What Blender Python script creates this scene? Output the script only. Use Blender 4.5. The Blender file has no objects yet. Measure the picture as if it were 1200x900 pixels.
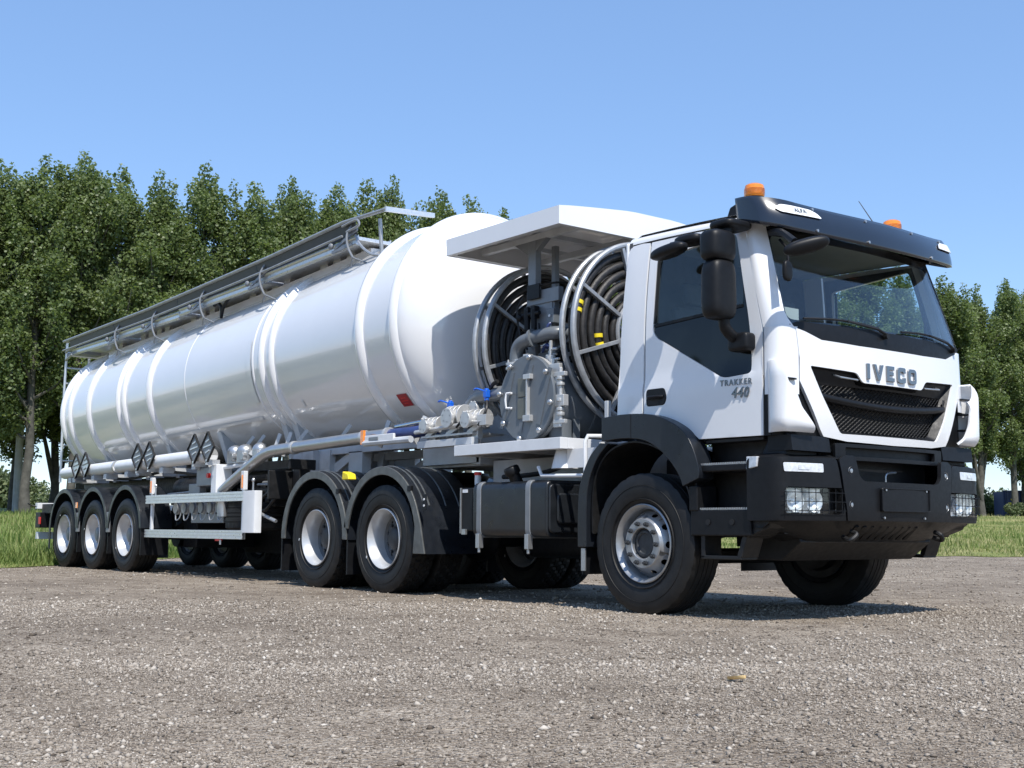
import bpy, bmesh, math, random
import numpy as np
from mathutils import Vector, Matrix
from mathutils.geometry import delaunay_2d_cdt
R_ = math.radians
PI = math.pi
random.seed(7)
rng = np.random.default_rng(7)
S = bpy.context.scene
C = S.collection

# ------------------------------------------------------------------ camera
CAM = Vector((6.972, -7.961, 0.630))
YAW, PITCH, ROLL, FPX = 2.47731, 0.117516, 0.0070854, 1453.94
d_ = Vector((math.cos(YAW) * math.cos(PITCH), math.sin(YAW) * math.cos(PITCH), math.sin(PITCH)))
r_ = d_.cross(Vector((0, 0, 1))).normalized()
u_ = r_.cross(d_)
rr = r_ * math.cos(ROLL) + u_ * math.sin(ROLL)
uu = -r_ * math.sin(ROLL) + u_ * math.cos(ROLL)
cd = bpy.data.cameras.new("camera")
cam = bpy.data.objects.new("camera", cd)
C.objects.link(cam)
m = Matrix.Identity(4)
for i in range(3):
    m[i][0], m[i][1], m[i][2], m[i][3] = rr[i], uu[i], -d_[i], CAM[i]
cam.matrix_world = m
cd.sensor_fit = 'HORIZONTAL'
cd.sensor_width = 36
cd.lens = FPX / 1200 * 36
cd.clip_start = 0.05
cd.clip_end = 5000
S.camera = cam
FWD = Vector((math.cos(YAW), math.sin(YAW), 0))
RGT = Vector((math.sin(YAW), -math.cos(YAW), 0))

# ------------------------------------------------------------------ light
SUN = Vector((0.62, -0.23, 1.0)).normalized()
w = bpy.data.worlds.new("World")
S.world = w
w.use_nodes = True
nt = w.node_tree
bg = nt.nodes['Background']
sky = nt.nodes.new('ShaderNodeTexSky')
sky.sky_type = 'NISHITA'
sky.sun_disc = False
sky.sun_elevation = math.asin(SUN.z)
sky.sun_rotation = math.atan2(SUN.x, SUN.y)
sky.air_density = 1.0
sky.dust_density = 0.1
sky.ozone_density = 3.2
bg.inputs['Strength'].default_value = 0.138
# a flat light blue mixed into the colour evens the sky out a little
mxs = nt.nodes.new('ShaderNodeMix')
mxs.data_type = 'RGBA'
mxs.inputs[0].default_value = 0.42
mxs.inputs[7].default_value = (1.25, 2.35, 4.6, 1)
nt.links.new(sky.outputs[0], mxs.inputs[6])
nt.links.new(mxs.outputs[2], bg.inputs['Color'])
sl = bpy.data.lights.new("sun", 'SUN')
sl.energy = 3.8
sl.angle = R_(0.53)
sl.color = (1.0, 0.955, 0.89)
so = bpy.data.objects.new("sun", sl)
C.objects.link(so)
so.rotation_euler = (-SUN).to_track_quat('-Z', 'Y').to_euler()
so.location = (20, -20, 30)
S.view_settings.view_transform = 'Standard'
S.view_settings.look = 'None'
S.view_settings.exposure = 0.57
S.view_settings.gamma = 1.0
S.cycles.max_bounces = 8
S.cycles.transparent_max_bounces = 12

# ------------------------------------------------------------------ materials
def mat(name, col, rough=0.5, metal=0.0, coat=0.0, var=0.0, vscale=6.0, bump=0.0, bscale=60.0, rvar=0.0, spec=0.5,
        col2=None, detail=4.0):
    mm = bpy.data.materials.new(name)
    mm.use_nodes = True
    n = mm.node_tree.nodes
    L = mm.node_tree.links
    b = n['Principled BSDF']
    b.inputs['Base Color'].default_value = (*col, 1)
    b.inputs['Roughness'].default_value = rough
    b.inputs['Metallic'].default_value = metal
    b.inputs['Specular IOR Level'].default_value = spec
    if coat:
        b.inputs['Coat Weight'].default_value = coat
        b.inputs['Coat Roughness'].default_value = 0.05
    tc = n.new('ShaderNodeTexCoord')
    if var or col2:
        nz = n.new('ShaderNodeTexNoise')
        nz.inputs['Scale'].default_value = vscale
        nz.inputs['Detail'].default_value = detail
        L.new(tc.outputs['Object'], nz.inputs['Vector'])
        cr = n.new('ShaderNodeValToRGB')
        cr.color_ramp.elements[0].position = 0.3
        cr.color_ramp.elements[1].position = 0.7
        a = tuple(c * (1 - var) for c in col)
        c2 = col2 if col2 else tuple(min(1, c * (1 + var)) for c in col)
        cr.color_ramp.elements[0].color = (*a, 1)
        cr.color_ramp.elements[1].color = (*c2, 1)
        L.new(nz.outputs['Fac'], cr.inputs['Fac'])
        L.new(cr.outputs['Color'], b.inputs['Base Color'])
    if rvar:
        nr = n.new('ShaderNodeTexNoise')
        nr.inputs['Scale'].default_value = vscale * 1.7
        nr.inputs['Detail'].default_value = 5
        L.new(tc.outputs['Object'], nr.inputs['Vector'])
        mr = n.new('ShaderNodeMapRange')
        mr.inputs['From Min'].default_value = 0.3
        mr.inputs['From Max'].default_value = 0.7
        mr.inputs['To Min'].default_value = max(0.02, rough - rvar)
        mr.inputs['To Max'].default_value = rough + rvar
        L.new(nr.outputs['Fac'], mr.inputs['Value'])
        L.new(mr.outputs['Result'], b.inputs['Roughness'])
    if bump:
        nb = n.new('ShaderNodeTexNoise')
        nb.inputs['Scale'].default_value = bscale
        nb.inputs['Detail'].default_value = 3
        L.new(tc.outputs['Object'], nb.inputs['Vector'])
        bp = n.new('ShaderNodeBump')
        bp.inputs['Strength'].default_value = bump
        bp.inputs['Distance'].default_value = 0.01
        L.new(nb.outputs['Fac'], bp.inputs['Height'])
        L.new(bp.outputs['Normal'], b.inputs['Normal'])
    return mm

WHITE = mat('white_cab_paint', (0.78, 0.785, 0.79), 0.32, coat=0.6, var=0.015, vscale=3, rvar=0.04)
TANKW = mat('white_tank_paint', (0.78, 0.785, 0.79), 0.16, coat=0.75, var=0.02, vscale=1.2, rvar=0.05, bump=0.02, bscale=5)
PLATW = mat('white_platform_paint', (0.70, 0.71, 0.72), 0.4, var=0.04, vscale=8, rvar=0.06)
CHAS = mat('grey_white_chassis_paint', (0.50, 0.52, 0.54), 0.45, var=0.12, vscale=6, rvar=0.1)
BLACK = mat('black_textured_plastic', (0.0075, 0.008, 0.0095), 0.46, var=0.2, vscale=20, bump=0.05, bscale=400, rvar=0.05, spec=0.26)
GLOSSB = mat('dark_blue_gloss_paint', (0.012, 0.017, 0.028), 0.22, coat=0.5, var=0.1, vscale=4)
DARK = mat('black_frame_paint', (0.006, 0.006, 0.0065), 0.55, var=0.3, vscale=12, rvar=0.1)
TANKB = mat('satin_black_fuel_tank_paint', (0.012, 0.014, 0.017), 0.33, var=0.25, vscale=7, rvar=0.08)
GREY = mat('grey_equipment_paint', (0.125, 0.14, 0.155), 0.42, coat=0.15, var=0.08, vscale=6, rvar=0.08)
STRUT = mat('grey_strut_paint', (0.21, 0.222, 0.235), 0.4, metal=0.2, var=0.1, vscale=9, rvar=0.1)
STEEL = mat('brushed_steel', (0.46, 0.47, 0.48), 0.36, metal=0.8, var=0.06, vscale=7, rvar=0.05)
GALV = mat('galvanised_steel', (0.38, 0.395, 0.41), 0.46, metal=0.55, var=0.14, vscale=14, rvar=0.10)
ALU = mat('anodised_aluminium', (0.72, 0.73, 0.74), 0.36, metal=0.7, var=0.06, vscale=20, rvar=0.1)
CAST = mat('cast_aluminium', (0.55, 0.55, 0.54), 0.42, metal=0.5, var=0.08, vscale=12, bump=0.08, bscale=60)
LETTER = mat('badge_chrome', (0.26, 0.265, 0.275), 0.18, metal=0.9)
RAILG = mat('dark_grey_rail_sheet', (0.045, 0.048, 0.052), 0.5, metal=0.0, var=0.1, vscale=9)
LAMPR = mat('bright_reflector', (0.85, 0.86, 0.88), 0.22, metal=0.35, coat=0.5)
CHROME = mat('chrome', (0.52, 0.53, 0.55), 0.10, metal=1.0)
RIMW = mat('silver_painted_rim', (0.52, 0.53, 0.54), 0.38, metal=0.35, coat=0.3, var=0.05, vscale=14)
RIMS = mat('silver_metallic_rim', (0.36, 0.37, 0.38), 0.36, metal=0.65, var=0.08, vscale=20, rvar=0.06)
HUB = mat('dark_hub_paint', (0.03, 0.033, 0.037), 0.5, var=0.3, vscale=20)
RUBBER = mat('tyre_rubber', (0.009, 0.009, 0.010), 0.55, var=0.25, vscale=9, bump=0.1, bscale=150, col2=(0.016, 0.0155, 0.015), spec=0.35)
HOSE = mat('ribbed_black_hose', (0.014, 0.0135, 0.013), 0.5, var=0.3, vscale=30, bump=0.3, bscale=110, col2=(0.030, 0.027, 0.025))
FENDER = mat('weathered_grey_fender', (0.085, 0.088, 0.085), 0.38, var=0.3, vscale=10, rvar=0.1)
FENDB = mat('black_fender_plastic', (0.010, 0.0125, 0.017), 0.34, var=0.2, vscale=10, rvar=0.08)
BLUE = mat('blue_valve_paint', (0.01, 0.12, 0.62), 0.35, coat=0.3)
BLUEH = mat('blue_hose_rubber', (0.03, 0.05, 0.16), 0.4, var=0.2, vscale=12)
YELL = mat('yellow_band', (0.85, 0.66, 0.02), 0.5, var=0.06, vscale=20)
RED = mat('red_label', (0.33, 0.012, 0.02), 0.45, var=0.2, vscale=40)
REDL = mat('red_plastic', (0.6, 0.02, 0.015), 0.4)
OLIVE = mat('olive_grey_plate', (0.13, 0.135, 0.115), 0.5, var=0.1, vscale=20)
ORANGE = mat('orange_lens', (0.85, 0.25, 0.015), 0.12, coat=1.0, var=0.15, vscale=30)
LENSW = mat('clear_indicator_lens', (0.62, 0.63, 0.65), 0.12, coat=1.0, var=0.2, vscale=30)
DECAL = mat('white_marker_panel', (0.8, 0.82, 0.84), 0.25)
INTD = mat('dark_grey_cab_interior', (0.075, 0.078, 0.083), 0.7, var=0.15, vscale=12)
INTG = mat('light_grey_headliner', (0.42, 0.44, 0.42), 0.8, var=0.06, vscale=8)
BARK = mat('poplar_bark', (0.085, 0.08, 0.068), 0.9, var=0.35, vscale=3, bump=0.8, bscale=12)
CONC = mat('pale_concrete', (0.42, 0.42, 0.40), 0.8, var=0.1, vscale=3)
CONTB = mat('dark_blue_container_paint', (0.012, 0.03, 0.10), 0.5, var=0.15, vscale=1.5)
LEAFY = mat('dry_yellow_leaf', (0.80, 0.58, 0.28), 0.7, var=0.15, vscale=40)

TANKW.node_tree.nodes['Principled BSDF'].inputs['Coat IOR'].default_value = 1.55
def glassmat(name, tint, ior=1.5, boost=1.0, rough=0.0):
    mm = bpy.data.materials.new(name)
    mm.use_nodes = True
    n = mm.node_tree.nodes
    L = mm.node_tree.links
    n.remove(n['Principled BSDF'])
    t = n.new('ShaderNodeBsdfTransparent')
    t.inputs['Color'].default_value = (*tint, 1)
    g = n.new('ShaderNodeBsdfGlossy')
    g.inputs['Roughness'].default_value = rough
    g.inputs['Color'].default_value = (1, 1, 1, 1)
    # Schlick reflectance from |N.I|, the same on both faces of the pane
    ge = n.new('ShaderNodeNewGeometry')
    dt = n.new('ShaderNodeVectorMath')
    dt.operation = 'DOT_PRODUCT'
    L.new(ge.outputs['Normal'], dt.inputs[0])
    L.new(ge.outputs['Incoming'], dt.inputs[1])
    def mth(op, a, b=None):
        k = n.new('ShaderNodeMath')
        k.operation = op
        for i, q in enumerate((a, b)):
            if q is None:
                continue
            if isinstance(q, (int, float)):
                k.inputs[i].default_value = q
            else:
                L.new(q, k.inputs[i])
        return k.outputs[0]
    ab = mth('ABSOLUTE', dt.outputs['Value'])
    f0 = ((ior - 1) / (ior + 1)) ** 2
    f = n.new('NodeReroute')
    L.new(mth('ADD', mth('MULTIPLY', mth('POWER', mth('SUBTRACT', 1.0, ab), 5.0), 1 - f0), f0), f.inputs[0])
    mx = n.new('ShaderNodeMixShader')
    L.new(f.outputs[0], mx.inputs[0])
    L.new(t.outputs[0], mx.inputs[1])
    L.new(g.outputs[0], mx.inputs[2])
    L.new(mx.outputs[0], n['Material Output'].inputs['Surface'])
    return mm
GLASS = glassmat('windscreen_glass', (0.93, 0.97, 0.97), 1.6)
GLASST = glassmat('tinted_side_glass', (0.84, 0.90, 0.90), 1.5)
LAMPG = glassmat('clear_lamp_glass', (0.95, 0.97, 0.97), 1.45)
PANELB = mat('glossy_black_glass_panel', (0.004, 0.006, 0.008), 0.06, coat=0.0, spec=0.4)

def attr_mat(name, c0, c1, c2, rough=0.85, transl=0.0, tcol=None, spec=0.4):
    """colour per piece from the 'tint' attribute"""
    mm = bpy.data.materials.new(name)
    mm.use_nodes = True
    n = mm.node_tree.nodes
    L = mm.node_tree.links
    b = n['Principled BSDF']
    b.inputs['Roughness'].default_value = rough
    b.inputs['Specular IOR Level'].default_value = spec
    at = n.new('ShaderNodeAttribute')
    at.attribute_name = 'tint'
    cr = n.new('ShaderNodeValToRGB')
    cr.color_ramp.elements[0].color = (*c0, 1)
    cr.color_ramp.elements[1].color = (*c2, 1)
    e = cr.color_ramp.elements.new(0.5)
    e.color = (*c1, 1)
    L.new(at.outputs['Fac'], cr.inputs['Fac'])
    L.new(cr.outputs['Color'], b.inputs['Base Color'])
    if transl:
        tr = n.new('ShaderNodeBsdfTranslucent')
        tr.inputs['Color'].default_value = (*tcol, 1)
        mx = n.new('ShaderNodeMixShader')
        mx.inputs[0].default_value = transl
        L.new(b.outputs[0], mx.inputs[1])
        L.new(tr.outputs[0], mx.inputs[2])
        L.new(mx.outputs[0], n['Material Output'].inputs['Surface'])
    return mm

# ------------------------------------------------------------------ mesh helpers
WPOS = {}
def V(*a):
    return Vector(a)

class MB:
    def __init__(s):
        s.v = []
        s.f = []
    def add(s, vs, fs):
        o = len(s.v)
        s.v += [tuple(a) for a in vs]
        s.f += [tuple(i + o for i in f) for f in fs]
        return s
    def box(s, x0, x1, y0, y1, z0, z1):
        x0, x1 = min(x0, x1), max(x0, x1)
        y0, y1 = min(y0, y1), max(y0, y1)
        z0, z1 = min(z0, z1), max(z0, z1)
        return s.add([(x0, y0, z0), (x1, y0, z0), (x1, y1, z0), (x0, y1, z0), (x0, y0, z1), (x1, y0, z1), (x1, y1, z1), (x0, y1, z1)],
                     [(0, 3, 2, 1), (4, 5, 6, 7), (0, 1, 5, 4), (1, 2, 6, 5), (2, 3, 7, 6), (3, 0, 4, 7)])
    def beam(s, p, q, wd, ht, up=(0, 0, 1)):
        p, q = Vector(p), Vector(q)
        d = (q - p).normalized()
        up = Vector(up)
        sx = d.cross(up)
        if sx.length < 1e-4:
            sx = d.cross(Vector((1, 0, 0)))
        sx.normalize()
        up = sx.cross(d)
        a, b = sx * wd / 2, up * ht / 2
        vs = [p - a - b, p + a - b, p + a + b, p - a + b, q - a - b, q + a - b, q + a + b, q - a + b]
        return s.add(vs, [(0, 1, 2, 3), (7, 6, 5, 4), (0, 4, 5, 1), (1, 5, 6, 2), (2, 6, 7, 3), (3, 7, 4, 0)])
    def prism(s, pts, vec):
        """closed 3-D polygon swept along vec"""
        vec = Vector(vec)
        pts = [Vector(a) for a in pts]
        n = len(pts)
        nr = Vector((0, 0, 0))
        for i in range(n):
            nr += pts[i].cross(pts[(i + 1) % n])
        if nr.dot(vec) > 0:
            pts = pts[::-1]
        vs = pts + [a + vec for a in pts]
        fs = [tuple(range(n)), tuple(range(2 * n - 1, n - 1, -1))]
        for i in range(n):
            j = (i + 1) % n
            fs.append((j, i, i + n, j + n))
        return s.add(vs, fs)
    def tube(s, pts, r, n=10, closed=False, cap=True):
        pts = [Vector(a) for a in pts]
        m = len(pts)
        rs = r if isinstance(r, (list, tuple)) else [r] * m
        tg = []
        for i in range(m):
            if closed:
                t = pts[(i + 1) % m] - pts[i - 1]
            else:
                t = pts[min(i + 1, m - 1)] - pts[max(i - 1, 0)]
            tg.append(t.normalized())
        a = tg[0].cross(Vector((0, 0, 1)))
        if a.length < 0.05:
            a = tg[0].cross(Vector((1, 0, 0)))
        a.normalize()
        vs = []
        for i in range(m):
            a = (a - tg[i] * a.dot(tg[i]))
            a.normalize()
            b = tg[i].cross(a)
            for k in range(n):
                th = 2 * PI * k / n
                vs.append(pts[i] + (a * math.cos(th) + b * math.sin(th)) * rs[i])
        fs = []
        for i in range(m if closed else m - 1):
            j = (i + 1) % m
            for k in range(n):
                l = (k + 1) % n
                fs.append((i * n + k, i * n + l, j * n + l, j * n + k))
        if not closed and cap:
            fs.append(tuple(range(n - 1, -1, -1)))
            fs.append(tuple((m - 1) * n + k for k in range(n)))
        return s.add(vs, fs)
    def cyl(s, p, q, r, n=20, r2=None):
        return s.tube([p, q], [r, r if r2 is None else r2], n)
    def lathe(s, prof, c, axis, n=48, closed=False, mod=None):
        """prof: (radius, offset along axis)"""
        c = Vector(c)
        ax = Vector(axis).normalized()
        a = ax.cross(Vector((0, 0, 1)))
        if a.length < 0.05:
            a = Vector((1, 0, 0))
        a.normalize()
        b = ax.cross(a)
        vs = []
        for k in range(n):
            th = 2 * PI * k / n
            dr = a * math.cos(th) + b * math.sin(th)
            for i, (rad, h) in enumerate(prof):
                if mod:
                    rad = mod(i, k, rad)
                vs.append(c + dr * rad + ax * h)
        m = len(prof)
        fs = []
        for k in range(n):
            l = (k + 1) % n
            for i in range(m if closed else m - 1):
                j = (i + 1) % m
                fs.append((k * m + i, k * m + j, l * m + j, l * m + i))
        return s.add(vs, fs)
    def grid(s, fn, nu, nv, flip=False):
        vs = [fn(i / nu, j / nv) for i in range(nu + 1) for j in range(nv + 1)]
        fs = []
        for i in range(nu):
            for j in range(nv):
                a = i * (nv + 1) + j
                q = (a, a + nv + 1, a + nv + 2, a + 1)
                fs.append(q[::-1] if flip else q)
        return s.add(vs, fs)
    def ball(s, c, rx, ry, rz, n=12, m=8):
        c = Vector(c)
        return s.grid(lambda u, v: c + Vector((rx * math.cos(2 * PI * u) * math.sin(PI * v), ry * math.sin(2 * PI * u) * math.sin(PI * v), rz * math.cos(PI * v))), n, m)
    def builds(s, name, mt, parent=None, **k):
        """every loose island becomes an object of its own (same name)"""
        par = list(range(len(s.v)))
        def fd(a):
            while par[a] != a:
                par[a] = par[par[a]]
                a = par[a]
            return a
        for f in s.f:
            for i in f[1:]:
                par[fd(i)] = fd(f[0])
        gr_ = {}
        for f in s.f:
            gr_.setdefault(fd(f[0]), []).append(f)
        last = None
        for fs in gr_.values():
            ids = sorted({i for f in fs for i in f})
            mp = {a: b for b, a in enumerate(ids)}
            m_ = MB()
            m_.v = [s.v[i] for i in ids]
            m_.f = [tuple(mp[i] for i in f) for f in fs]
            last = m_.build(name, mt, parent, **k)
        return last
    def build(s, name, mt, parent=None, bevel=0.0, sharp=35, seg=2, weld=True, fixn=True):
        me = bpy.data.meshes.new(name)
        vs = np.array(s.v, dtype=float)
        c = (vs.min(0) + vs.max(0)) / 2
        me.from_pydata((vs - c).tolist(), [], s.f)
        me.update()
        if fixn or weld:
            bm = bmesh.new()
            bm.from_mesh(me)
            if weld:
                bmesh.ops.remove_doubles(bm, verts=bm.verts, dist=1e-5)
            if fixn:
                bmesh.ops.recalc_face_normals(bm, faces=bm.faces)
            bm.to_mesh(me)
            bm.free()
        me.materials.append(mt)
        me.shade_smooth()
        me.set_sharp_from_angle(angle=R_(sharp))
        o = bpy.data.objects.new(name, me)
        C.objects.link(o)
        if bevel:
            b = o.modifiers.new('bevel', 'BEVEL')
            b.width = bevel
            b.segments = seg
            b.limit_method = 'ANGLE'
            b.angle_limit = R_(40)
            b.harden_normals = True
        pw = Vector((0, 0, 0))
        if parent is not None:
            pw = WPOS[parent.name]
            o.parent = parent
        o.location = Vector(c) - pw
        WPOS[o.name] = Vector(c)
        return o

def empty(name, loc, parent=None):
    o = bpy.data.objects.new(name, None)
    C.objects.link(o)
    o.empty_display_size = 0.2
    pw = Vector((0, 0, 0))
    if parent is not None:
        o.parent = parent
        pw = WPOS[parent.name]
    o.location = Vector(loc) - pw
    WPOS[o.name] = Vector(loc)
    return o

def tag(o, label=None, cat=None, group=None, kind=None):
    if label:
        o['label'] = label
    if cat:
        o['category'] = cat
    if group:
        o['group'] = group
    if kind:
        o['kind'] = kind
    return o

def copy_tree(o, parent=None, loc=None):
    c = o.copy()
    C.objects.link(c)
    c.parent = parent
    pw = WPOS[parent.name] if parent is not None else Vector((0, 0, 0))
    if loc is not None:
        c.location = Vector(loc) - pw
        WPOS[c.name] = Vector(loc)
    for ch in list(o.children):
        g = ch.copy()
        C.objects.link(g)
        g.parent = c
        for h in list(ch.children):
            k = h.copy()
            C.objects.link(k)
            k.parent = g
    return c

def in_poly(x, y, P):
    c = False
    j = len(P) - 1
    for i in range(len(P)):
        xi, yi = P[i]
        xj, yj = P[j]
        if (yi > y) != (yj > y) and x < (xj - xi) * (y - yi) / (yj - yi) + xi:
            c = not c
        j = i
    return c

def rnd_poly(P, r, n=4):
    """round the corners of a polygon; r a number or one per corner"""
    out = []
    m = len(P)
    for i in range(m):
        p0, p1, p2 = Vector(P[i - 1]), Vector(P[i]), Vector(P[(i + 1) % m])
        ri = r[i] if isinstance(r, (list, tuple)) else r
        a, b = p0 - p1, p2 - p1
        k = min(ri, a.length * 0.48, b.length * 0.48)
        if k < 1e-4:
            out.append(tuple(p1))
            continue
        A, B = p1 + a.normalized() * k, p1 + b.normalized() * k
        for j in range(n + 1):
            t = j / n
            q = A * (1 - t) ** 2 + p1 * 2 * t * (1 - t) + B * t * t
            out.append(tuple(q))
    return out

def panel(mb, outer, holes, fn, step, thick, side=1.0, edge=0.004):
    """flat pattern (u,v) mapped on a surface by fn, with thickness behind it and a small rounded edge"""
    loops = [outer] + list(holes)
    pts, edges = [], []
    lp_idx = []
    for lp in loops:
        q = []
        for i in range(len(lp)):
            a, b = Vector(lp[i]), Vector(lp[(i + 1) % len(lp)])
            k = max(1, int((b - a).length / step))
            for j in range(k):
                q.append(a.lerp(b, j / k))
        o = len(pts)
        pts += q
        edges += [(o + i, o + (i + 1) % len(q)) for i in range(len(q))]
    nb = len(pts)
    xs = [p[0] for p in outer]
    ys = [p[1] for p in outer]
    bnd = [tuple(p) for p in pts]
    ba = np.array(bnd)
    x = min(xs) + step * 0.5
    while x < max(xs):
        y = min(ys) + step * 0.5
        while y < max(ys):
            if in_poly(x, y, outer) and not any(in_poly(x, y, h) for h in holes):
                if np.min((ba[:, 0] - x) ** 2 + (ba[:, 1] - y) ** 2) > (step * 0.35) ** 2:
                    pts.append(Vector((x, y)))
            y += step
        x += step
    rv, re, rf, ov, oe, of = delaunay_2d_cdt([Vector((p[0], p[1])) for p in pts], edges, [], 0, 1e-6)
    tris = []
    for f in rf:
        cx = sum(rv[i][0] for i in f) / len(f)
        cy = sum(rv[i][1] for i in f) / len(f)
        if in_poly(cx, cy, outer) and not any(in_poly(cx, cy, h) for h in holes):
            tris.append(tuple(f))
    e = 1e-3
    P3, N3 = [], []
    for a in rv:
        p = Vector(fn(a[0], a[1]))
        du = Vector(fn(a[0] + e, a[1])) - Vector(fn(a[0] - e, a[1]))
        dv = Vector(fn(a[0], a[1] + e)) - Vector(fn(a[0], a[1] - e))
        n = du.cross(dv).normalized() * side
        P3.append(p)
        N3.append(n)
    cnt = {}
    for f in tris:
        for i in range(3):
            k = (f[i], f[(i + 1) % 3])
            cnt[k] = 1
    bedges = [k for k in cnt if (k[1], k[0]) not in cnt]
    n = len(rv)
    vs = list(P3) + [P3[i] - N3[i] * thick for i in range(n)]
    fs = [f if side > 0 else f[::-1] for f in tris] + [tuple(i + n for i in (f[::-1] if side > 0 else f)) for f in tris]
    for a, b in bedges:
        q = (b, a, a + n, b + n)
        fs.append(q if side > 0 else q[::-1])
    return mb.add(vs, fs)

def arc(cx, cz, r, a0, a1, n):
    return [(cx + r * math.cos(R_(a0 + (a1 - a0) * i / n)), cz + r * math.sin(R_(a0 + (a1 - a0) * i / n))) for i in range(n + 1)]

def smooth_path(P, n=6):
    """Catmull-Rom through points"""
    P = [Vector(p) for p in P]
    out = []
    for i in range(len(P) - 1):
        a = P[max(i - 1, 0)]
        b, c = P[i], P[i + 1]
        d = P[min(i + 2, len(P) - 1)]
        for k in range(n):
            t = k / n
            out.append(0.5 * ((2 * b) + (c - a) * t + (2 * a - 5 * b + 4 * c - d) * t * t + (-a + 3 * b - 3 * c + d) * t ** 3))
    out.append(P[-1])
    return out

def text_mesh(mb, txt, size, fn, offset=0.0, depth=0.003, sx=1.0, shear=0.0, spacing=1.0, align='LEFT'):
    cu = bpy.data.curves.new('t', 'FONT')
    cu.body = txt
    cu.size = size
    cu.offset = offset
    cu.extrude = depth
    cu.shear = shear
    cu.space_character = spacing
    cu.align_x = align
    cu.resolution_u = 3
    ob = bpy.data.objects.new('t', cu)
    C.objects.link(ob)
    dg = bpy.context.evaluated_depsgraph_get()
    dg.update()
    me = ob.evaluated_get(dg).to_mesh()
    vs = [fn(v.co.x * sx, v.co.y, v.co.z) for v in me.vertices]
    fs = [tuple(p.vertices) for p in me.polygons]
    ob.evaluated_get(dg).to_mesh_clear()
    bpy.data.objects.remove(ob)
    bpy.data.curves.remove(cu)
    return mb.add(vs, fs)

def fast_mesh(name, verts, faces, mt, tint=None, parent=None, smooth=False):
    """verts (n,3) float, faces (m,k) int"""
    me = bpy.data.meshes.new(name)
    nv, nf, k = len(verts), len(faces), faces.shape[1]
    me.vertices.add(nv)
    me.vertices.foreach_set('co', np.asarray(verts, dtype=np.float32).ravel())
    me.loops.add(nf * k)
    me.loops.foreach_set('vertex_index', np.asarray(faces, dtype=np.int32).ravel())
    me.polygons.add(nf)
    me.polygons.foreach_set('loop_start', np.arange(0, nf * k, k, dtype=np.int32))
    me.polygons.foreach_set('loop_total', np.full(nf, k, dtype=np.int32))
    me.update(calc_edges=True)
    if tint is not None:
        at = me.attributes.new('tint', 'FLOAT', 'POINT')
        at.data.foreach_set('value', np.asarray(tint, dtype=np.float32))
    if smooth:
        me.shade_smooth()
    me.materials.append(mt)
    me.validate()
    return me

def link(name, me, parent=None):
    o = bpy.data.objects.new(name, me)
    C.objects.link(o)
    o.parent = parent
    return o

# ------------------------------------------------------------------ ground
def smst(a, b, x):
    t = np.clip((x - a) / (b - a), 0, 1)
    return t * t * (3 - 2 * t)
def dep_lat(x, y):
    dx, dy = x - CAM.x, y - CAM.y
    return dx * FWD.x + dy * FWD.y, dx * RGT.x + dy * RGT.y
def ground_z(x, y):
    x = np.asarray(x, float)
    y = np.asarray(y, float)
    dp, lt = dep_lat(x, y)
    rise = smst(24, 100, dp) * 2.0
    und = 0.012 * np.sin(x * 0.9 + 1.3) * np.sin(y * 0.7 + x * 0.2) * smst(1.9, 4.0, np.abs(y)) + 0.08 * np.sin(x * 0.11) * np.sin(y * 0.13 + 1) * smst(20, 60, np.hypot(x, y))
    return rise + und
def edge_noise(lt):
    return 0.5 * np.sin(lt * 0.9 + 0.6) + 0.3 * np.sin(lt * 2.3 + 1.0) + 0.18 * np.sin(lt * 5.1)
def grass_edge(lt):
    lt = np.asarray(lt, float)
    return 18.7 + smst(-7.9, -6.6, lt) * 8.6 + np.maximum(lt + 7, -3) * 0.24 + edge_noise(lt) * (0.45 + 0.55 * smst(-7, -5, lt))

def ground_sheet(name, mt, axes_x, axes_y, dz=0.0):
    xs, ys = np.meshgrid(axes_x, axes_y, indexing='ij')
    zs = ground_z(xs, ys) + dz
    vs = np.stack([xs.ravel(), ys.ravel(), zs.ravel()], 1)
    nx, ny = len(axes_x), len(axes_y)
    idx = np.arange(nx * ny).reshape(nx, ny)
    f = np.stack([idx[:-1, :-1].ravel(), idx[1:, :-1].ravel(), idx[1:, 1:].ravel(), idx[:-1, 1:].ravel()], 1)
    me = fast_mesh(name, vs, f, mt, smooth=True)
    return link(name, me)

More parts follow.
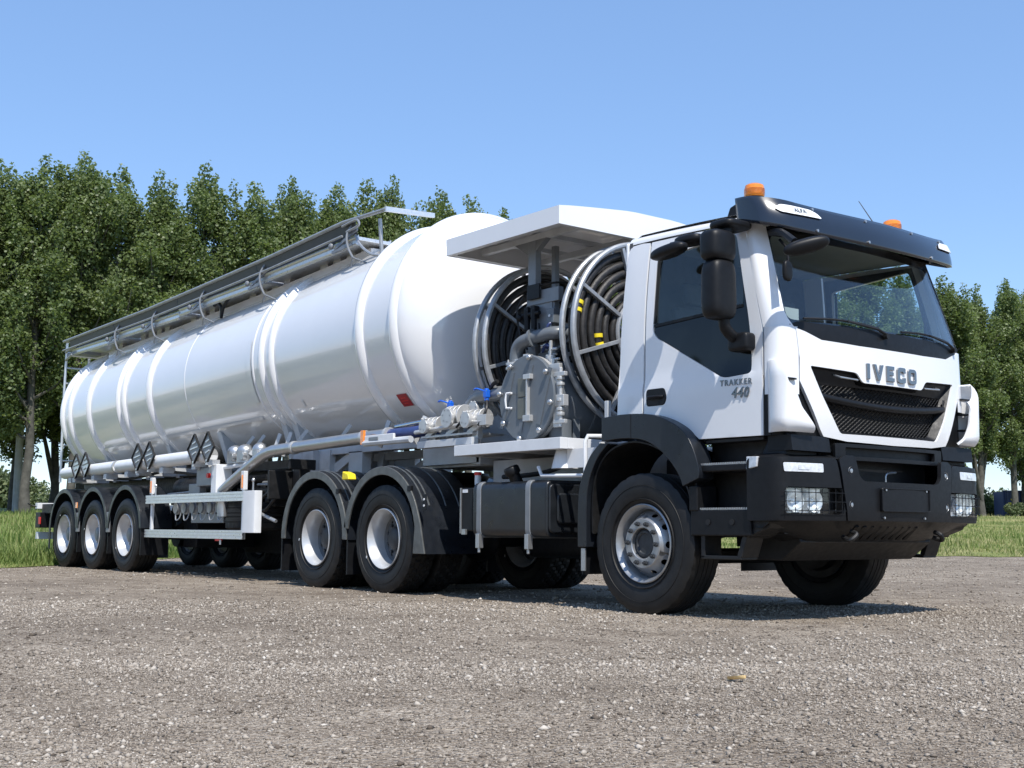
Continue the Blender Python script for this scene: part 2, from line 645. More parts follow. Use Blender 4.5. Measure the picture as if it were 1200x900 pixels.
def gravel_material():
    mm = bpy.data.materials.new('gravel')
    mm.use_nodes = True
    n = mm.node_tree.nodes
    L = mm.node_tree.links
    b = n['Principled BSDF']
    b.inputs['Roughness'].default_value = 0.92
    b.inputs['Specular IOR Level'].default_value = 0.25
    tc = n.new('ShaderNodeTexCoord')
    def vor(sc, feat='F1'):
        v = n.new('ShaderNodeTexVoronoi')
        v.inputs['Scale'].default_value = sc
        v.feature = feat
        L.new(tc.outputs['Object'], v.inputs['Vector'])
        return v
    def noi(sc, det=4):
        v = n.new('ShaderNodeTexNoise')
        v.inputs['Scale'].default_value = sc
        v.inputs['Detail'].default_value = det
        L.new(tc.outputs['Object'], v.inputs['Vector'])
        return v
    def ramp(src, els):
        r = n.new('ShaderNodeValToRGB')
        while len(r.color_ramp.elements) < len(els):
            r.color_ramp.elements.new(0.5)
        for e, (p, c) in zip(r.color_ramp.elements, els):
            e.position = p
            e.color = (*c, 1)
        L.new(src, r.inputs['Fac'])
        return r
    v1, v2 = vor(105), vor(38)
    big, mid = noi(0.35, 5), noi(3.0, 6)
    sep = n.new('ShaderNodeSeparateColor')
    L.new(v1.outputs['Color'], sep.inputs[0])
    c1 = ramp(sep.outputs[0], [(0.0, (0.14, 0.113, 0.088)), (0.35, (0.265, 0.222, 0.176)), (0.75, (0.365, 0.315, 0.255)), (1.0, (0.50, 0.45, 0.38))])
    c2 = ramp(big.outputs['Fac'], [(0.35, (0.76, 0.73, 0.70)), (0.62, (1.12, 1.10, 1.07))])
    c3 = ramp(mid.outputs['Fac'], [(0.32, (0.70, 0.67, 0.64)), (0.66, (1.14, 1.14, 1.13))])
    def mul(a, bb):
        x = n.new('ShaderNodeMix')
        x.data_type = 'RGBA'
        x.blend_type = 'MULTIPLY'
        x.inputs[0].default_value = 1
        L.new(a, x.inputs[6])
        L.new(bb, x.inputs[7])
        return x.outputs[2]
    L.new(mul(mul(c1.outputs[0], c2.outputs[0]), c3.outputs[0]), b.inputs['Base Color'])
    ad = n.new('ShaderNodeMath')
    ad.operation = 'ADD'
    m1 = n.new('ShaderNodeMath')
    m1.operation = 'MULTIPLY'
    m1.inputs[1].default_value = 1.6
    L.new(v2.outputs['Distance'], m1.inputs[0])
    L.new(v1.outputs['Distance'], ad.inputs[0])
    L.new(m1.outputs[0], ad.inputs[1])
    ad2 = n.new('ShaderNodeMath')
    ad2.operation = 'ADD'
    L.new(ad.outputs[0], ad2.inputs[0])
    L.new(mid.outputs['Fac'], ad2.inputs[1])
    bp = n.new('ShaderNodeBump')
    bp.invert = True
    bp.inputs['Strength'].default_value = 0.9
    bp.inputs['Distance'].default_value = 0.012
    L.new(ad2.outputs[0], bp.inputs['Height'])
    L.new(bp.outputs['Normal'], b.inputs['Normal'])
    return mm
GRAVEL = gravel_material()
ax = np.concatenate([np.linspace(-2500, -160, 10), np.linspace(-130, -32, 34), np.linspace(-30, 14, 90), np.linspace(18, 120, 16), np.linspace(200, 2500, 6)])
ay = np.concatenate([np.linspace(-2500, -160, 7), np.linspace(-120, -22, 18), np.linspace(-20, 30, 100), np.linspace(33, 130, 34), np.linspace(160, 2500, 10)])
g = ground_sheet('ground', GRAVEL, ax, ay)
tag(g, kind='structure')

# grass field: a sheet from the gravel edge outwards (depth/lateral grid)
def field_material():
    mm = mat('field_grass', (0.085, 0.12, 0.035), 0.95, spec=0.2)
    n = mm.node_tree.nodes
    L = mm.node_tree.links
    b = n['Principled BSDF']
    tc = n.new('ShaderNodeTexCoord')
    n1 = n.new('ShaderNodeTexNoise')
    n1.inputs['Scale'].default_value = 0.22
    n1.inputs['Detail'].default_value = 8
    n1.inputs['Roughness'].default_value = 0.7
    L.new(tc.outputs['Object'], n1.inputs['Vector'])
    r = n.new('ShaderNodeValToRGB')
    e = r.color_ramp.elements
    e[0].position, e[0].color = 0.35, (0.10, 0.14, 0.035, 1)
    e[1].position, e[1].color = 0.62, (0.36, 0.32, 0.14, 1)
    x = e.new(0.5)
    x.color = (0.22, 0.24, 0.08, 1)
    L.new(n1.outputs['Fac'], r.inputs['Fac'])
    L.new(r.outputs['Color'], b.inputs['Base Color'])
    n2 = n.new('ShaderNodeTexNoise')
    n2.inputs['Scale'].default_value = 9
    n2.inputs['Detail'].default_value = 8
    L.new(tc.outputs['Object'], n2.inputs['Vector'])
    bp = n.new('ShaderNodeBump')
    bp.inputs['Strength'].default_value = 1
    bp.inputs['Distance'].default_value = 0.15
    L.new(n2.outputs['Fac'], bp.inputs['Height'])
    L.new(bp.outputs['Normal'], b.inputs['Normal'])
    return mm
FIELD = field_material()
lt = np.concatenate([np.linspace(-900, -60, 12), np.linspace(-55, -16, 40), np.linspace(-15, 30, 300), np.linspace(31, 110, 60), np.linspace(130, 900, 8)])
tt = np.concatenate([np.linspace(0, 0.06, 26), np.linspace(0.066, 1, 30) ** 1.5])
tt = np.unique(np.concatenate([np.linspace(0, 6, 14), np.linspace(7, 90, 50), np.array([120, 200, 400, 900, 2200.])]))
A, B = np.meshgrid(lt, tt, indexing='ij')
ge = np.maximum(grass_edge(A), 6.0)
DP = ge + B
X = CAM.x + FWD.x * DP + RGT.x * A
Y = CAM.y + FWD.y * DP + RGT.y * A
Zg = ground_z(X, Y) + 0.012 + 0.05 * smst(0, 1.5, B)
vs = np.stack([X.ravel(), Y.ravel(), Zg.ravel()], 1)
idx = np.arange(A.size).reshape(A.shape)
f = np.stack([idx[:-1, :-1].ravel(), idx[:-1, 1:].ravel(), idx[1:, 1:].ravel(), idx[1:, :-1].ravel()], 1)
o = link('grass_field', fast_mesh('grass_field', vs, f, FIELD, smooth=True))
tag(o, kind='structure')

def vnoise(x, y, sc, seed=3):
    r = np.random.default_rng(seed)
    G = r.random((256, 256))
    u, v = x / sc + 1000.3, y / sc + 1000.7
    i, j = np.floor(u).astype(int), np.floor(v).astype(int)
    a, b = u - i, v - j
    a, b = a * a * (3 - 2 * a), b * b * (3 - 2 * b)
    g_ = lambda p, q: G[p % 256, q % 256]
    return (g_(i, j) * (1 - a) + g_(i + 1, j) * a) * (1 - b) + (g_(i, j + 1) * (1 - a) + g_(i + 1, j + 1) * a) * b
def patchy(x, y):
    return 0.45 * vnoise(x, y, 1.9) + 0.3 * vnoise(x + y * 0.3, y, 0.7, 4) + 0.25 * vnoise(x, y, 0.22, 5)
# loose stones (stuff)
def stones(n, d0, d1, s0, s1, spread=0.56):
    dp = np.sqrt(rng.uniform(d0 ** 2, d1 ** 2, n))
    la = rng.uniform(-spread, spread, n) * dp
    x = CAM.x + FWD.x * dp + RGT.x * la
    y = CAM.y + FWD.y * dp + RGT.y * la
    sz = s0 * np.exp(rng.exponential(0.36, n))
    sz = np.minimum(sz, s1)
    return x, y, sz
base = np.array([(1, 0, 0), (-1, 0, 0), (0, 1, 0), (0, -1, 0), (0, 0, 1), (0, 0, -1)], float)
bf = np.array([(0, 2, 4), (2, 1, 4), (1, 3, 4), (3, 0, 4), (2, 0, 5), (1, 2, 5), (3, 1, 5), (0, 3, 5)])
X1 = [stones(105000, 2.9, 6.0, 0.0030, 0.013), stones(75000, 5.6, 11, 0.0044, 0.016), stones(36000, 10, 30, 0.0075, 0.022)]
sx = np.concatenate([a[0] for a in X1]); sy = np.concatenate([a[1] for a in X1]); ss = np.concatenate([a[2] for a in X1])
dps, lts = dep_lat(sx, sy)
keep = dps < grass_edge(lts) + 0.2
pk = patchy(sx, sy)
keep &= rng.random(len(sx)) < np.clip(0.55 + (pk - 0.40) * 2.2, 0.35, 1)
sx, sy, ss, pk = sx[keep], sy[keep], ss[keep], pk[keep]
n = len(sx)
P = base[None] * (1 + rng.uniform(-0.35, 0.35, (n, 6, 1))) + rng.uniform(-0.3, 0.3, (n, 6, 3))
P *= np.stack([rng.uniform(0.8, 1.5, n), rng.uniform(0.6, 1.1, n), rng.uniform(0.45, 0.8, n)], 1)[:, None, :]
th = rng.uniform(0, 2 * PI, n)
c, s_ = np.cos(th)[:, None], np.sin(th)[:, None]
Px = P[:, :, 0] * c - P[:, :, 1] * s_
Py = P[:, :, 0] * s_ + P[:, :, 1] * c
P[:, :, 0], P[:, :, 1] = Px, Py
P *= ss[:, None, None]
P += np.stack([sx, sy, ground_z(sx, sy) + ss * 0.22], 1)[:, None, :]
F = (bf[None] + (np.arange(n) * 6)[:, None, None]).reshape(-1, 3)
tint = np.repeat(np.clip(rng.normal(0.40, 0.19, n) + (pk - 0.5) * 0.35, 0, 1), 6)
STONE = attr_mat('loose_stone', (0.11, 0.088, 0.068), (0.31, 0.265, 0.215), (0.57, 0.52, 0.45), 0.9, spec=0.25)
o = link('loose_stones', fast_mesh('loose_stones', P.reshape(-1, 3), F, STONE, tint))
tag(o, 'grey and brown loose stones scattered over the gravel yard', 'gravel', kind='stuff')

# ------------------------------------------------------------------ trees
LEAF = attr_mat('poplar_leaf', (0.065, 0.096, 0.034), (0.14, 0.182, 0.066), (0.24, 0.285, 0.12), 0.5, 0.36, (0.24, 0.33, 0.08), spec=0.5)
def crown_mesh(name, seed, H=21.0, base_z=5.5, Rmax=2.9, nleaf=30000, open_=0.0):
    r = np.random.default_rng(seed)
    limbs = []
    clump_c, clump_s = [], []
    nb = 56
    for i in range(nb):
        t = (i + r.uniform(0, 0.8)) / nb
        z0 = base_z - 1.5 + t * (H - base_z - 1.2)
        az = r.uniform(0, 2 * PI)
        prof = math.sin(min(1, (t + 0.12) / 0.42) * PI / 2) * (1 - max(0, (t - 0.42) / 0.58) ** 1.7 * 0.80)
        L = Rmax * prof * r.uniform(0.65, 1.18)
        up = r.uniform(0.7, 1.5) * L
        up = min(up, H - 0.3 - z0 + r.uniform(-0.8, 0.1))
        p0 = np.array([0, 0, z0])
        p1 = np.array([math.cos(az) * L, math.sin(az) * L, z0 + up])
        limbs.append((p0, p1, 0.05 + 0.07 * (1 - t)))
        for k in range(7):
            u = r.uniform(0.35, 1.08)
            c_ = p0 + (p1 - p0) * u + r.normal(0, 0.24, 3) * np.array([1, 1, 1.2])
            clump_c.append(c_)
            clump_s.append(r.uniform(0.30, 0.68))
    for q in range(5):   # leader and side leaders
        ox, oy = (0, 0) if q == 0 else r.normal(0, 0.8, 2)
        top = H - (0 if q == 0 else r.uniform(0.15, 1.3))
        for k in range(16):
            t = k / 16
            clump_c.append(np.array([ox + r.normal(0, 0.10 + 0.4 * t), oy + r.normal(0, 0.10 + 0.4 * t), top - 4.2 * t - 0.25]))
            clump_s.append(0.30 + 0.22 * t)
    cc = np.array(clump_c)
    cs = np.array(clump_s)
    w_ = cs ** 2
    w_ /= w_.sum()
    ci = r.choice(len(cc), nleaf, p=w_)
    dirs = r.normal(size=(nleaf, 3))
    dirs /= np.linalg.norm(dirs, axis=1)[:, None]
    rad = r.uniform(0.25, 1.0, nleaf) ** 0.5
    pos = cc[ci] + dirs * (rad * cs[ci])[:, None] * np.array([1, 1, 1.45])
    pos[:, 2] += r.normal(0, 0.06, nleaf)
    sz = r.uniform(0.055, 0.115, nleaf)
    nrm = dirs * 0.5 + r.normal(size=(nleaf, 3)) * 0.7 + np.array([0, 0, 0.35])
    nrm /= np.linalg.norm(nrm, axis=1)[:, None]
    a = np.cross(nrm, r.normal(size=(nleaf, 3)))
    a /= np.linalg.norm(a, axis=1)[:, None]
    b = np.cross(nrm, a)
    q = np.stack([pos + a * sz[:, None] * 1.2, pos + b * sz[:, None] * 0.85, pos - a * sz[:, None], pos - b * sz[:, None] * 0.85], 1)
    F = np.arange(nleaf * 4).reshape(-1, 4)
    ct = r.normal(0.45, 0.12, len(cc))
    tint = np.clip(ct[ci] + r.normal(0, 0.13, nleaf), 0, 1)
    me = fast_mesh(name, q.reshape(-1, 3), F, LEAF, np.repeat(tint, 4))
    return me, limbs
def trunk_mesh(name, seed, limbs, H, fork=False, r0=0.26):
    r = np.random.default_rng(seed + 50)
    mb = MB()
    P, Rr = [], []
    for k in range(11):
        t = k / 10
        P.append((r.normal(0, 0.05) * (k > 0), r.normal(0, 0.05) * (k > 0), -0.4 + t * (H - 0.8)))
        Rr.append(r0 * (1 - t) ** 0.8 + 0.02 + (0.10 if k == 0 else 0))
    mb.tube(smooth_path(P, 2), list(np.interp(np.linspace(0, 10, 21), range(11), Rr)), 9)
    if fork:
        mb.tube(smooth_path([(0, 0, 1.2), (0.5, 0.3, 3.2), (0.9, 0.5, 6), (1.3, 0.7, 10)], 4), [0.16] * 5 + [0.13] * 4 + [0.1] * 4, 8)
        mb.tube(smooth_path([(0, 0, 2.0), (-0.5, -0.4, 4.2), (-1.1, -0.6, 7), (-1.6, -0.7, 11)], 4), [0.14] * 5 + [0.12] * 4 + [0.08] * 4, 8)
    for p0, p1, rd in limbs:
        mid = (p0 + p1) / 2 + np.array([0, 0, -0.12 * np.linalg.norm(p1 - p0)])
        mb.tube([p0, mid, p1], [rd, rd * 0.7, 0.015], 5)
    o = mb.build(name, BARK, None, sharp=80)
    me = o.data
    c_ = o.location.copy()
    me.transform(Matrix.Translation(c_))
    bpy.data.objects.remove(o)
    return me
KINDS = []
for k, (H, bz, Rm, nl, fk) in enumerate([(21, 5.6, 2.7, 32400, False), (20, 6.4, 2.4, 28800, True), (22, 5.2, 3.0, 34800, False), (19.5, 6.8, 2.3, 26400, False), (21.5, 4.9, 2.6, 31200, True), (20.5, 6.0, 3.1, 33600, False)]):
    cm, lb = crown_mesh('poplar_crown', 100 + k, H, bz, Rm, nl)
    tm = trunk_mesh('poplar_trunk', 200 + k, lb, H, fk)
    KINDS.append((cm, tm))
def world_at(px, dep):
    """ground point at a lateral position (given as at the photo's scale) and depth"""
    la = (px - 600) / FPX * dep
    p = CAM + FWD * dep + RGT * la
    return float(p.x), float(p.y)
def plant(px, dep, kind, hs, ws, label, group='poplars in the tree row', rot=None):
    x, y = world_at(px, dep)
    z = float(ground_z(x, y))
    t = empty('poplar_tree', (x, y, z))
    tag(t, label, 'tree', group)
    cm, tm = KINDS[kind]
    a = link('trunk', tm, t)
    b = link('crown', cm, t)
    t.scale = (ws, ws, hs)
    t.rotation_euler = (0, 0, rot if rot is not None else random.uniform(0, 6.28))
    return t
def row_depth(px):
    k = (px - 600) / FPX
    # depth along the row line: dep = 70 + (lat+26)*0.53, lat = k*dep
    return (70 + 26 * 0.50) / (1 - 0.50 * k)
HTS = [21, 20, 22, 19.5, 21.5, 20.5]
tops = [(-60, 180), (-14, 188), (34, 178), (86, 172), (130, 192), (178, 197), (230, 186), (290, 213), (336, 203), (384, 213), (427, 208), (455, 224), (512, 238), (548, 249), (590, 262), (640, 266), (700, 270), (765, 272), (815, 280), (865, 280), (915, 285), (965, 290), (1012, 295), (1060, 305), (1112, 318), (1150, 331), (1188, 322), (1224, 318), (1262, 322)]
pos_words = ['leftmost poplar, cut by the left edge of the photo', 'poplar beside the pale pole at the far left', 'tall poplar rising above the rear end of the tank', 'tall poplar with the highest crown, left of the trailer ladder', 'slim poplar behind the rear of the trailer', 'poplar behind the rear third of the tank', 'broad poplar left of the gap in the tree row', 'poplar right of the notch in the treetops', 'poplar behind the middle of the walkway', 'poplar behind the front part of the walkway', 'slender poplar at the front end of the walkway rail', 'low pointed poplar just right of the rail tip', 'poplar top peeking over the front end of the tank', 'last poplar top left of the white canopy']
for i, (px, ty) in enumerate(tops):
    kd = (i * 5 + 2) % 6
    dpt = row_depth(px) + random.uniform(-0.6, 0.6)
    gx, gy = world_at(px, dpt)
    hs = ((621 - ty + (26 if 440 < px < 620 else 4)) / FPX * dpt + CAM.z - float(ground_z(gx, gy))) / HTS[kd]
    ws = random.uniform(0.92, 1.12)
    if i < len(pos_words):
        lb, gp = pos_words[i], 'poplars in the tree row'
    elif px > 1100:
        lb = {1112: 'poplar directly right of the cab windscreen', 1150: 'slim poplar right of the cab, left of the blue container', 1188: 'poplar with pale trunk in front of the blue container', 1224: 'poplar cut by the right edge of the photo'}.get(px, 'poplar beyond the right edge of the photo')
        gp = 'poplars in the tree row'
    else:
        lb, gp = 'green poplar in the row hidden behind the truck cab', 'poplars in the row behind the truck'
    plant(px, dpt, kd, hs, ws, lb, gp)
ORD = ['first', 'second', 'third', 'fourth', 'fifth', 'sixth', 'seventh', 'eighth', 'ninth', 'tenth', 'eleventh', 'twelfth', 'thirteenth', 'fourteenth', 'fifteenth', 'sixteenth', 'seventeenth']
left_, mid_, right_ = list(range(-30, 640, 44)), list(range(690, 1090, 80)), list(range(1105, 1290, 44))
for i, px in enumerate(left_ + mid_ + right_):
    if px in left_:
        lb = ORD[left_.index(px)] + ' poplar from the left in the rank behind the front row, left of the canopy'
    elif px in right_:
        lb = ORD[right_.index(px)] + ' poplar right of the cab in the rank behind the front row'
    else:
        lb = 'poplar of the second rank hidden behind the truck cab'
    plant(px + random.uniform(-9, 9), row_depth(px) + 8 + random.uniform(-1, 1), (i * 3 + 1) % 6, random.uniform(0.84, 0.93), random.uniform(1.0, 1.15), lb, 'poplars in the second rank of the row')

# tree line on the near side of the yard (seen mirrored in tank and windows)
for i in range(15):
    x, y = -95 + i * 11 + random.uniform(-2, 2), -78 + random.uniform(-4, 4)
    t = empty('poplar_tree', (x, y, 0))
    tag(t, 'poplar across the yard behind the viewer, seen only mirrored in the tank', 'tree', 'poplars across the yard')
    cm, tm = KINDS[(i * 5 + 1) % 6]
    link('trunk', tm, t)
    link('crown', cm, t)
    t.scale = (1.5, 1.5, random.uniform(0.75, 0.9))
    t.rotation_euler = (0, 0, random.uniform(0, 6.28))
# far bushes and the low vegetation under the trees
BUSHL = attr_mat('bush_leaf', (0.05, 0.075, 0.03), (0.10, 0.13, 0.06), (0.20, 0.22, 0.11), 0.8, 0.2, (0.2, 0.28, 0.08))
def bush_mesh(seed, w_, h_, n=3500, ls=0.10):
    r = np.random.default_rng(seed)
    k = 14
    cc = np.stack([r.uniform(-w_, w_, k), r.uniform(-w_ * 0.5, w_ * 0.5, k), r.uniform(0.25, 0.75, k) * h_], 1)
    cs = r.uniform(0.25, 0.45, k) * h_
    ci = r.integers(0, k, n)
    dr = r.normal(size=(n, 3))
    dr /= np.linalg.norm(dr, axis=1)[:, None]
    pos = cc[ci] + dr * (cs[ci] * r.uniform(0.4, 1, n))[:, None]
    pos[:, 2] = np.maximum(pos[:, 2], 0.02)
    a = r.normal(size=(n, 3)); a /= np.linalg.norm(a, axis=1)[:, None]
    b = np.cross(a, r.normal(size=(n, 3))); b /= np.linalg.norm(b, axis=1)[:, None]
    sz = (r.uniform(0.6, 1.3, n) * ls)[:, None]
    q = np.stack([pos + a * sz, pos + b * sz, pos - a * sz, pos - b * sz], 1)
    return fast_mesh('bush', q.reshape(-1, 3), np.arange(n * 4).reshape(-1, 4), BUSHL, np.repeat(np.clip(r.normal(0.5, 0.25, n), 0, 1), 4))
bm_ = [bush_mesh(1, 3.5, 3.0), bush_mesh(2, 5.0, 4.2, 5000, 0.16), bush_mesh(3, 2.0, 1.6, 2200)]
for px, dp, k, sc, lb in [(6, 120, 1, 1.0, 'pale rounded bush behind the grass at the left edge'), (-45, 118, 1, 1.1, 'pale bush beyond the left edge of the photo'), (40, 135, 0, 1.0, 'low bush between the trunks left of the trailer'), (1160, 118, 0, 0.75, 'small bush right of the cab bumper, under the poplars'), (1172, 150, 1, 0.9, 'far pale bush left of the blue container'), (1196, 98, 2, 0.7, 'low weeds at the foot of the pale poplar trunk'), (1120, 120, 0, 1.0, 'bush behind the right end of the bumper')]:
    x, y = world_at(px, dp)
    o = link('bush', bm_[k])
    o.location = (x, y, float(ground_z(x, y)))
    o.scale = (sc,) * 3
    tag(o, lb, 'bush', 'bushes beyond the tree row')
# far-off hedgerow mass on the horizon
n = 42000
r = np.random.default_rng(5)
px = r.uniform(-200, 1400, n)
dp = r.uniform(240, 262, n)
la = (px - 600) / FPX * dp
hh = 2.6 + 1.4 * np.sin(la * 0.09) + 1.0 * np.sin(la * 0.31 + 1) + 0.5 * np.sin(la * 0.9)
x = CAM.x + FWD.x * dp + RGT.x * la
y = CAM.y + FWD.y * dp + RGT.y * la
z = ground_z(x, y) + r.uniform(0, 1, n) ** 0.8 * hh
pos = np.stack([x, y, z], 1)
a = r.normal(size=(n, 3)) * 0.35
b = r.normal(size=(n, 3)) * 0.35
q = np.stack([pos + a, pos + b, pos - a, pos - b], 1)
o = link('hedgerow', fast_mesh('hedgerow', q.reshape(-1, 3), np.arange(n * 4).reshape(-1, 4), BUSHL, np.repeat(r.uniform(0.3, 1, n), 4)))
tag(o, 'low far-off hedgerow along the horizon between the trunks', 'hedge', kind='stuff')

# grass blades
def blades(n, fn_dp, lat0, lat1, h0, h1, wd, seed):
    r = np.random.default_rng(seed)
    la = r.uniform(lat0, lat1, n)
    dp = grass_edge(la) + fn_dp(r, n)
    x = CAM.x + FWD.x * dp + RGT.x * la
    y = CAM.y + FWD.y * dp + RGT.y * la
    z = ground_z(x, y)
    patch = 0.6 + 0.4 * np.sin(x * 1.7 + 2 * np.sin(y * 0.9)) * np.sin(y * 1.3 + x * 0.4)
    h = r.uniform(h0, h1, n) * patch * np.clip(0.35 + (dp - grass_edge(la)) * 0.5, 0.3, 1)
    az = r.uniform(0, 2 * PI, n)
    ln = r.uniform(0.1, 0.6, n) * h
    w_ = wd * r.uniform(0.7, 1.3, n)
    fx, fy = np.cos(az), np.sin(az)
    p = np.stack([x, y, z], 1)
    sd = np.stack([-fy, fx, 0 * fx], 1) * w_[:, None]
    ld = np.stack([fx * ln, fy * ln, h], 1)
    mid = p + ld * np.array([0.35, 0.35, 0.6])
    q = np.stack([p - sd, p + sd, mid + sd * 0.8, mid - sd * 0.8, p + ld], 1).reshape(-1, 3)
    o_ = np.arange(n) * 5
    F = np.concatenate([np.stack([o_, o_ + 1, o_ + 2], 1), np.stack([o_, o_ + 2, o_ + 3], 1), np.stack([o_ + 3, o_ + 2, o_ + 4], 1)])
    t_ = np.clip((0.40 if lat0 < 0 else 0.72) + 0.3 * np.sin(x * 0.5 + 1) * np.sin(y * 0.4) + r.normal(0, 0.2, n), 0, 1)
    return q, F, np.repeat(t_, 5)
GRASSM = attr_mat('grass_blade', (0.09, 0.15, 0.03), (0.20, 0.25, 0.07), (0.42, 0.38, 0.19), 0.7, 0.3, (0.22, 0.32, 0.05))
for args in [(90000, lambda r, n: r.exponential(5.0, n), -12, 3, 0.12, 0.42, 0.010, 11), (80000, lambda r, n: r.exponential(16.0, n), 5, 34, 0.10, 0.34, 0.016, 12), (36000, lambda r, n: 8 + r.uniform(0, 45, n), -32, -2, 0.25, 0.6, 0.02, 13)]:
    q, F, t_ = blades(*args)
    o = link('grass', fast_mesh('grass', q, F, GRASSM, t_))
    tag(o, 'rough green and straw coloured grass growing beyond the gravel', 'grass', kind='stuff')

# pale pole, container, yellow leaf
x, y = world_at(23, 76)
z = float(ground_z(x, y))
pl = empty('utility_pole', (x, y, z))
tag(pl, 'pale concrete pole standing among the trunks at the far left', 'pole')
MB().cyl((x, y, z - 0.3), (x, y, z + 8.5), 0.26, 14, 0.2).build('shaft', CONC, pl)
MB().beam((x - 0.8, y - 0.6, z + 7.9), (x + 0.8, y + 0.6, z + 7.9), 0.1, 0.12).build('crossarm', CONC, pl, bevel=0.01)
x, y = world_at(1205, 113)
z = float(ground_z(x, y))
ct = empty('shipping_container', (x, y, z))
tag(ct, 'dark blue container standing behind the poplars at the right edge', 'container')
fw = Vector((RGT.x, RGT.y, 0))
nn = Vector((FWD.x, FWD.y, 0))
o0 = Vector((x, y, z + 0.15)) - fw * 2.3
mb = MB()
hgt = 2.3
for i in range(24):   # corrugated side
    a0, a1, a2, a3, a4 = [o0 + fw * (0.12 + (i + t) * 0.24) for t in (0, 0.15, 0.5, 0.65, 1.0)]
    k = nn * 0.035
    for p, q_ in ((a0, a1 + k), (a1 + k, a2 + k), (a2 + k, a3), (a3, a4)):
        mb.add([p, q_, q_ + V(0, 0, hgt), p + V(0, 0, hgt)], [(0, 1, 2, 3)])
mb.build('corrugated_side', CONTB, ct, fixn=False, sharp=20)
mb = MB()
for p in (o0, o0 + fw * 5.98):
    mb.beam(p - V(0, 0, 0.1), p + V(0, 0, hgt + 0.1), 0.14, 0.14)
for zz in (-0.02, hgt + 0.02):
    mb.beam(o0 + V(0, 0, zz), o0 + fw * 5.98 + V(0, 0, zz), 0.13, 0.13)
mb.prism([o0 + nn * 0.06, o0 + nn * 0.06 + fw * 5.9, o0 + nn * 2.4 + fw * 5.9, o0 + nn * 2.4], (0, 0, hgt)).build('frame', CONTB, ct)
mb = MB()
for (u0, u1, z0, z1) in ((0.35, 1.05, 1.05, 1.28), (1.5, 1.95, 1.05, 1.28), (0.35, 0.6, 0.35, 0.5), (0.6, 0.75, 1.5, 1.62)):
    p = o0 + fw * u0 - nn * 0.06 + V(0, 0, z0)
    mb.prism([p, p + fw * (u1 - u0), p + fw * (u1 - u0) + V(0, 0, z1 - z0), p + V(0, 0, z1 - z0)], tuple(nn * 0.01))
mb.builds('yellow_marking', YELL, ct)
mb = MB()
mb.grid(lambda u, v: V(3.395 + (u - 0.5) * 0.07 + 0.01 * v, -3.965 + (v - 0.5) * 0.05 * (1 - (2 * u - 1) ** 2) + (u - .5) * 0.03, 0.016 + 0.014 * (2 * v - 1) ** 2 + 0.01 * u), 6, 4)
tag(mb.build('fallen_leaf', LEAFY, sharp=80), 'dry yellow leaf lying on the gravel in front of the truck', 'leaf')

# ================================================================== TRUCK
TR = empty('tractor_truck', (0, 0, 0))
tag(TR, 'white tractor unit with black bumper carrying hose reels behind its cab', 'truck')

# ---- wheels
def tyre_profile(R, W, rim):
    """half cross-section points (radius, offset) of a truck tyre, outer face at +W/2"""
    h = W / 2
    return [(rim - 0.005, -h * 0.72), (rim + 0.02, -h * 0.86), (rim + 0.07, -h * 0.97), ((R + rim) / 2, -h), (R - 0.07, -h * 0.985), (R - 0.028, -h * 0.93), (R - 0.008, -h * 0.86)]
def make_tyre(R, W, rim, lug):
    mb = MB()
    side = tyre_profile(R, W, rim)
    h = W / 2
    gd = 0.016
    tread = []
    if lug:
        ribs = [(-0.84, -0.56), (-0.51, -0.20), (-0.15, 0.15), (0.20, 0.51), (0.56, 0.84)]
    else:
        ribs = [(-0.84, -0.50), (-0.44, -0.16), (-0.10, 0.10), (0.16, 0.44), (0.50, 0.84)]
    marks = []
    for i, (a, b) in enumerate(ribs):
        tread += [(R - 0.002 * abs(a) * 4, a * h), (R - 0.002 * abs(b) * 4, b * h)]
        marks += [i, i]
        if i < len(ribs) - 1:
            c = ribs[i + 1][0]
            tread += [(R - gd, b * h + 0.004), (R - gd, c * h - 0.004)]
            marks += [-1, -1]
    other = [(a, -b) for a, b in side[::-1]]
    prof = side + tread + other
    ns = len(side)
    nseg = 150 if lug else 120
    def mod(i, k, rad):
        j = i - ns
        if 0 <= j < len(tread) and marks[j] >= 0:
            if lug:
                if (k + marks[j] * 2) % 5 == 0:
                    return rad - 0.014
            elif marks[j] in (0, 4) and k % 4 == 0 and ((i - ns) in (0, len(tread) - 1)):
                return rad - 0.010
            elif k % 2 and marks[j] in (1, 2, 3):
                return rad - 0.0
        if lug and i in (ns - 1, ns - 2, ns + len(tread), ns + len(tread) + 1):
            kk = k % 5
            return rad - (0.012 if kk == 0 else 0)
        if not lug and i in (ns - 1, ns + len(tread)) and k % 4 == 0:
            return rad - 0.006
        return rad
    prof2 = list(prof)
    mb.lathe(prof2, (0, 0, 0), (0, 1, 0), nseg, mod=mod)
    # raised sidewall rings
    for sg in (-1, 1):
        for rad in (rim + 0.05, R - 0.10):
            mb.lathe([(rad - 0.004, sg * (h * 0.955)), (rad, sg * (h + 0.003)), (rad + 0.004, sg * (h * 0.955))], (0, 0, 0), (0, 1, 0), 60)
    return mb
TY_F = make_tyre(0.548, 0.315, 0.292, False)
TY_D = make_tyre(0.548, 0.305, 0.292, True)
TY_T = make_tyre(0.532, 0.375, 0.292, False)
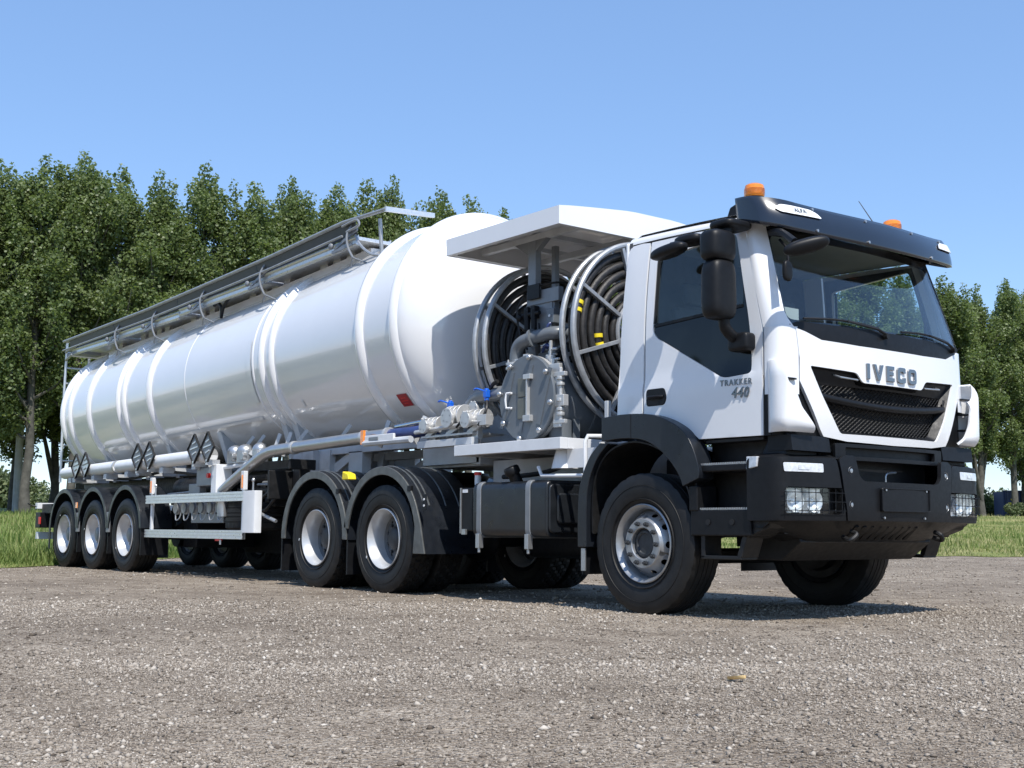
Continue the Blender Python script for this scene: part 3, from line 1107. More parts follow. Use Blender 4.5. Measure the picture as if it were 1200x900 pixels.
def holed_ring(mb, r0, h0, r1, h1, nh, hr, n=60, th=0.008):
    """conical disc between radii r0,r1 with nh round holes, axis +y"""
    def fn(u, v):
        rad = r0 + (r1 - r0) * v
        hh = h0 + (h1 - h0) * v
        return V(rad * math.cos(u), hh, rad * math.sin(u))
    rm = (r0 + r1) / 2
    du = 2 * PI / nh
    for i in range(nh):
        a0 = i * du
        out = []
        # sector with one hole: triangulated by the panel helper in (arc length, v) space
        S1 = rm * du
        wv = math.hypot(r1 - r0, h1 - h0)
        hole = [(S1 / 2 + hr * math.cos(t * 2 * PI / 14), wv / 2 + min(hr, wv * 0.42) * math.sin(t * 2 * PI / 14)) for t in range(14)]
        panel(mb, [(0, 0), (S1, 0), (S1, wv), (0, wv)], [hole], lambda s, v, a0=a0: fn(a0 + s / rm, v / wv), 0.03, th, side=-1)
DISCG = mat('shade_grey_wheel_disc', (0.10, 0.105, 0.11), 0.45, var=0.1, vscale=12)  # shade inside the drive rims put into the disc's grey
TYH = {'drive': 0.1525, 'trailer': 0.1875}
def make_wheel(name, tyre, kind, loc, side, parent):
    """side -1: outer face towards -y"""
    wname = empty(name, loc, parent)
    cx, cy, cz = loc
    def place(mb):
        k = MB()
        k.v = [(cx + x, cy + y * side * 1.0, cz + z) for x, y, z in mb.v]
        k.f = [f if side > 0 else f[::-1] for f in mb.f]
        return k
    # in local space the outer face is +y
    t = place(tyre).build('tyre', RUBBER, wname, sharp=28)
    rm = MB()
    if kind == 'front':
        hw = 0.155
        rm.lathe([(0.295, -hw * 0.8), (0.27, -hw * 0.6), (0.262, 0.0), (0.268, hw * 0.62), (0.287, hw * 0.80), (0.305, hw * 0.86), (0.306, hw * 0.93), (0.298, hw * 0.97), (0.283, hw * 0.88), (0.268, hw * 0.72)], (0, 0, 0), (0, 1, 0), 64)
        holed_ring(rm, 0.265, 0.035, 0.190, 0.145, 10, 0.026)
        rm.lathe([(0.192, 0.143), (0.186, 0.150), (0.124, 0.150), (0.118, 0.144), (0.116, 0.06)], (0, 0, 0), (0, 1, 0), 60)
        ro = place(rm).build('rim', RIMS, wname, sharp=40)
        hb = MB()
        hb.lathe([(0.118, 0.02), (0.112, 0.115), (0.095, 0.128), (0.08, 0.128), (0.074, 0.118), (0.0, 0.118)], (0, 0, 0), (0, 1, 0), 40)
        bk_ = MB()
        bk_.lathe([(0.300, -hw * 0.93), (0.24, -hw * 0.95), (0.22, -hw * 1.35), (0.0, -hw * 1.35)], (0, 0, 0), (0, 1, 0), 40)
        place(bk_).build('brake_cover', DARK, wname)
        place(hb).build('hub', HUB, wname)
        nt_ = MB()
        for i in range(10):
            a = 2 * PI * (i + 0.5) / 10
            p = V(0.155 * math.cos(a), 0.15, 0.155 * math.sin(a))
            nt_.cyl(p, p + V(0, 0.022, 0), 0.019, 6, 0.018)
            nt_.cyl(p + V(0, 0.022, 0), p + V(0, 0.036, 0), 0.010, 8)
        place(nt_).builds('wheel_nut', HUB, wname, sharp=30)
    else:
        hw = 0.15 if kind == 'drive' else 0.185
        dd = 0.0 if kind == 'drive' else 0.06
        disc = -0.035 if kind == 'drive' else 0.045
        rm.lathe([(0.295, -hw * 0.8), (0.27, -hw * 0.6), (0.258, -hw * 0.3), (0.244, -0.03), (0.250, 0.02), (0.262, hw * 0.45), (0.272, hw * 0.66), (0.287, hw * 0.80), (0.305, hw * 0.86), (0.306, hw * 0.95), (0.298, hw * 0.99), (0.283, hw * 0.86), (0.262, hw * 0.60), (0.252, hw * 0.35), (0.244, disc + 0.01)], (0, 0, 0), (0, 1, 0), 64)
        dk = MB()
        dk.lathe([(0.246, disc + 0.012), (0.225, disc - 0.012)], (0, 0, 0), (0, 1, 0), 60)
        holed_ring(dk, 0.227, disc - 0.012, 0.180, disc + 0.0, 10, 0.018)
        dk.lathe([(0.182, disc), (0.135, disc + 0.004), (0.118, disc + 0.004)], (0, 0, 0), (0, 1, 0), 60)
        place(dk).build('wheel_disc', DISCG if kind == 'drive' else RIMW, wname, sharp=40)
        wm = MB()
        wm.box(-0.30, -0.285, TYH[kind] + 0.0005, TYH[kind] + 0.003, -0.20, -0.175)
        place(wm).build('paint_mark', PLATW, wname)
        place(rm).build('rim', RIMW, wname, sharp=40)
        hb = MB()
        ho = 0.05 if kind == 'drive' else 0.06
        hb.lathe([(0.138, disc + 0.002), (0.134, disc + 0.02), (0.118, disc + 0.028), (0.108, disc + ho), (0.09, disc + ho + 0.01), (0.05, disc + ho + 0.016), (0, disc + ho + 0.016)], (0, 0, 0), (0, 1, 0), 40)
        hb.lathe([(0.264, -hw * 0.7), (0.0, -hw * 0.7)], (0, 0, 0), (0, 1, 0), 30)
        place(hb).build('hub', HUB if kind == 'drive' else GREY, wname)
        nt_ = MB()
        for i in range(10):
            a = 2 * PI * (i + 0.5) / 10
            p = V(0.162 * math.cos(a), disc + 0.002, 0.162 * math.sin(a))
            nt_.cyl(p, p + V(0, 0.026, 0), 0.018, 6)
        place(nt_).builds('wheel_nut', HUB if kind == 'drive' else STEEL, wname, sharp=30)
    return wname
def clone_wheel(src, loc, flip, parent):
    c_ = copy_tree(src, parent, loc)
    if flip:
        c_.rotation_euler = (0, 0, PI)
    return c_
WZ = 0.538
wf = make_wheel('wheel', TY_F, 'front', (0, -1.065, WZ), -1, TR)
wf.rotation_euler = (0, 0.35, 0)
clone_wheel(wf, (0, 1.065, WZ), True, TR)
XD = (-3.734, -5.114)
wd = make_wheel('wheel', TY_D, 'drive', (XD[0], -1.07, WZ), -1, TR)
clone_wheel(wd, (XD[1], -1.07, WZ), False, TR).rotation_euler = (0, 0.5, 0)
for x in XD:
    clone_wheel(wd, (x, -0.72, WZ), True, TR)
    clone_wheel(wd, (x, 0.72, WZ), False, TR)
    clone_wheel(wd, (x, 1.07, WZ), True, TR)

# ---- chassis
mb = MB()
for sg in (-1, 1):
    mb.box(1.05, -5.9, sg * 0.40, sg * 0.41, 0.80, 1.06)
    mb.box(1.05, -5.9, sg * 0.33, sg * 0.41, 1.052, 1.06)
    mb.box(1.05, -5.9, sg * 0.33, sg * 0.41, 0.80, 0.808)
for x in (1.0, 0.2, -0.9, -2.0, -3.0, -4.4, -5.8):
    mb.box(x, x - 0.08, -0.40, 0.40, 0.83, 1.03)
mb.builds('chassis_frame', DARK, TR, bevel=0.003)
mb = MB()
mb.tube([(0, -0.9, WZ), (0, -0.75, WZ - 0.02), (0, -0.5, WZ - 0.1), (0, 0.5, WZ - 0.1), (0, 0.75, WZ - 0.02), (0, 0.9, WZ)], 0.065, 10)
mb.build('front_axle', DARK, TR)
for x in XD:
    mb = MB()
    mb.cyl((x, -0.95, WZ), (x, 0.95, WZ), 0.085, 14)
    mb.ball((x, 0, WZ), 0.26, 0.20, 0.24, 16, 10)
    mb.build('drive_axle', DARK, TR)
mb = MB()
for sg in (-1, 1):
    for x0, x1, zc in ((-0.75, 0.75, 0.66), (-5.3, -3.5, 0.80)):
        for k in range(4):
            mb.beam((x0 + 0.1 * k, sg * 0.45, zc + 0.10 - 0.03 * k), ((x0 + x1) / 2, sg * 0.45, zc - 0.06 - 0.03 * k + 0.06), 0.08, 0.02)
            mb.beam((x1 - 0.1 * k, sg * 0.45, zc + 0.10 - 0.03 * k), ((x0 + x1) / 2, sg * 0.45, zc - 0.06 - 0.03 * k + 0.06), 0.08, 0.02)
mb.builds('leaf_springs', DARK, TR)
mb = MB()
mb.box(0.95, -0.9, -0.38, 0.38, 0.62, 1.25)
mb.box(-0.9, -2.6, -0.16, 0.16, 0.62, 0.95)
mb.builds('engine_and_gearbox', DARK, TR, bevel=0.03)
mb = MB()
mb.lathe([(0.0, 0.0), (0.46, 0.0), (0.47, -0.03), (0.45, -0.07), (0.30, -0.10), (0, -0.10)], (-4.35, 0, 1.25), (0, 0, 1), 40)
for sg in (-1, 1):
    mb.box(-4.0, -4.7, sg * 0.28, sg * 0.42, 1.06, 1.16)
mb.build('fifth_wheel', DARK, TR, bevel=0.004)

# ---- cab surfaces
def side_y(x, z, sg=-1):
    y = 1.150
    if z > 2.1:
        y -= 0.055 * (z - 2.1) ** 2 / 0.64
    t = min(1, max(0, (1.79 - z) / 0.03))
    y += 0.011 * t * t * (3 - 2 * t)
    y -= 0.10 * max(0.0, (x - 1.05)) ** 2
    y -= 0.25 * max(0.0, (-0.18 - x)) ** 1.6
    return sg * y
def front_x(y, z):
    x = 1.462 - 0.098 * y * y
    if z > 2.07:
        x -= 0.315 * (z - 2.07) + 0.02 * max(0, z - 2.07) ** 2
    else:
        x -= 0.02 * (max(0, 1.55 - z) / 0.25) ** 2
    x -= 0.30 * max(0.0, abs(y) - 0.93) ** 1.7
    return x
cabin = MB()
for sg in (-1, 1):
    fn = lambda x, z, sg=sg: V(x, side_y(x, z, sg), z)
    door = [(-0.028, 1.535), (0.165, 1.515), (0.35, 1.455), (0.47, 1.385), (0.558, 1.317), (1.172, 1.312), (1.176, 1.60), (1.168, 2.09), (1.08, 2.50), (0.978, 2.885), (0.50, 2.915), (0.004, 2.925)]
    win = rnd_poly([(0.085, 2.775), (0.90, 2.835), (0.955, 2.62), (1.055, 2.15), (1.072, 1.85), (1.062, 1.765), (0.80, 1.752), (0.105, 2.135), (0.068, 2.19)], [0.04, 0.05, 0.3, 0.3, 0.05, 0.03, 0.06, 0.08, 0.05])
    dmb = MB()
    panel(dmb, door, [win], fn, 0.07, 0.035, side=1 if sg < 0 else -1)
    dr = dmb.build('door', WHITE, TR, sharp=40, bevel=0.004)
    ip = MB()
    inner = [(-0.0, 1.56), (0.2, 1.54), (0.6, 1.36), (1.12, 1.36), (1.12, 2.09), (1.02, 2.5), (0.93, 2.86), (0.03, 2.88)]
    panel(ip, inner, [win], lambda x, z, sg=sg: V(x, side_y(x, z, sg) - sg * 0.04, z), 0.12, 0.012, side=1 if sg < 0 else -1)
    ip.build('door_trim', INTD, dr)
    # window: clear part above, glossy black part below
    gl = rnd_poly([(0.09, 2.77), (0.895, 2.828), (0.95, 2.62), (0.985, 2.46), (0.985, 2.265), (0.09, 2.225)], 0.03)
    gm = MB()
    panel(gm, gl, [], lambda x, z, sg=sg: V(x, side_y(x, z, sg) - sg * 0.010, z), 0.12, 0.005, side=1 if sg < 0 else -1)
    gm.build('window_glass', GLASST, dr)
    lo = rnd_poly([(0.075, 2.215), (0.985, 2.255), (0.985, 2.46), (0.96, 2.60), (1.05, 2.145), (1.067, 1.85), (1.058, 1.770), (0.80, 1.757), (0.11, 2.14)], 0.02)
    lo = [(0.078, 2.222), (0.992, 2.262), (0.992, 2.462), (0.958, 2.60), (1.052, 2.15), (1.069, 1.85), (1.058, 1.768), (0.80, 1.756), (0.112, 2.136), (0.076, 2.185)]
    lm = MB()
    panel(lm, lo, [], lambda x, z, sg=sg: V(x, side_y(x, z, sg) - sg * 0.008, z), 0.1, 0.02, side=1 if sg < 0 else -1)
    lm.build('lower_window_panel', PANELB, dr)
    sb = MB()
    for a, b in (((0.08, 2.232), (0.985, 2.272)),):
        sb.beam((a[0], side_y(*a, sg) - sg * 0.002, a[1]), (b[0], side_y(*b, sg) - sg * 0.002, b[1]), 0.012, 0.022)
    sb.beam((0.085, side_y(0.08, 2.25, sg) - sg * 0.002, 2.25), (0.105, side_y(0.08, 2.76, sg) - sg * 0.002, 2.765), 0.02, 0.02)
    sb.build('window_seal', BLACK, dr)
    # handle
    hd = MB()
    pp = rnd_poly([(-0.0, 1.60), (0.20, 1.60), (0.225, 1.66), (0.20, 1.735), (0.0, 1.735)], 0.03)
    panel(hd, pp, [], lambda x, z, sg=sg: V(x, side_y(x, z, sg) + sg * 0.004, z), 0.06, 0.012, side=1 if sg < 0 else -1)
    yy = side_y(0.1, 1.66, sg)
    hd.tube([(0.02, yy + sg * 0.004, 1.667), (0.05, yy + sg * 0.03, 1.667), (0.15, yy + sg * 0.03, 1.667), (0.185, yy + sg * 0.004, 1.667)], 0.014, 8)
    hd.build('handle', BLACK, dr, bevel=0.003)
    # quarter panel
    q = MB()
    panel(q, [(-0.355, 1.50), (-0.050, 1.535), (-0.018, 2.925), (-0.10, 2.935), (-0.235, 2.93), (-0.262, 2.88)], [], fn, 0.05, 0.03, side=1 if sg < 0 else -1)
    q.build('rear_side_panel', WHITE, TR, sharp=40, bevel=0.004)
    # upper cap joining side and roof
    rc = MB()
    def capf(u, v, sg=sg):
        x = -0.262 + u * (1.11 + 0.262)
        zt = 2.93 - 0.045 * u ** 2
        a = v * PI / 2
        y0 = abs(side_y(min(x, 1.0), zt, -1))
        return V(x, sg * (y0 - 0.085 * (1 - math.cos(a))), zt + 0.012 + 0.075 * math.sin(a) * (1 - 0.25 * u))
    rc.grid(capf, 14, 6, flip=sg > 0)
    rc.build('roof_rail', WHITE, TR, fixn=False, sharp=60)
    dr_ = MB()
    dr_.tube([(-0.16 + k * 0.10, sg * (abs(side_y(0, 2.93)) - 0.052), 3.008 - 0.045 * (k / 10) ** 2) for k in range(11)], 0.009, 6)
    dr_.build('drip_strip', BLACK, TR)
    # A-pillar strip from the door edge to the windscreen edge
    ap = MB()
    def apf(u, v, sg=sg):
        z = 2.085 + v * (2.90 - 2.085)
        xe = 1.178 - (z - 2.09) * 0.235 - 0.02 * v * v
        o_ = V(xe, side_y(xe, z, sg), z)
        yi = sg * (1.075 - 0.075 * v)
        # rounded lower corner of the windscreen opening
        yi -= sg * 0.055 * max(0, 1 - v / 0.18) ** 2
        i_ = V(front_x(yi, z), yi, z)
        k = V(front_x(sg * 1.14, z) - 0.02, sg * 1.150, z)
        a = o_.lerp(k, u)
        b = k.lerp(i_, u)
        return a.lerp(b, u)
    ap.grid(apf, 8, 14, flip=sg > 0)
    ap.build('windscreen_pillar', WHITE, TR, fixn=False, sharp=60)
# rear wall + floor of the cab
mb = MB()
mb.box(-0.26, -0.30, -1.10, 1.10, 1.45, 2.97)
mb.build('rear_wall', WHITE, TR, bevel=0.02)
mb = MB()
mb.box(-0.22, -0.255, -1.09, 1.09, 1.5, 2.96)
mb.box(-0.22, 1.25, -1.08, 1.08, 1.36, 1.40)
mb.builds('cab_lining', INTD, TR)
# roof
mb = MB()
def roof(u, v):
    x = -0.262 + u * 1.40
    y = -1.062 + v * 2.124
    e = abs(y) / 1.062
    z = 2.93 - 0.045 * u ** 2 + 0.085 + 0.085 * (1 - e ** 3) * (1 - 0.3 * u)
    z -= 0.10 * max(0, u - 0.86) / 0.14
    z -= 0.08 * max(0, 0.06 - u) / 0.06
    return V(x, y, z)
mb.grid(roof, 24, 20)
mb.build('roof', WHITE, TR, fixn=False, sharp=60)
mb = MB()
mb.grid(lambda u, v: V(-0.2 + u * 1.35, -1.05 + v * 2.1, 2.93 - 0.04 * u), 6, 6)
mb.box(1.02, 1.14, -1.02, 1.02, 2.86, 2.93)
mb.build('headliner', INTG, TR)
mb = MB()
mb.box(0.55, 0.25, -0.35, 0.35, 3.03, 3.10)
mb.build('roof_hatch', WHITE, TR, bevel=0.02)

# front panel with grille opening
gout = [(-0.862, 1.800), (-0.42, 1.784), (-0.375, 1.722), (0.36, 1.722), (0.44, 1.790), (0.93, 1.825), (0.80, 1.60), (0.655, 1.352), (-0.534, 1.332), (-0.70, 1.53)]
gout = rnd_poly([(-0.89, 1.812), (-0.43, 1.792), (-0.37, 1.722), (0.37, 1.722), (0.43, 1.792), (0.89, 1.812), (0.755, 1.55), (0.60, 1.338), (-0.60, 1.338), (-0.755, 1.55)], [0.02, 0.03, 0.03, 0.03, 0.03, 0.02, 0.3, 0.03, 0.03, 0.3], 4)
pan = [(-1.005, 2.075), (-0.98, 1.86), (-0.985, 1.70), (-0.80, 1.365), (-0.76, 1.312), (-0.53, 1.286), (0, 1.278), (0.53, 1.286), (0.76, 1.312), (0.80, 1.365), (0.985, 1.70), (0.98, 1.86), (1.005, 2.075), (0.93, 2.055), (0.78, 2.005), (0.4, 1.992), (0, 1.99), (-0.4, 1.992), (-0.78, 2.005), (-0.93, 2.055)]
ff = lambda y, z: V(front_x(y, z), y, z)
mb = MB()
panel(mb, pan, [gout], ff, 0.055, 0.03, side=1)
fp = mb.build('front_panel', WHITE, TR, sharp=40, bevel=0.006)
# grille surround: slopes back into the opening
gr = empty('grille', (1.44, 0, 1.55), TR)
inner = [(y * 0.93 + 0.0, 1.57 + (z - 1.57) * 0.86) for y, z in gout]
mb = MB()
n = len(gout)
vs = [ff(y, z) - V(0.012, 0, 0) for y, z in gout] + [V(front_x(y, z) - 0.07, y, z) for y, z in inner]
mb.add(vs, [(i, (i + 1) % n, (i + 1) % n + n, i + n) for i in range(n)])
mb.build('grille_surround', BLACK, gr, sharp=30, fixn=False)
mb = MB()
panel(mb, [(-0.86, 1.80), (-0.43, 1.783), (-0.375, 1.71), (0.375, 1.71), (0.43, 1.783), (0.86, 1.80), (0.8, 1.69), (-0.8, 1.69)], [], lambda y, z: V(front_x(y, z) - 0.035 - 0.3 * (1.80 - z), y, z), 0.08, 0.01, side=1)
mb.build('upper_lip', BLACK, gr, sharp=30)
mb = MB()
panel(mb, [(-0.80, 1.72), (0.80, 1.72), (0.58, 1.35), (-0.58, 1.35)], [], lambda y, z: V(front_x(y, z) - 0.11, y, z), 0.2, 0.01, side=1)
mb.build('grille_backing', DARK, gr)
# diamond mesh
mb = MB()
def mesh_line(y0, z0, y1, z1):
    def lim(z):
        t = (z - 1.36) / (1.71 - 1.36)
        return 0.585 + (0.80 - 0.585) * t
    N = 12
    pts = []
    for i in range(N + 1):
        t = i / N
        y, z = y0 + (y1 - y0) * t, z0 + (z1 - z0) * t
        if abs(y) < lim(z):
            pts.append(V(front_x(y, z) - 0.072, y, z))
        elif pts:
            break
    if len(pts) > 1:
        mb.tube(pts, 0.0045, 4, cap=False)
zz0, zz1 = 1.36, 1.71
sp = 0.047
k = -1.35
while k < 1.35:
    mesh_line(k, zz0, k + 0.50, zz1)
    mesh_line(k, zz0, k - 0.50, zz1)
    k += sp
o = mb.build('diamond_mesh', BLACK, gr, fixn=False)
o['kind'] = 'stuff'
mb = MB()
bar = [(-0.79, 1.615), (-0.4, 1.572), (0, 1.562), (0.4, 1.572), (0.79, 1.615)]
for (a, b), zoff in (((0, 0), 0.0),):
    def bf_(u, v):
        y = -0.775 + 1.55 * u
        zc = 1.555 + 0.05 * (y / 0.775) ** 2
        th = v * 2 * PI
        return V(front_x(y, zc) - 0.045 + 0.030 * math.cos(th), y, zc + 0.028 * math.sin(th))
    mb.grid(bf_, 24, 12)
mb.build('grille_bar', BLACK, gr, sharp=60)
mb = MB()
for sg in (-1, 1):
    for y in (0.52,):
        z = 1.758
        pts = [(front_x(y, z) - 0.05, sg * (y + 0.105), z + 0.008), (front_x(y, z) + 0.002, sg * (y + 0.10), z - 0.012), (front_x(y, z) + 0.004, sg * (y - 0.10), z - 0.018), (front_x(y, z) - 0.05, sg * (y - 0.105), z)]
        h_ = MB()
        h_.tube(pts, 0.007, 8)
        h_.build('grab_handle', STEEL, gr)
# badge letters
def letter_polys():
    W_, Hh = 0.100, 0.118
    s_ = 0.030
    L_ = {}
    L_['I'] = (0.034, [[(0, 0), (s_ + .002, 0), (s_ + .002, Hh), (0, Hh)]], [])
    L_['V'] = (0.118, [[(0.042, 0), (0.076, 0), (0.118, Hh), (0.084, Hh), (0.059, 0.036), (0.034, Hh), (0, Hh)]], [])
    L_['E'] = (0.092, [[(0, 0), (0.092, 0), (0.092, s_), (s_, s_), (s_, 0.046), (0.082, 0.046), (0.082, 0.073), (s_, 0.073), (s_, Hh - s_), (0.092, Hh - s_), (0.092, Hh), (0, Hh)]], [])
    o_ = rnd_poly([(0, 0), (0.112, 0), (0.112, Hh), (0, Hh)], 0.036, 4)
    i_ = rnd_poly([(s_, s_), (0.112 - s_, s_), (0.112 - s_, Hh - s_), (s_, Hh - s_)], 0.012, 3)
    L_['O'] = (0.112, [o_], [i_])
    c_ = rnd_poly([(0, 0), (0.104, 0), (0.104, 0.042), (0.074, 0.042), (0.074, s_), (s_, s_), (s_, Hh - s_), (0.074, Hh - s_), (0.074, Hh - 0.042), (0.104, Hh - 0.042), (0.104, Hh), (0, Hh)], [0.034, 0.034, 0.004, 0.004, 0.008, 0.012, 0.012, 0.008, 0.004, 0.004, 0.034, 0.034], 4)
    L_['C'] = (0.104, [c_], [])
    return L_
LP = letter_polys()
yc = -0.335
bd = empty('badge', (1.46, 0, 1.82), TR)
for ch in 'IVECO':
    wd_, outs, hls = LP[ch]
    mb = MB()
    panel(mb, [(yc + a, 1.752 + b) for a, b in outs[0]], [[(yc + a, 1.752 + b) for a, b in h] for h in hls], lambda y, z: V(front_x(y, z) + 0.016, y, z), 0.04, 0.018, side=1)
    mb.build('letter', LETTER, bd, bevel=0.004, seg=2, sharp=30)
    yc += wd_ + 0.038

# corner panels, ear deflectors
def corner_path(t):
    """plan path from the door edge round the corner: t 0..1"""
    P = [(1.192, 1.158), (1.245, 1.160), (1.305, 1.135), (1.345, 1.065), (1.362, 0.990)]
    f_ = t * (len(P) - 1)
    i = min(int(f_), len(P) - 2)
    q = f_ - i
    p0, p1, p2, p3 = P[max(i - 1, 0)], P[i], P[i + 1], P[min(i + 2, len(P) - 1)]
    o_ = []
    for k in range(2):
        o_.append(0.5 * ((2 * p1[k]) + (p2[k] - p0[k]) * q + (2 * p0[k] - 5 * p1[k] + 4 * p2[k] - p3[k]) * q * q + (-p0[k] + 3 * p1[k] - 3 * p2[k] + p3[k]) * q ** 3))
    return o_
for sg in (-1, 1):
    mb = MB()
    def cf(u, v, sg=sg):
        z = 1.60 + v * 0.485
        x, y = corner_path(u)
        return V(x - 0.006 * v, sg * (y - 0.012 * v), z)
    mb.grid(cf, 12, 6, flip=sg > 0)
    mb.build('corner_panel', WHITE, TR, fixn=False, sharp=60)
    mb = MB()   # black slot behind the deflector
    def cb(u, v, sg=sg):
        z = 1.31 + v * 0.37
        x, y = corner_path(min(1, u * 1.25))
        if u > 0.8:
            y = 1.005 - (u - 0.8) / 0.2 * 0.24
            x = front_x(y, z)
        return V(x - 0.03, sg * (y - 0.012), z)
    mb.grid(cb, 14, 4, flip=sg > 0)
    mb.build('corner_backing', BLACK, TR, fixn=False, sharp=60)
    mb = MB()
    def ear(u, v, sg=sg):
        zt_ = 1.84 - 0.15 * float(smst(0.55, 1.0, u))
        z = 1.328 + v * (zt_ - 1.328)
        ye = float(np.interp(z, [1.33, 1.37, 1.50, 1.68, 1.80, 1.85], [0.90, 0.93, 1.045, 1.115, 1.135, 1.14]))
        xr = front_x(ye, z) + 0.085
        P = [V(1.222, 1.160, 0), V(1.28, 1.205, 0), V(1.35, 1.222, 0), V(1.415, 1.20, 0), V((1.415 + xr) / 2 + 0.012, (1.20 + ye) / 2 + 0.02, 0), V(xr, ye, 0)]
        Q = smooth_path(P, 5)
        f_ = u * (len(Q) - 1)
        i = min(int(f_), len(Q) - 2)
        p = Q[i].lerp(Q[i + 1], f_ - i)
        k = max(0, (v - 0.78) / 0.22) ** 2.2 + 0.8 * max(0, (0.16 - v) / 0.16) ** 2.2
        yv = p.y - (p.y - min(p.y, 1.158)) * 0.75 * k
        xv = p.x - 0.05 * k * max(0, (p.x - 1.25) / 0.2)
        return V(xv, sg * yv, z)
    mb.grid(ear, 25, 16, flip=sg > 0)
    o = mb.build('air_deflector', WHITE, TR, fixn=False, sharp=60)
    sm = o.modifiers.new('thickness', 'SOLIDIFY')
    sm.thickness = 0.022
    sm.offset = -1
    bv = o.modifiers.new('bevel', 'BEVEL')
    bv.width = 0.008
    bv.segments = 3
    bv.limit_method = 'ANGLE'
    bv.angle_limit = R_(50)
    mb = MB()
    for zf in (1.45, 1.58, 1.70):
        mb.box(1.30, 1.375, sg * 1.03, sg * 1.15, zf, zf + 0.012)
    mb.builds('deflector_vanes', BLACK, TR)
    # black strip in the gap between door and deflector
    mb = MB()
    mb.box(1.165, 1.235, sg * 1.09, sg * 1.150, 1.31, 1.74)
    mb.build('gap_seal', BLACK, TR)

# windscreen
wsc = [(-1.085, 2.20), (-1.06, 2.12), (-0.98, 2.085), (0.98, 2.085), (1.06, 2.12), (1.085, 2.20), (1.03, 2.86), (-1.03, 2.86)]
mb = MB()
panel(mb, wsc, [], lambda y, z: V(front_x(y, z) - 0.006, y, z), 0.11, 0.006, side=1)
ws = mb.build('windscreen', GLASS, TR, sharp=60)
mb = MB()
frit_o = [(-1.09, 2.24), (-1.075, 2.12), (-1.0, 2.075), (1.0, 2.075), (1.075, 2.12), (1.09, 2.24), (1.035, 2.88), (-1.035, 2.88)]
frit_i = rnd_poly([(-1.045, 2.14), (1.045, 2.14), (0.985, 2.80), (-0.985, 2.80)], 0.06)
panel(mb, frit_o, [frit_i], lambda y, z: V(front_x(y, z) - 0.016, y, z), 0.08, 0.01, side=1)
mb.build('windscreen_seal', BLACK, ws)
mb = MB()   # cowl below the glass
cow = [(-1.05, 2.10), (-0.93, 2.045), (-0.78, 1.998), (-0.4, 1.985), (0, 1.983), (0.4, 1.985), (0.78, 1.998), (0.93, 2.045), (1.05, 2.10), (0.98, 2.125), (-0.98, 2.125)]
panel(mb, cow, [], lambda y, z: V(front_x(y, min(z, 2.07)) - 0.004 - 0.16 * max(0, z - 2.05), y, z), 0.07, 0.02, side=1)
mb.build('cowl', BLACK, TR, sharp=50)
for y0, y1, ya in ((-0.10, -0.93, -0.28), (0.92, 0.12, 0.70)):
    wp = MB()
    def on(y, z, k=0.02):
        return V(front_x(y, z) + k, y, z)
    wp.tube([on(y0 + 0.02 if y0 < 0 else y0, 2.10, 0.02), on((y0 + ya) / 2, 2.135, 0.03), on((y0 + y1) / 2, 2.165, 0.03)], [0.012, 0.010, 0.007], 6)
    wp.tube([on(y1 + (y0 - y1) * t, 2.150 + 0.025 * math.sin(t * PI) - 0.01 * t, 0.014) for t in np.linspace(0.0, 0.92, 9)], 0.009, 6)
    wp.cyl(on(y0, 2.09, -0.01), on(y0, 2.09, 0.035), 0.02, 10)
    wp.build('wiper', DARK, TR)

# interior
mb = MB()
def dash(u, v):
    y = -1.04 + 2.08 * u
    P = [(1.30, 2.07), (1.20, 2.10), (1.02, 2.09), (0.90, 2.02), (0.86, 1.85), (0.90, 1.55)]
    f_ = v * (len(P) - 1)
    i = min(int(f_), len(P) - 2)
    t = f_ - i
    x = P[i][0] * (1 - t) + P[i + 1][0] * t - 0.08 * y * y
    z = P[i][1] * (1 - t) + P[i + 1][1] * t
    if 0.2 < y < 0.8:
        z += 0.05 * math.sin((y - 0.2) / 0.6 * PI) * (1 if 0.3 < v < 0.65 else 0.3)
    return V(x, y, z)
mb.grid(dash, 20, 15)
mb.build('dashboard', INTD, TR, sharp=50)
sw = MB()
cc_ = V(0.74, 0.50, 2.10)
axs = V(-0.72, 0, 0.70).normalized()
e1 = V(0, 1, 0)
e2 = axs.cross(e1)
sw.tube([cc_ + (e1 * math.cos(t) + e2 * math.sin(t)) * 0.225 for t in np.linspace(0, 2 * PI, 32, endpoint=False)], 0.016, 8, closed=True)
for a in (-0.1, PI + 0.1, PI * 1.5):
    sw.tube([cc_, cc_ + (e1 * math.cos(a) + e2 * math.sin(a)) * 0.22], 0.016, 6)
sw.cyl(cc_ - axs * 0.02, cc_ + axs * 0.02, 0.07, 16)
sw.cyl(cc_, cc_ - axs * 0.35, 0.04, 12)
sw.build('steering_wheel', BLACK, TR)
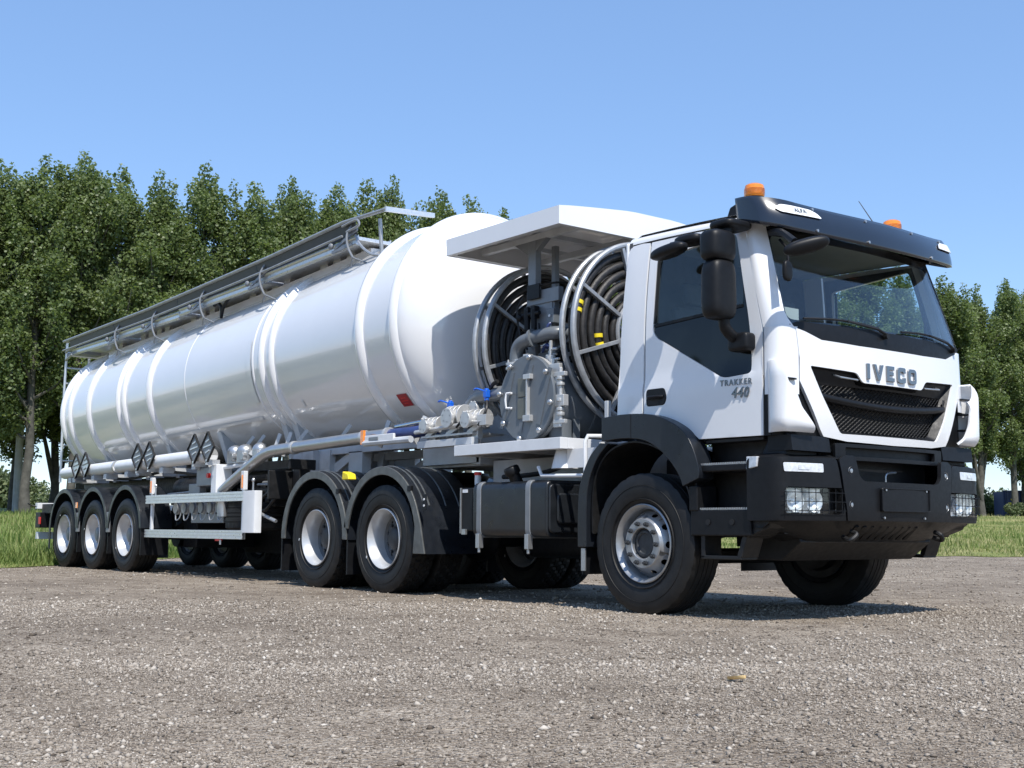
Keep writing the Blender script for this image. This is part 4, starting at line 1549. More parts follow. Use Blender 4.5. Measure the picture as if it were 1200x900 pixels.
for sg in (-1, 1):
    st = empty('seat', (0.25, sg * 0.55, 1.40), TR)
    MB().box(0.0, 0.50, sg * 0.55 - 0.25, sg * 0.55 + 0.25, 1.72, 1.86).build('seat_cushion', INTD, st, bevel=0.04)
    MB().prism([(0.04, sg * 0.55 - 0.24, 1.80), (0.14, sg * 0.55 - 0.24, 1.80), (-0.02, sg * 0.55 - 0.24, 2.45), (-0.12, sg * 0.55 - 0.24, 2.45)], (0, 0.48, 0)).build('backrest', INTD, st, bevel=0.04)
    MB().prism([(-0.06, sg * 0.55 - 0.14, 2.47), (0.02, sg * 0.55 - 0.14, 2.47), (-0.01, sg * 0.55 - 0.14, 2.66), (-0.09, sg * 0.55 - 0.14, 2.66)], (0, 0.28, 0)).build('headrest', INTD, st, bevel=0.03)
    MB().box(0.05, 0.42, sg * 0.55 - 0.18, sg * 0.55 + 0.18, 1.40, 1.72).build('seat_base', DARK, st, bevel=0.02)
mb = MB()
mb.box(1.12, 1.155, -0.98, -0.72, 2.12, 2.27)
mb.build('paper_sheet', INTG, TR)

# sun visor
def vis(u, v):
    """u across, v bottom->top"""
    y = -1.175 + 2.35 * u
    a = abs(y) / 1.175
    xb = 1.495 - 0.20 * a ** 2 - 0.10 * (max(0, a - 0.82) / 0.18) ** 2
    xt = xb - 0.085
    zb = 2.748 + 0.055 * a ** 2 + 0.03 * max(0, a - 0.85) / 0.15
    zt = 2.980 + 0.080 * a ** 3
    x = xb * (1 - v) + xt * v + 0.022 * math.sin(PI * v)
    z = zb * (1 - v) + zt * v
    return V(x, y, z)
vm = MB()
vm.grid(vis, 48, 8)
for sg in (-1, 1):    # returns along the cab side
    u = 0 if sg < 0 else 1
    def ret(a, v, sg=sg, u=u):
        p = vis(u, v)
        q = V(0.965 - 0.02 * v, sg * 1.165, 2.905 * (1 - v) + 3.075 * v)
        mid = V((p.x + q.x) / 2 + 0.03, sg * 1.188, (p.z + q.z) / 2 - 0.012 * (1 - v))
        return (p * (1 - a) ** 2 + mid * 2 * a * (1 - a) + q * a * a)
    vm.grid(ret, 10, 8)
def vtop(a, v):
    p = vis(a, 1)
    return V(p.x * (1 - v) + (p.x - 0.13) * v, p.y * (1 - 0.02 * v), p.z + 0.012 * math.sin(v * PI / 2))
vm.grid(vtop, 48, 4)
vo = vm.build('sun_visor', GLOSSB, TR, sharp=50)
sm = vo.modifiers.new('thickness', 'SOLIDIFY')
sm.thickness = 0.008
for sg in (-1, 1):
    mb = MB()
    dec = rnd_poly([(0.82, 2.965), (1.06, 2.985), (1.10, 2.955), (1.07, 2.925), (1.00, 2.912), (0.74, 2.900), (0.77, 2.94)], 0.015)
    def onv(yabs, z, k=0.003, sg=sg):
        u = (sg * yabs + 1.175) / 2.35
        b_, t_ = vis(u, 0), vis(u, 1)
        v = (z - b_.z) / (t_.z - b_.z)
        p = vis(u, v)
        return V(p.x + k, p.y - 0 * sg, p.z)
    panel(mb, dec, [], lambda a, b: onv(a, b, 0.014), 0.018, 0.004, side=1 if sg > 0 else -1)
    dc = mb.build('marker_panel', DECAL, vo)
    if sg < 0:
        tm_ = MB()
        text_mesh(tm_, 'ALFA', 0.042, lambda x, y, z: onv(0.975 - x, 2.930 + y, 0.018 + z), offset=0.001, depth=0.001, spacing=1.15)
        tm_.build('marker_lettering', GREY, dc)
mb = MB()
for y, zt in ((-0.78, 0.88), (-0.25, 0.9), (0.35, 0.9), (0.85, 0.88), (-0.80, 0.13), (-0.30, 0.12), (0.55, 0.12)):
    p = vis((y + 1.175) / 2.35, zt)
    mb.cyl(p, p + V(0.012, 0, 0.0), 0.011, 8)
mb.builds('visor_screws', STEEL, vo)
mb = MB()    # black air horns/lid behind visor at the roof
for sg in (-1, 1):
    mb.prism([(0.72, sg * 1.02, 2.98), (1.02, sg * 1.02, 2.96), (1.02, sg * 1.02, 3.09), (0.86, sg * 1.02, 3.10), (0.76, sg * 1.02, 3.07)], (0, -sg * 0.30, 0))
mb.builds('roof_fairing', BLACK, TR, bevel=0.015)
mb = MB()
mb.box(1.06, 1.14, -1.0, 1.0, 2.85, 2.97)
mb.box(1.145, 1.22, -0.95, 0.95, 2.93, 2.95)
mb.builds('visor_carrier', BLACK, TR)
for sg in (-1, 1):
    bc = empty('beacon', (0.88, sg * 0.87, 3.09), TR)
    p = V(0.88, sg * 0.87, 3.10)
    MB().cyl(p, p + V(0, 0, 0.045), 0.075, 24).build('beacon_base', BLACK, bc)
    b_ = MB()
    b_.lathe([(0.070, 0.045), (0.076, 0.055), (0.076, 0.115), (0.070, 0.138), (0.052, 0.150), (0.0, 0.152)], p, (0, 0, 1), 28)
    for k in range(6):
        b_.lathe([(0.0775, 0.06 + k * 0.009), (0.079, 0.0625 + k * 0.009), (0.0775, 0.065 + k * 0.009)], p, (0, 0, 1), 28)
    b_.build('beacon_lens', ORANGE, bc)
mb = MB()
mb.tube([(0.75, 1.02, 3.04), (0.66, 1.00, 3.22), (0.48, 0.97, 3.52)], [0.012, 0.006, 0.003], 6)
mb.build('antenna', DARK, TR)

# mirrors
def rbox(mb, c, sx, sy, sz, pw=4.0, n=16, m=12, taper=0.0, pz=4.0):
    """superellipsoid block"""
    c = Vector(c)
    def sp(a, e):
        return math.copysign(abs(a) ** (2 / e), a)
    def f_(u, v):
        a = 2 * PI * u
        b = PI * (v - 0.5)
        cb = sp(math.cos(b), pz)
        z = sp(math.sin(b), pz)
        k = 1 + taper * z
        return V(c.x + sx * cb * sp(math.cos(a), pw) * k, c.y + sy * cb * sp(math.sin(a), pw) * k, c.z + sz * z)
    return mb.grid(f_, n * 2, m * 2)
for sg in (-1,):
    mr = empty('side_mirror', (1.02, sg * 1.22, 2.4), TR)
    mb = MB()
    rbox(mb, (0.985, sg * 1.395, 2.355), 0.095, 0.125, 0.215, 3.2, taper=-0.02, pz=5)
    mb.build('main_housing', BLACK, mr, sharp=60)
    mb = MB()
    rbox(mb, (0.985, sg * 1.400, 2.675), 0.095, 0.130, 0.112, 3.2, pz=4.5)
    mb.build('upper_housing', BLACK, mr, sharp=60)
    mb = MB()
    mb.tube(smooth_path([(0.92, sg * 1.13, 2.87), (0.98, sg * 1.24, 2.87), (1.01, sg * 1.31, 2.83), (1.0, sg * 1.33, 2.74)], 5), 0.038, 10)
    mb.tube([(0.99, sg * 1.35, 2.60), (0.99, sg * 1.35, 2.52)], 0.05, 10)
    mb.tube(smooth_path([(0.99, sg * 1.35, 2.18), (0.99, sg * 1.34, 2.09), (0.99, sg * 1.26, 2.03), (0.98, sg * 1.14, 2.00)], 5), 0.042, 10)
    rbox(mb, (1.02, sg * 1.20, 1.99), 0.095, 0.06, 0.068, 5, pz=5)
    rbox(mb, (0.985, sg * 1.26, 2.845), 0.115, 0.14, 0.038, 4, pz=3)
    mb.builds('mirror_arm', BLACK, mr, sharp=60)
    mb = MB()
    gl_ = []
    for zc, hz in ((2.355, 0.19), (2.675, 0.09)):
        mb.box(0.888, 0.896, sg * 1.325, sg * 1.465, zc - hz * 0.8, zc + hz * 0.8)
    mb.builds('mirror_glass', CHROME, mr)
# kerb mirror over the door
km = empty('kerb_mirror', (0.5, -1.2, 2.8), TR)
mb = MB()
rbox(mb, (0.455, -1.36, 2.735), 0.175, 0.075, 0.048, 2.6, pz=2.6)
mb.v = [(x, y, z + (x - 0.455) * 0.10) for x, y, z in mb.v]
mb.build('kerb_mirror_housing', BLACK, km, sharp=80)
mb = MB()
rbox(mb, (0.545, -1.215, 2.825), 0.13, 0.09, 0.04, 3, pz=3)
mb.tube([(0.50, -1.14, 2.84), (0.48, -1.36, 2.77)], 0.03, 8)
mb.build('mirror_arm', BLACK, km, sharp=80)
fm = empty('front_mirror', (1.2, -1.05, 2.75), TR)
mb = MB()
def fmf(u, v):
    a = 2 * PI * u
    b = PI * (v - 0.5)
    k = 2.4
    sp = lambda q: math.copysign(abs(q) ** (2 / k), q)
    l_ = V(0.62, 0.74, 0.26).normalized()
    w2 = V(0.1, -0.25, 0.45).normalized()
    t_ = l_.cross(w2).normalized()
    return V(1.60, -1.175, 2.60) + l_ * 0.165 * sp(math.cos(b)) * sp(math.cos(a)) + t_ * 0.045 * sp(math.cos(b)) * sp(math.sin(a)) + w2 * 0.055 * sp(math.sin(b))
mb.grid(fmf, 24, 16)
mb.build('front_mirror_housing', BLACK, fm, sharp=80)
mb = MB()
mb.tube(smooth_path([(1.16, -1.02, 2.80), (1.32, -1.10, 2.76), (1.52, -1.20, 2.64)], 4), 0.028, 8)
mb.build('mirror_arm', BLACK, fm)
mb = MB()
mb.tube(smooth_path([(1.22, -1.0, 2.74), (1.30, -1.02, 2.66), (1.32, -1.03, 2.56)], 3), 0.010, 6)
rbox(mb, (1.315, -1.035, 2.49), 0.022, 0.045, 0.075, 3, pz=3)
mb.build('small_hanging_mirror', BLACK, fm, sharp=80)

# door lettering
mb = MB()
text_mesh(mb, 'TRAKKER', 0.062, lambda x, y, z: V(0.775 + x, side_y(0.9, 1.70) - 0.004 - z, 1.694 + y - 0.02 * x), offset=0.0008, depth=0.002, sx=0.98, spacing=1.25)
mb.build('model_lettering', LETTER, TR, fixn=False)
mb = MB()
text_mesh(mb, '440', 0.105, lambda x, y, z: V(0.885 + x, side_y(0.95, 1.62) - 0.006 - z, 1.600 + y - 0.02 * x), offset=0.0022, depth=0.003, sx=1.0, shear=0.22, spacing=1.08)
mb.build('power_lettering', LETTER, TR, fixn=False)

# ---- bumper
def bump(s, z, off=0.0):
    sg = -1 if s < 0 else 1
    a = abs(s)
    ya, Rc = 1.10, 0.145
    xf = lambda y: 1.515 - 0.088 * y * y
    q = Rc * PI / 2
    if a <= ya:
        x, y, nx, ny = xf(a), a, 1, 0.17 * a
    elif a <= ya + q:
        th = (a - ya) / Rc
        x = xf(ya) - Rc + Rc * math.cos(th)
        y = ya + Rc * math.sin(th)
        nx, ny = math.cos(th), math.sin(th)
    else:
        x = xf(ya) - Rc - (a - ya - q)
        y = ya + Rc
        nx, ny = 0, 1
    tl = 0.10 * max(0, (z - 1.08)) + 0.35 * max(0, 0.80 - z) ** 1.5
    return V(x - tl + off * nx, sg * (y + off * ny), z)
SMAX = 1.10 + 0.145 * PI / 2 + 0.175
def bsm(mb, outer, holes, th=0.03, off=0.0, step=0.06):
    return panel(mb, outer, holes, lambda s, z: bump(s, z, off), step, th, side=1)
bp = empty('bumper', (1.4, 0, 0.72), TR)
for sg in (-1, 1):
    def mr_(P):
        return [(sg * a, b) for a, b in P][::1 if sg > 0 else -1]
    hl = rnd_poly(mr_([(0.66, 0.755), (1.19, 0.755), (1.19, 0.945), (0.66, 0.945)]), 0.03)
    ind = rnd_poly(mr_([(0.845, 1.045), (1.20, 1.045), (1.205, 1.118), (0.845, 1.118)]), 0.015)
    outc = rnd_poly(mr_([(0.635, 0.715), (SMAX, 0.710), (SMAX, 1.150), (0.72, 1.155)]), [0.01, 0.04, 0.05, 0.03][::1 if sg > 0 else -1])
    mb = MB()
    bsm(mb, outc, [hl, ind])
    bc_ = mb.build('bumper_corner', BLACK, bp, bevel=0.010, sharp=40, seg=3)
    mb = MB()   # top ledge
    S_ = np.linspace(0.62, SMAX, 24)
    for a, b in zip(S_, S_[1:]):
        P = []
        for s in (a, b):
            e = bump(sg * s, 1.150, -0.004)
            P.append((e, bump(sg * s, 1.185, -0.12)))
        mb.add([P[0][0], P[1][0], P[1][1], P[0][1]], [(0, 1, 2, 3)])
    mb.build('bumper_ledge', BLACK, bc_, sharp=60)
    mb = MB()
    bsm(mb, mr_([(0.60, 0.73), (1.22, 0.73), (1.22, 0.96), (0.60, 0.96)]), [], 0.01, -0.10, 0.15)
    for e0, e1 in (((0.66, 0.755), (1.19, 0.755)), ((0.66, 0.945), (1.19, 0.945)), ((0.66, 0.755), (0.66, 0.945)), ((1.19, 0.755), (1.19, 0.945))):
        N = 10
        for k in range(N):
            s0, z0 = e0[0] + (e1[0] - e0[0]) * k / N, e0[1] + (e1[1] - e0[1]) * k / N
            s1, z1 = e0[0] + (e1[0] - e0[0]) * (k + 1) / N, e0[1] + (e1[1] - e0[1]) * (k + 1) / N
            mb.add([bump(sg * s0, z0, -0.01), bump(sg * s1, z1, -0.01), bump(sg * s1, z1, -0.11), bump(sg * s0, z0, -0.11)], [(0, 1, 2, 3)])
    mb.build('lamp_recess', DARK, bc_, fixn=False)
    # headlight
    hlp = MB()
    for s, z, rad in ((1.075, 0.85, 0.078), (0.905, 0.85, 0.078)):
        c0 = bump(sg * s, z, -0.03)
        c1 = bump(sg * s, z, -0.09)
        dx = (c0 - c1).normalized()
        prof = [(rad * t, -0.07 + 0.06 * t * t) for t in (0, .2, .4, .6, .8, 1)]
        hlp.lathe(prof, c0, dx, 28)
        hlp.ball(c0 - dx * 0.045, 0.018, 0.018, 0.018, 8, 6)
    N = 16
    for k in range(N):   # bright bezel behind the cover glass
        s0, s1 = 0.80 + 0.385 * k / N, 0.80 + 0.385 * (k + 1) / N
        hlp.add([bump(sg * s0, 0.765, -0.095), bump(sg * s1, 0.765, -0.095), bump(sg * s1, 0.935, -0.095), bump(sg * s0, 0.935, -0.095)], [(0, 1, 2, 3)])
        for z in (0.765, 0.935):
            hlp.add([bump(sg * s0, z, -0.095), bump(sg * s1, z, -0.095), bump(sg * s1, z, -0.02), bump(sg * s0, z, -0.02)], [(0, 1, 2, 3)])
    for k in range(9):
        s0 = 0.82 + k * 0.044
        hlp.add([bump(sg * s0, 0.767, -0.09), bump(sg * (s0 + 0.01), 0.767, -0.075), bump(sg * (s0 + 0.01), 0.80, -0.075), bump(sg * s0, 0.80, -0.09)], [(0, 1, 2, 3)])
    hlp.add([bump(sg * 0.985, 0.765, -0.095), bump(sg * 0.985, 0.765, -0.02), bump(sg * 0.985, 0.935, -0.02), bump(sg * 0.985, 0.935, -0.095)], [(0, 1, 2, 3)])
    h_o = hlp.build('headlight', LAMPR, bp, sharp=30, fixn=False)
    mb = MB()
    bsm(mb, rnd_poly(mr_([(0.795, 0.76), (1.187, 0.76), (1.187, 0.94), (0.795, 0.94)]), 0.02), [], 0.006, -0.012)
    mb.build('lamp_cover_glass', LAMPG, h_o)
    mb = MB()
    for z in (0.782, 0.845, 0.908):
        mb.tube([bump(sg * s, z, 0.018) for s in np.linspace(0.66, 1.215, 12)], 0.0028, 5)
    for s in np.linspace(0.70, 1.19, 9):
        mb.tube([bump(sg * s, z, 0.02) for z in (0.765, 0.85, 0.935)], 0.0028, 5)
    mb.builds('lamp_guard', BLACK, h_o)
    mb = MB()
    bsm(mb, rnd_poly(mr_([(0.85, 1.050), (1.195, 1.050), (1.20, 1.113), (0.85, 1.113)]), 0.012), [], 0.02, 0.0)
    ind_o = mb.build('indicator_lamp', LENSW, bp, bevel=0.004)
    mb = MB()
    bsm(mb, rnd_poly(mr_([(0.98, 1.066), (1.08, 1.066), (1.08, 1.098), (0.98, 1.098)]), 0.01), [], 0.002, 0.003)
    mb.build('indicator_bulb', LENSW, ind_o)
    mb = MB()
    for z in (1.070, 0.828):
        for s in (0.585,):
            c0 = bump(sg * s, z, 0.002)
            mb.lathe([(0.034, -0.012), (0.030, 0.004), (0.024, -0.006), (0.020, -0.012), (0.016, 0.004), (0, 0.006)], c0, (1, 0, 0), 16)
    mb.build('bumper_bolt', STEEL, bp, sharp=40)
# centre section
cen = rnd_poly([(-0.625, 0.715), (0.625, 0.715), (0.70, 1.150), (0.645, 1.180), (0.535, 1.180), (0.505, 1.035), (0.455, 0.998), (-0.455, 0.998), (-0.505, 1.035), (-0.535, 1.180), (-0.645, 1.180), (-0.70, 1.150)], [0.01, 0.01, 0.02, 0.02, 0.03, 0.05, 0.05, 0.05, 0.05, 0.03, 0.02, 0.02])
mb = MB()
bsm(mb, cen, [], off=0.006)
mb.build('bumper_centre', BLACK, bp, bevel=0.010, sharp=40, seg=3)
mb = MB()   # recess step
N = 20
for k in range(N):
    s0, s1 = -0.50 + k / N, -0.50 + (k + 1) / N
    mb.add([bump(s0, 1.0, -0.0), bump(s1, 1.0, -0.0), bump(s1, 1.015, -0.22), bump(s0, 1.015, -0.22)], [(0, 1, 2, 3)])
mb.box(1.24, 1.26, -0.66, 0.66, 1.0, 1.34)
mb.build('bumper_step', BLACK, bp, fixn=False)
mb = MB()
panel(mb, rnd_poly([(-0.66, 1.150), (0.66, 1.150), (0.66, 1.270), (-0.66, 1.270)], 0.02), [rnd_poly([(-0.555, 1.180), (0.555, 1.180), (0.555, 1.243), (-0.555, 1.243)], 0.012)], lambda y, z: V(1.445 - 0.08 * y * y, y, z), 0.06, 0.03, side=1)
mb.build('upper_bar', BLACK, bp, bevel=0.006)
mb = MB()
panel(mb, [(-0.56, 1.17), (0.56, 1.17), (0.56, 1.25), (-0.56, 1.25)], [], lambda y, z: V(1.40 - 0.08 * y * y, y, z), 0.2, 0.01, side=1)
for sg in (-1, 1):
    mb.prism([(1.18, sg * 0.70, 1.20), (1.40, sg * 0.70, 1.20), (1.385, sg * 0.70, 1.31), (1.18, sg * 0.70, 1.31)], (0, sg * 0.42, 0))
mb.build('slot_backing', BLACK, bp)
mb = MB()
mb.tube(smooth_path([(1.36, 0.0, 1.0), (1.36, 0.0, 1.05), (1.36, 0.03, 1.075), (1.36, 0.13, 1.085)], 4), 0.008, 6)
mb.build('tow_pin_handle', STEEL, bp)
mb = MB()
panel(mb, rnd_poly([(-0.295, 0.786), (0.295, 0.786), (0.295, 0.955), (-0.295, 0.955)], 0.012), [], lambda y, z: bump(y, z, 0.026), 0.08, 0.014, side=1)
npl = mb.build('number_plate_holder', BLACK, bp, bevel=0.004)
mb = MB()
mb.tube([bump(y, z, 0.030) for y, z in rnd_poly([(-0.292, 0.789), (0.292, 0.789), (0.292, 0.952), (-0.292, 0.952)], 0.012)], 0.006, 6, closed=True)
mb.build('plate_rim', BLACK, npl)
mb = MB()
for y in (-0.25, 0.25):
    mb.cyl(bump(y, 0.94, 0.026), bump(y, 0.94, 0.034), 0.008, 8)
    mb.cyl(bump(y, 0.74, 0.006), bump(y, 0.74, 0.02), 0.009, 8)
mb.builds('plate_screws', STEEL, npl)
# lower valance
mb = MB()
NV = 24
def val(u, v):
    y = -1.22 + 2.44 * u
    P = [(1.495 - 0.088 * y * y - (0.10 * max(0, abs(y) - 1.08) / 0.14), 0.718), (1.40 - 0.088 * y * y, 0.655), (1.20, 0.565), (1.02, 0.53)]
    f_ = v * 3
    i = min(int(f_), 2)
    t = f_ - i
    lift = (0.14 * float(smst(0.62, 1.18, abs(y)))) * v
    return V(P[i][0] * (1 - t) + P[i + 1][0] * t, y, P[i][1] * (1 - t) + P[i + 1][1] * t + lift)
mb.grid(val, NV, 9)
mb.build('lower_valance', BLACK, bp, sharp=30)
mb = MB()
for k in range(9):
    y = -0.40 + k * 0.09
    mb.beam(V(1.425, y - 0.05, 0.677), V(1.25, y + 0.05, 0.583), 0.028, 0.012)
mb.builds('valance_slat', BLACK, bp)
mb = MB()
for sg in (-1, 1):
    mb.tube(smooth_path([(1.42, sg * 0.52, 0.64), (1.47, sg * 0.52, 0.62), (1.45, sg * 0.57, 0.58), (1.38, sg * 0.56, 0.60)], 4), 0.018, 8)
mb.builds('towing_eye', DARK, bp)
mb = MB()
mb.prism([(0.70, -0.80, 0.70), (1.15, -0.80, 0.70), (1.20, -0.80, 0.56), (1.02, -0.80, 0.425), (0.75, -0.80, 0.425)], (0, 1.60, 0))
mb.build('underrun_beam', DARK, bp, bevel=0.01)

# steps and lower cab side
for sg in (-1, 1):
    sp_ = empty('cab_steps', (0.8, sg * 1.1, 0.5), TR)
    mb = MB()
    mb.box(0.52, 1.20, sg * 0.98, sg * 0.94, 0.62, 1.33)
    mb.box(0.60, 1.15, sg * 0.98, sg * 1.13, 1.285, 1.305)
    mb.build('step_well', DARK, sp_)
    mb = MB()
    mb.box(0.50, 1.10, sg * 1.00, sg * 1.225, 1.065, 1.115)
    mb.box(0.52, 1.10, sg * 1.00, sg * 1.225, 0.60, 0.79)
    mb.box(0.515, 0.60, sg * 1.02, sg * 1.235, 0.78, 0.97)
    mb.box(0.52, 0.56, sg * 1.0, sg * 1.20, 0.95, 1.08)
    mb.builds('step_board', BLACK, sp_, bevel=0.012)
    mb = MB()
    for z, x0, x1 in ((1.118, 0.56, 1.09), (0.793, 0.62, 1.09)):
        n_ = int((x1 - x0) / 0.022)
        mb.box(x0, x1, sg * 1.12, sg * 1.222, z - 0.004, z + 0.002)
        for k in range(n_):
            mb.box(x0 + k * 0.022, x0 + k * 0.022 + 0.012, sg * 1.19, sg * 1.226, z, z + 0.012)
    mb.build('serrated_tread', STEEL, sp_)
    mb = MB()
    for x in (0.70, 0.93):
        mb.cyl((x, sg * 1.226, 0.70), (x, sg * 1.232, 0.70), 0.022, 12)
    mb.builds('step_hole', DARK, sp_)
    mb = MB()
    mb.box(0.60, 0.64, sg * 1.02, sg * 1.20, 0.44, 0.61)
    mb.beam((0.97, sg * 1.11, 0.455), (1.04, sg * 1.11, 0.64), 0.18, 0.045, up=(1, 0, 0))
    mb.box(0.60, 0.985, sg * 1.02, sg * 1.20, 0.432, 0.46)
    mb.build('step_stirrup', DARK, sp_, bevel=0.006)
    mb = MB()
    mb.prism([(1.02, sg * 1.20, 0.72), (1.28, sg * 1.20, 0.72), (1.24, sg * 1.20, 0.66), (1.02, sg * 1.20, 0.58)], (0, -sg * 0.25, 0))
    mb.build('corner_bracket', DARK, sp_, bevel=0.01)
    mb = MB()
    mb.prism([(1.075, sg * 1.238, 1.070), (1.19, sg * 1.262, 1.085), (1.20, sg * 1.262, 1.158), (1.08, sg * 1.238, 1.162)], (0, -sg * 0.03, 0))
    mb.build('side_marker_lamp', LENSW, sp_, bevel=0.006)
    mb = MB()   # black lower corner between deflector and bumper
    mb.prism([(1.10, sg * 1.12, 1.16), (1.34, sg * 1.12, 1.16), (1.33, sg * 1.10, 1.325), (1.18, sg * 1.10, 1.325)], (0, -sg * 0.35, 0))
    mb.build('corner_filler', BLACK, sp_, bevel=0.02)

# front wheel arches
arch_o = [(-0.414, 1.533), (-0.20, 1.545), (0.0, 1.54), (0.165, 1.520), (0.33, 1.468), (0.47, 1.392), (0.555, 1.300), (0.615, 1.18), (0.645, 1.075), (0.640, 1.02)]
arch_i = [(-0.414, 1.345), (-0.20, 1.355), (-0.05, 1.348), (0.08, 1.325), (0.22, 1.262), (0.33, 1.175), (0.41, 1.09), (0.455, 1.025), (0.470, 0.99), (0.48, 0.965)]
def thick_arch(mb, P, Q, y0, y1, lip=0.0):
    """arch skin between outer profile P and inner profile Q on the face y0, running back to y1"""
    n = len(P)
    p = [V(a, y0, b) for a, b in P]
    q = [V(a, y0, b) for a, b in Q]
    pb = [V(a, y1, b) for a, b in P]
    qb = [V(a, y1, b) for a, b in Q]
    vs = p + q + pb + qb
    fs = []
    for i in range(n - 1):
        fs += [(i, i + 1, n + i + 1, n + i), (2 * n + i, 2 * n + i + 1, i + 1, i), (n + i, n + i + 1, 3 * n + i + 1, 3 * n + i), (3 * n + i, 3 * n + i + 1, 2 * n + i + 1, 2 * n + i)]
    fs += [(0, n, 3 * n, 2 * n), (n - 1, 2 * n - 1, 4 * n - 1, 3 * n - 1)]
    return mb.add(vs, fs)
def dens(P, k=4):
    q = smooth_path([(a, 0, b) for a, b in P], k)
    return [(a.x, a.z) for a in q]
for sg in (-1, 1):
    mb = MB()
    thick_arch(mb, dens(arch_o), dens(arch_i), sg * 1.262, sg * 1.10)
    mb.build('wheel_arch', FENDB, TR, bevel=0.022, sharp=50, seg=3)
    mb = MB()
    mb.box(-0.078, -0.072, sg * 1.2625, sg * 1.2645, 1.352, 1.54)
    mb.build('arch_seam', DARK, TR)
    mb = MB()   # inner liner
    lin = dens([(-0.60, 0.62), (-0.60, 0.90), (-0.54, 1.12), (-0.38, 1.28), (-0.1, 1.335), (0.2, 1.255), (0.40, 1.08), (0.50, 0.90), (0.53, 0.70)])
    thick_arch(mb, lin, [(a * 0.975, b - 0.012) for a, b in lin], sg * 1.20, sg * 0.62)
    mb.build('arch_liner', DARK, TR, sharp=60)
    mb = MB()   # rear mudguard band and flap
    ro = dens([(-0.46, 1.335), (-0.575, 1.24), (-0.665, 1.10), (-0.715, 0.95), (-0.73, 0.75), (-0.73, 0.50)])
    ri = dens([(-0.36, 1.325), (-0.48, 1.225), (-0.565, 1.09), (-0.61, 0.95), (-0.625, 0.75), (-0.625, 0.50)])
    thick_arch(mb, ro, ri, sg * 1.24, sg * 0.68)
    mb.build('rear_mudguard', FENDB, TR, bevel=0.006, sharp=50)
    mb = MB()
    mb.box(-0.70, -0.68, sg * 1.22, sg * 0.70, 0.28, 0.52)
    fl = mb.builds('mud_flap', BLACK, TR)
    MB().box(-0.695, -0.645, sg * 1.232, sg * 1.222, 0.31, 0.49).build('flap_reflector', STEEL, fl)

# ---- fuel tank
def rounded_bar(mb, x0, x1, prof, nx=1):
    pts = prof
    n = len(pts)
    rows = [x0 + (x1 - x0) * i / nx for i in range(nx + 1)]
    vs = [V(x, a, b) for x in rows for a, b in pts]
    fs = []
    for r0_ in range(nx):
        for i in range(n):
            j = (i + 1) % n
            fs.append((r0_ * n + i, r0_ * n + j, (r0_ + 1) * n + j, (r0_ + 1) * n + i))
    fs.append(tuple(range(n)))
    fs.append(tuple(range(nx * n + n - 1, nx * n - 1, -1)))
    return mb.add(vs, fs)
for sg in (-1,):
    ft = empty('fuel_tank', (-1.5, sg * 0.9, 0.56), TR)
    pr = rnd_poly([(-1.205, 0.572), (-0.60, 0.572), (-0.60, 1.062), (-1.205, 1.062)], 0.075, 6)
    mb = MB()
    rounded_bar(mb, -2.235, -1.17, pr)
    mb.build('fuel_tank_body', TANKB, ft, bevel=0.025, sharp=40, seg=3)
    mb = MB()
    pe = rnd_poly([(-1.19, 0.61), (-0.65, 0.61), (-0.65, 1.03), (-1.19, 1.03)], 0.06, 5)
    rounded_bar(mb, -1.175, -1.145, pe)
    pe2 = rnd_poly([(-1.12, 0.69), (-0.72, 0.69), (-0.72, 0.95), (-1.12, 0.95)], 0.05, 5)
    rounded_bar(mb, -1.150, -1.118, pe2)
    # ribs on the side near the front end
    pass
    mb.builds('end_cap', TANKB, ft, bevel=0.02, sharp=40, seg=3)
    for x in (-2.13, -1.42):
        st = rnd_poly([(-1.213, 0.565), (-0.60, 0.565), (-0.60, 1.070), (-1.213, 1.070)], 0.078, 6)
        mb = MB()
        rounded_bar(mb, x - 0.032, x + 0.032, st)
        so_ = mb.builds('tank_strap', STRUT, ft, bevel=0.004, sharp=40)
        mb = MB()
        mb.box(x - 0.025, x + 0.025, -1.225, -1.17, 0.47, 0.60)
        mb.cyl((x, -1.20, 0.50), (x, -1.20, 0.43), 0.014, 8)
        mb.builds('strap_bolt', STEEL, so_, bevel=0.004)
    mb = MB()
    c0 = V(-1.70, -1.10, 1.045)
    dx = V(-0.15, -0.45, 1).normalized()
    mb.cyl(c0, c0 + dx * 0.10, 0.055, 20)
    mb.lathe([(0.066, 0.09), (0.072, 0.10), (0.072, 0.145), (0.062, 0.16), (0, 0.162)], c0, dx, 12)
    mb.build('filler_cap', BLACK, ft, sharp=40)
    mb = MB()
    mb.tube(smooth_path([(-2.1, -0.95, 1.12), (-1.8, -0.98, 1.12), (-1.45, -0.95, 1.15), (-1.2, -0.85, 1.25), (-1.05, -0.8, 1.36)], 5), 0.022, 8)
    mb.build('breather_hose', DARK, ft)
mb = MB()  # dark box added to hide the bright wheel rim behind it
rounded_bar(mb, -3.0, -1.0, rnd_poly([(0.05, 0.36), (0.50, 0.36), (0.50, 0.80), (0.05, 0.80)], 0.1, 5))
mb.build('dark_blocking_box', DARK, TR, bevel=0.03)
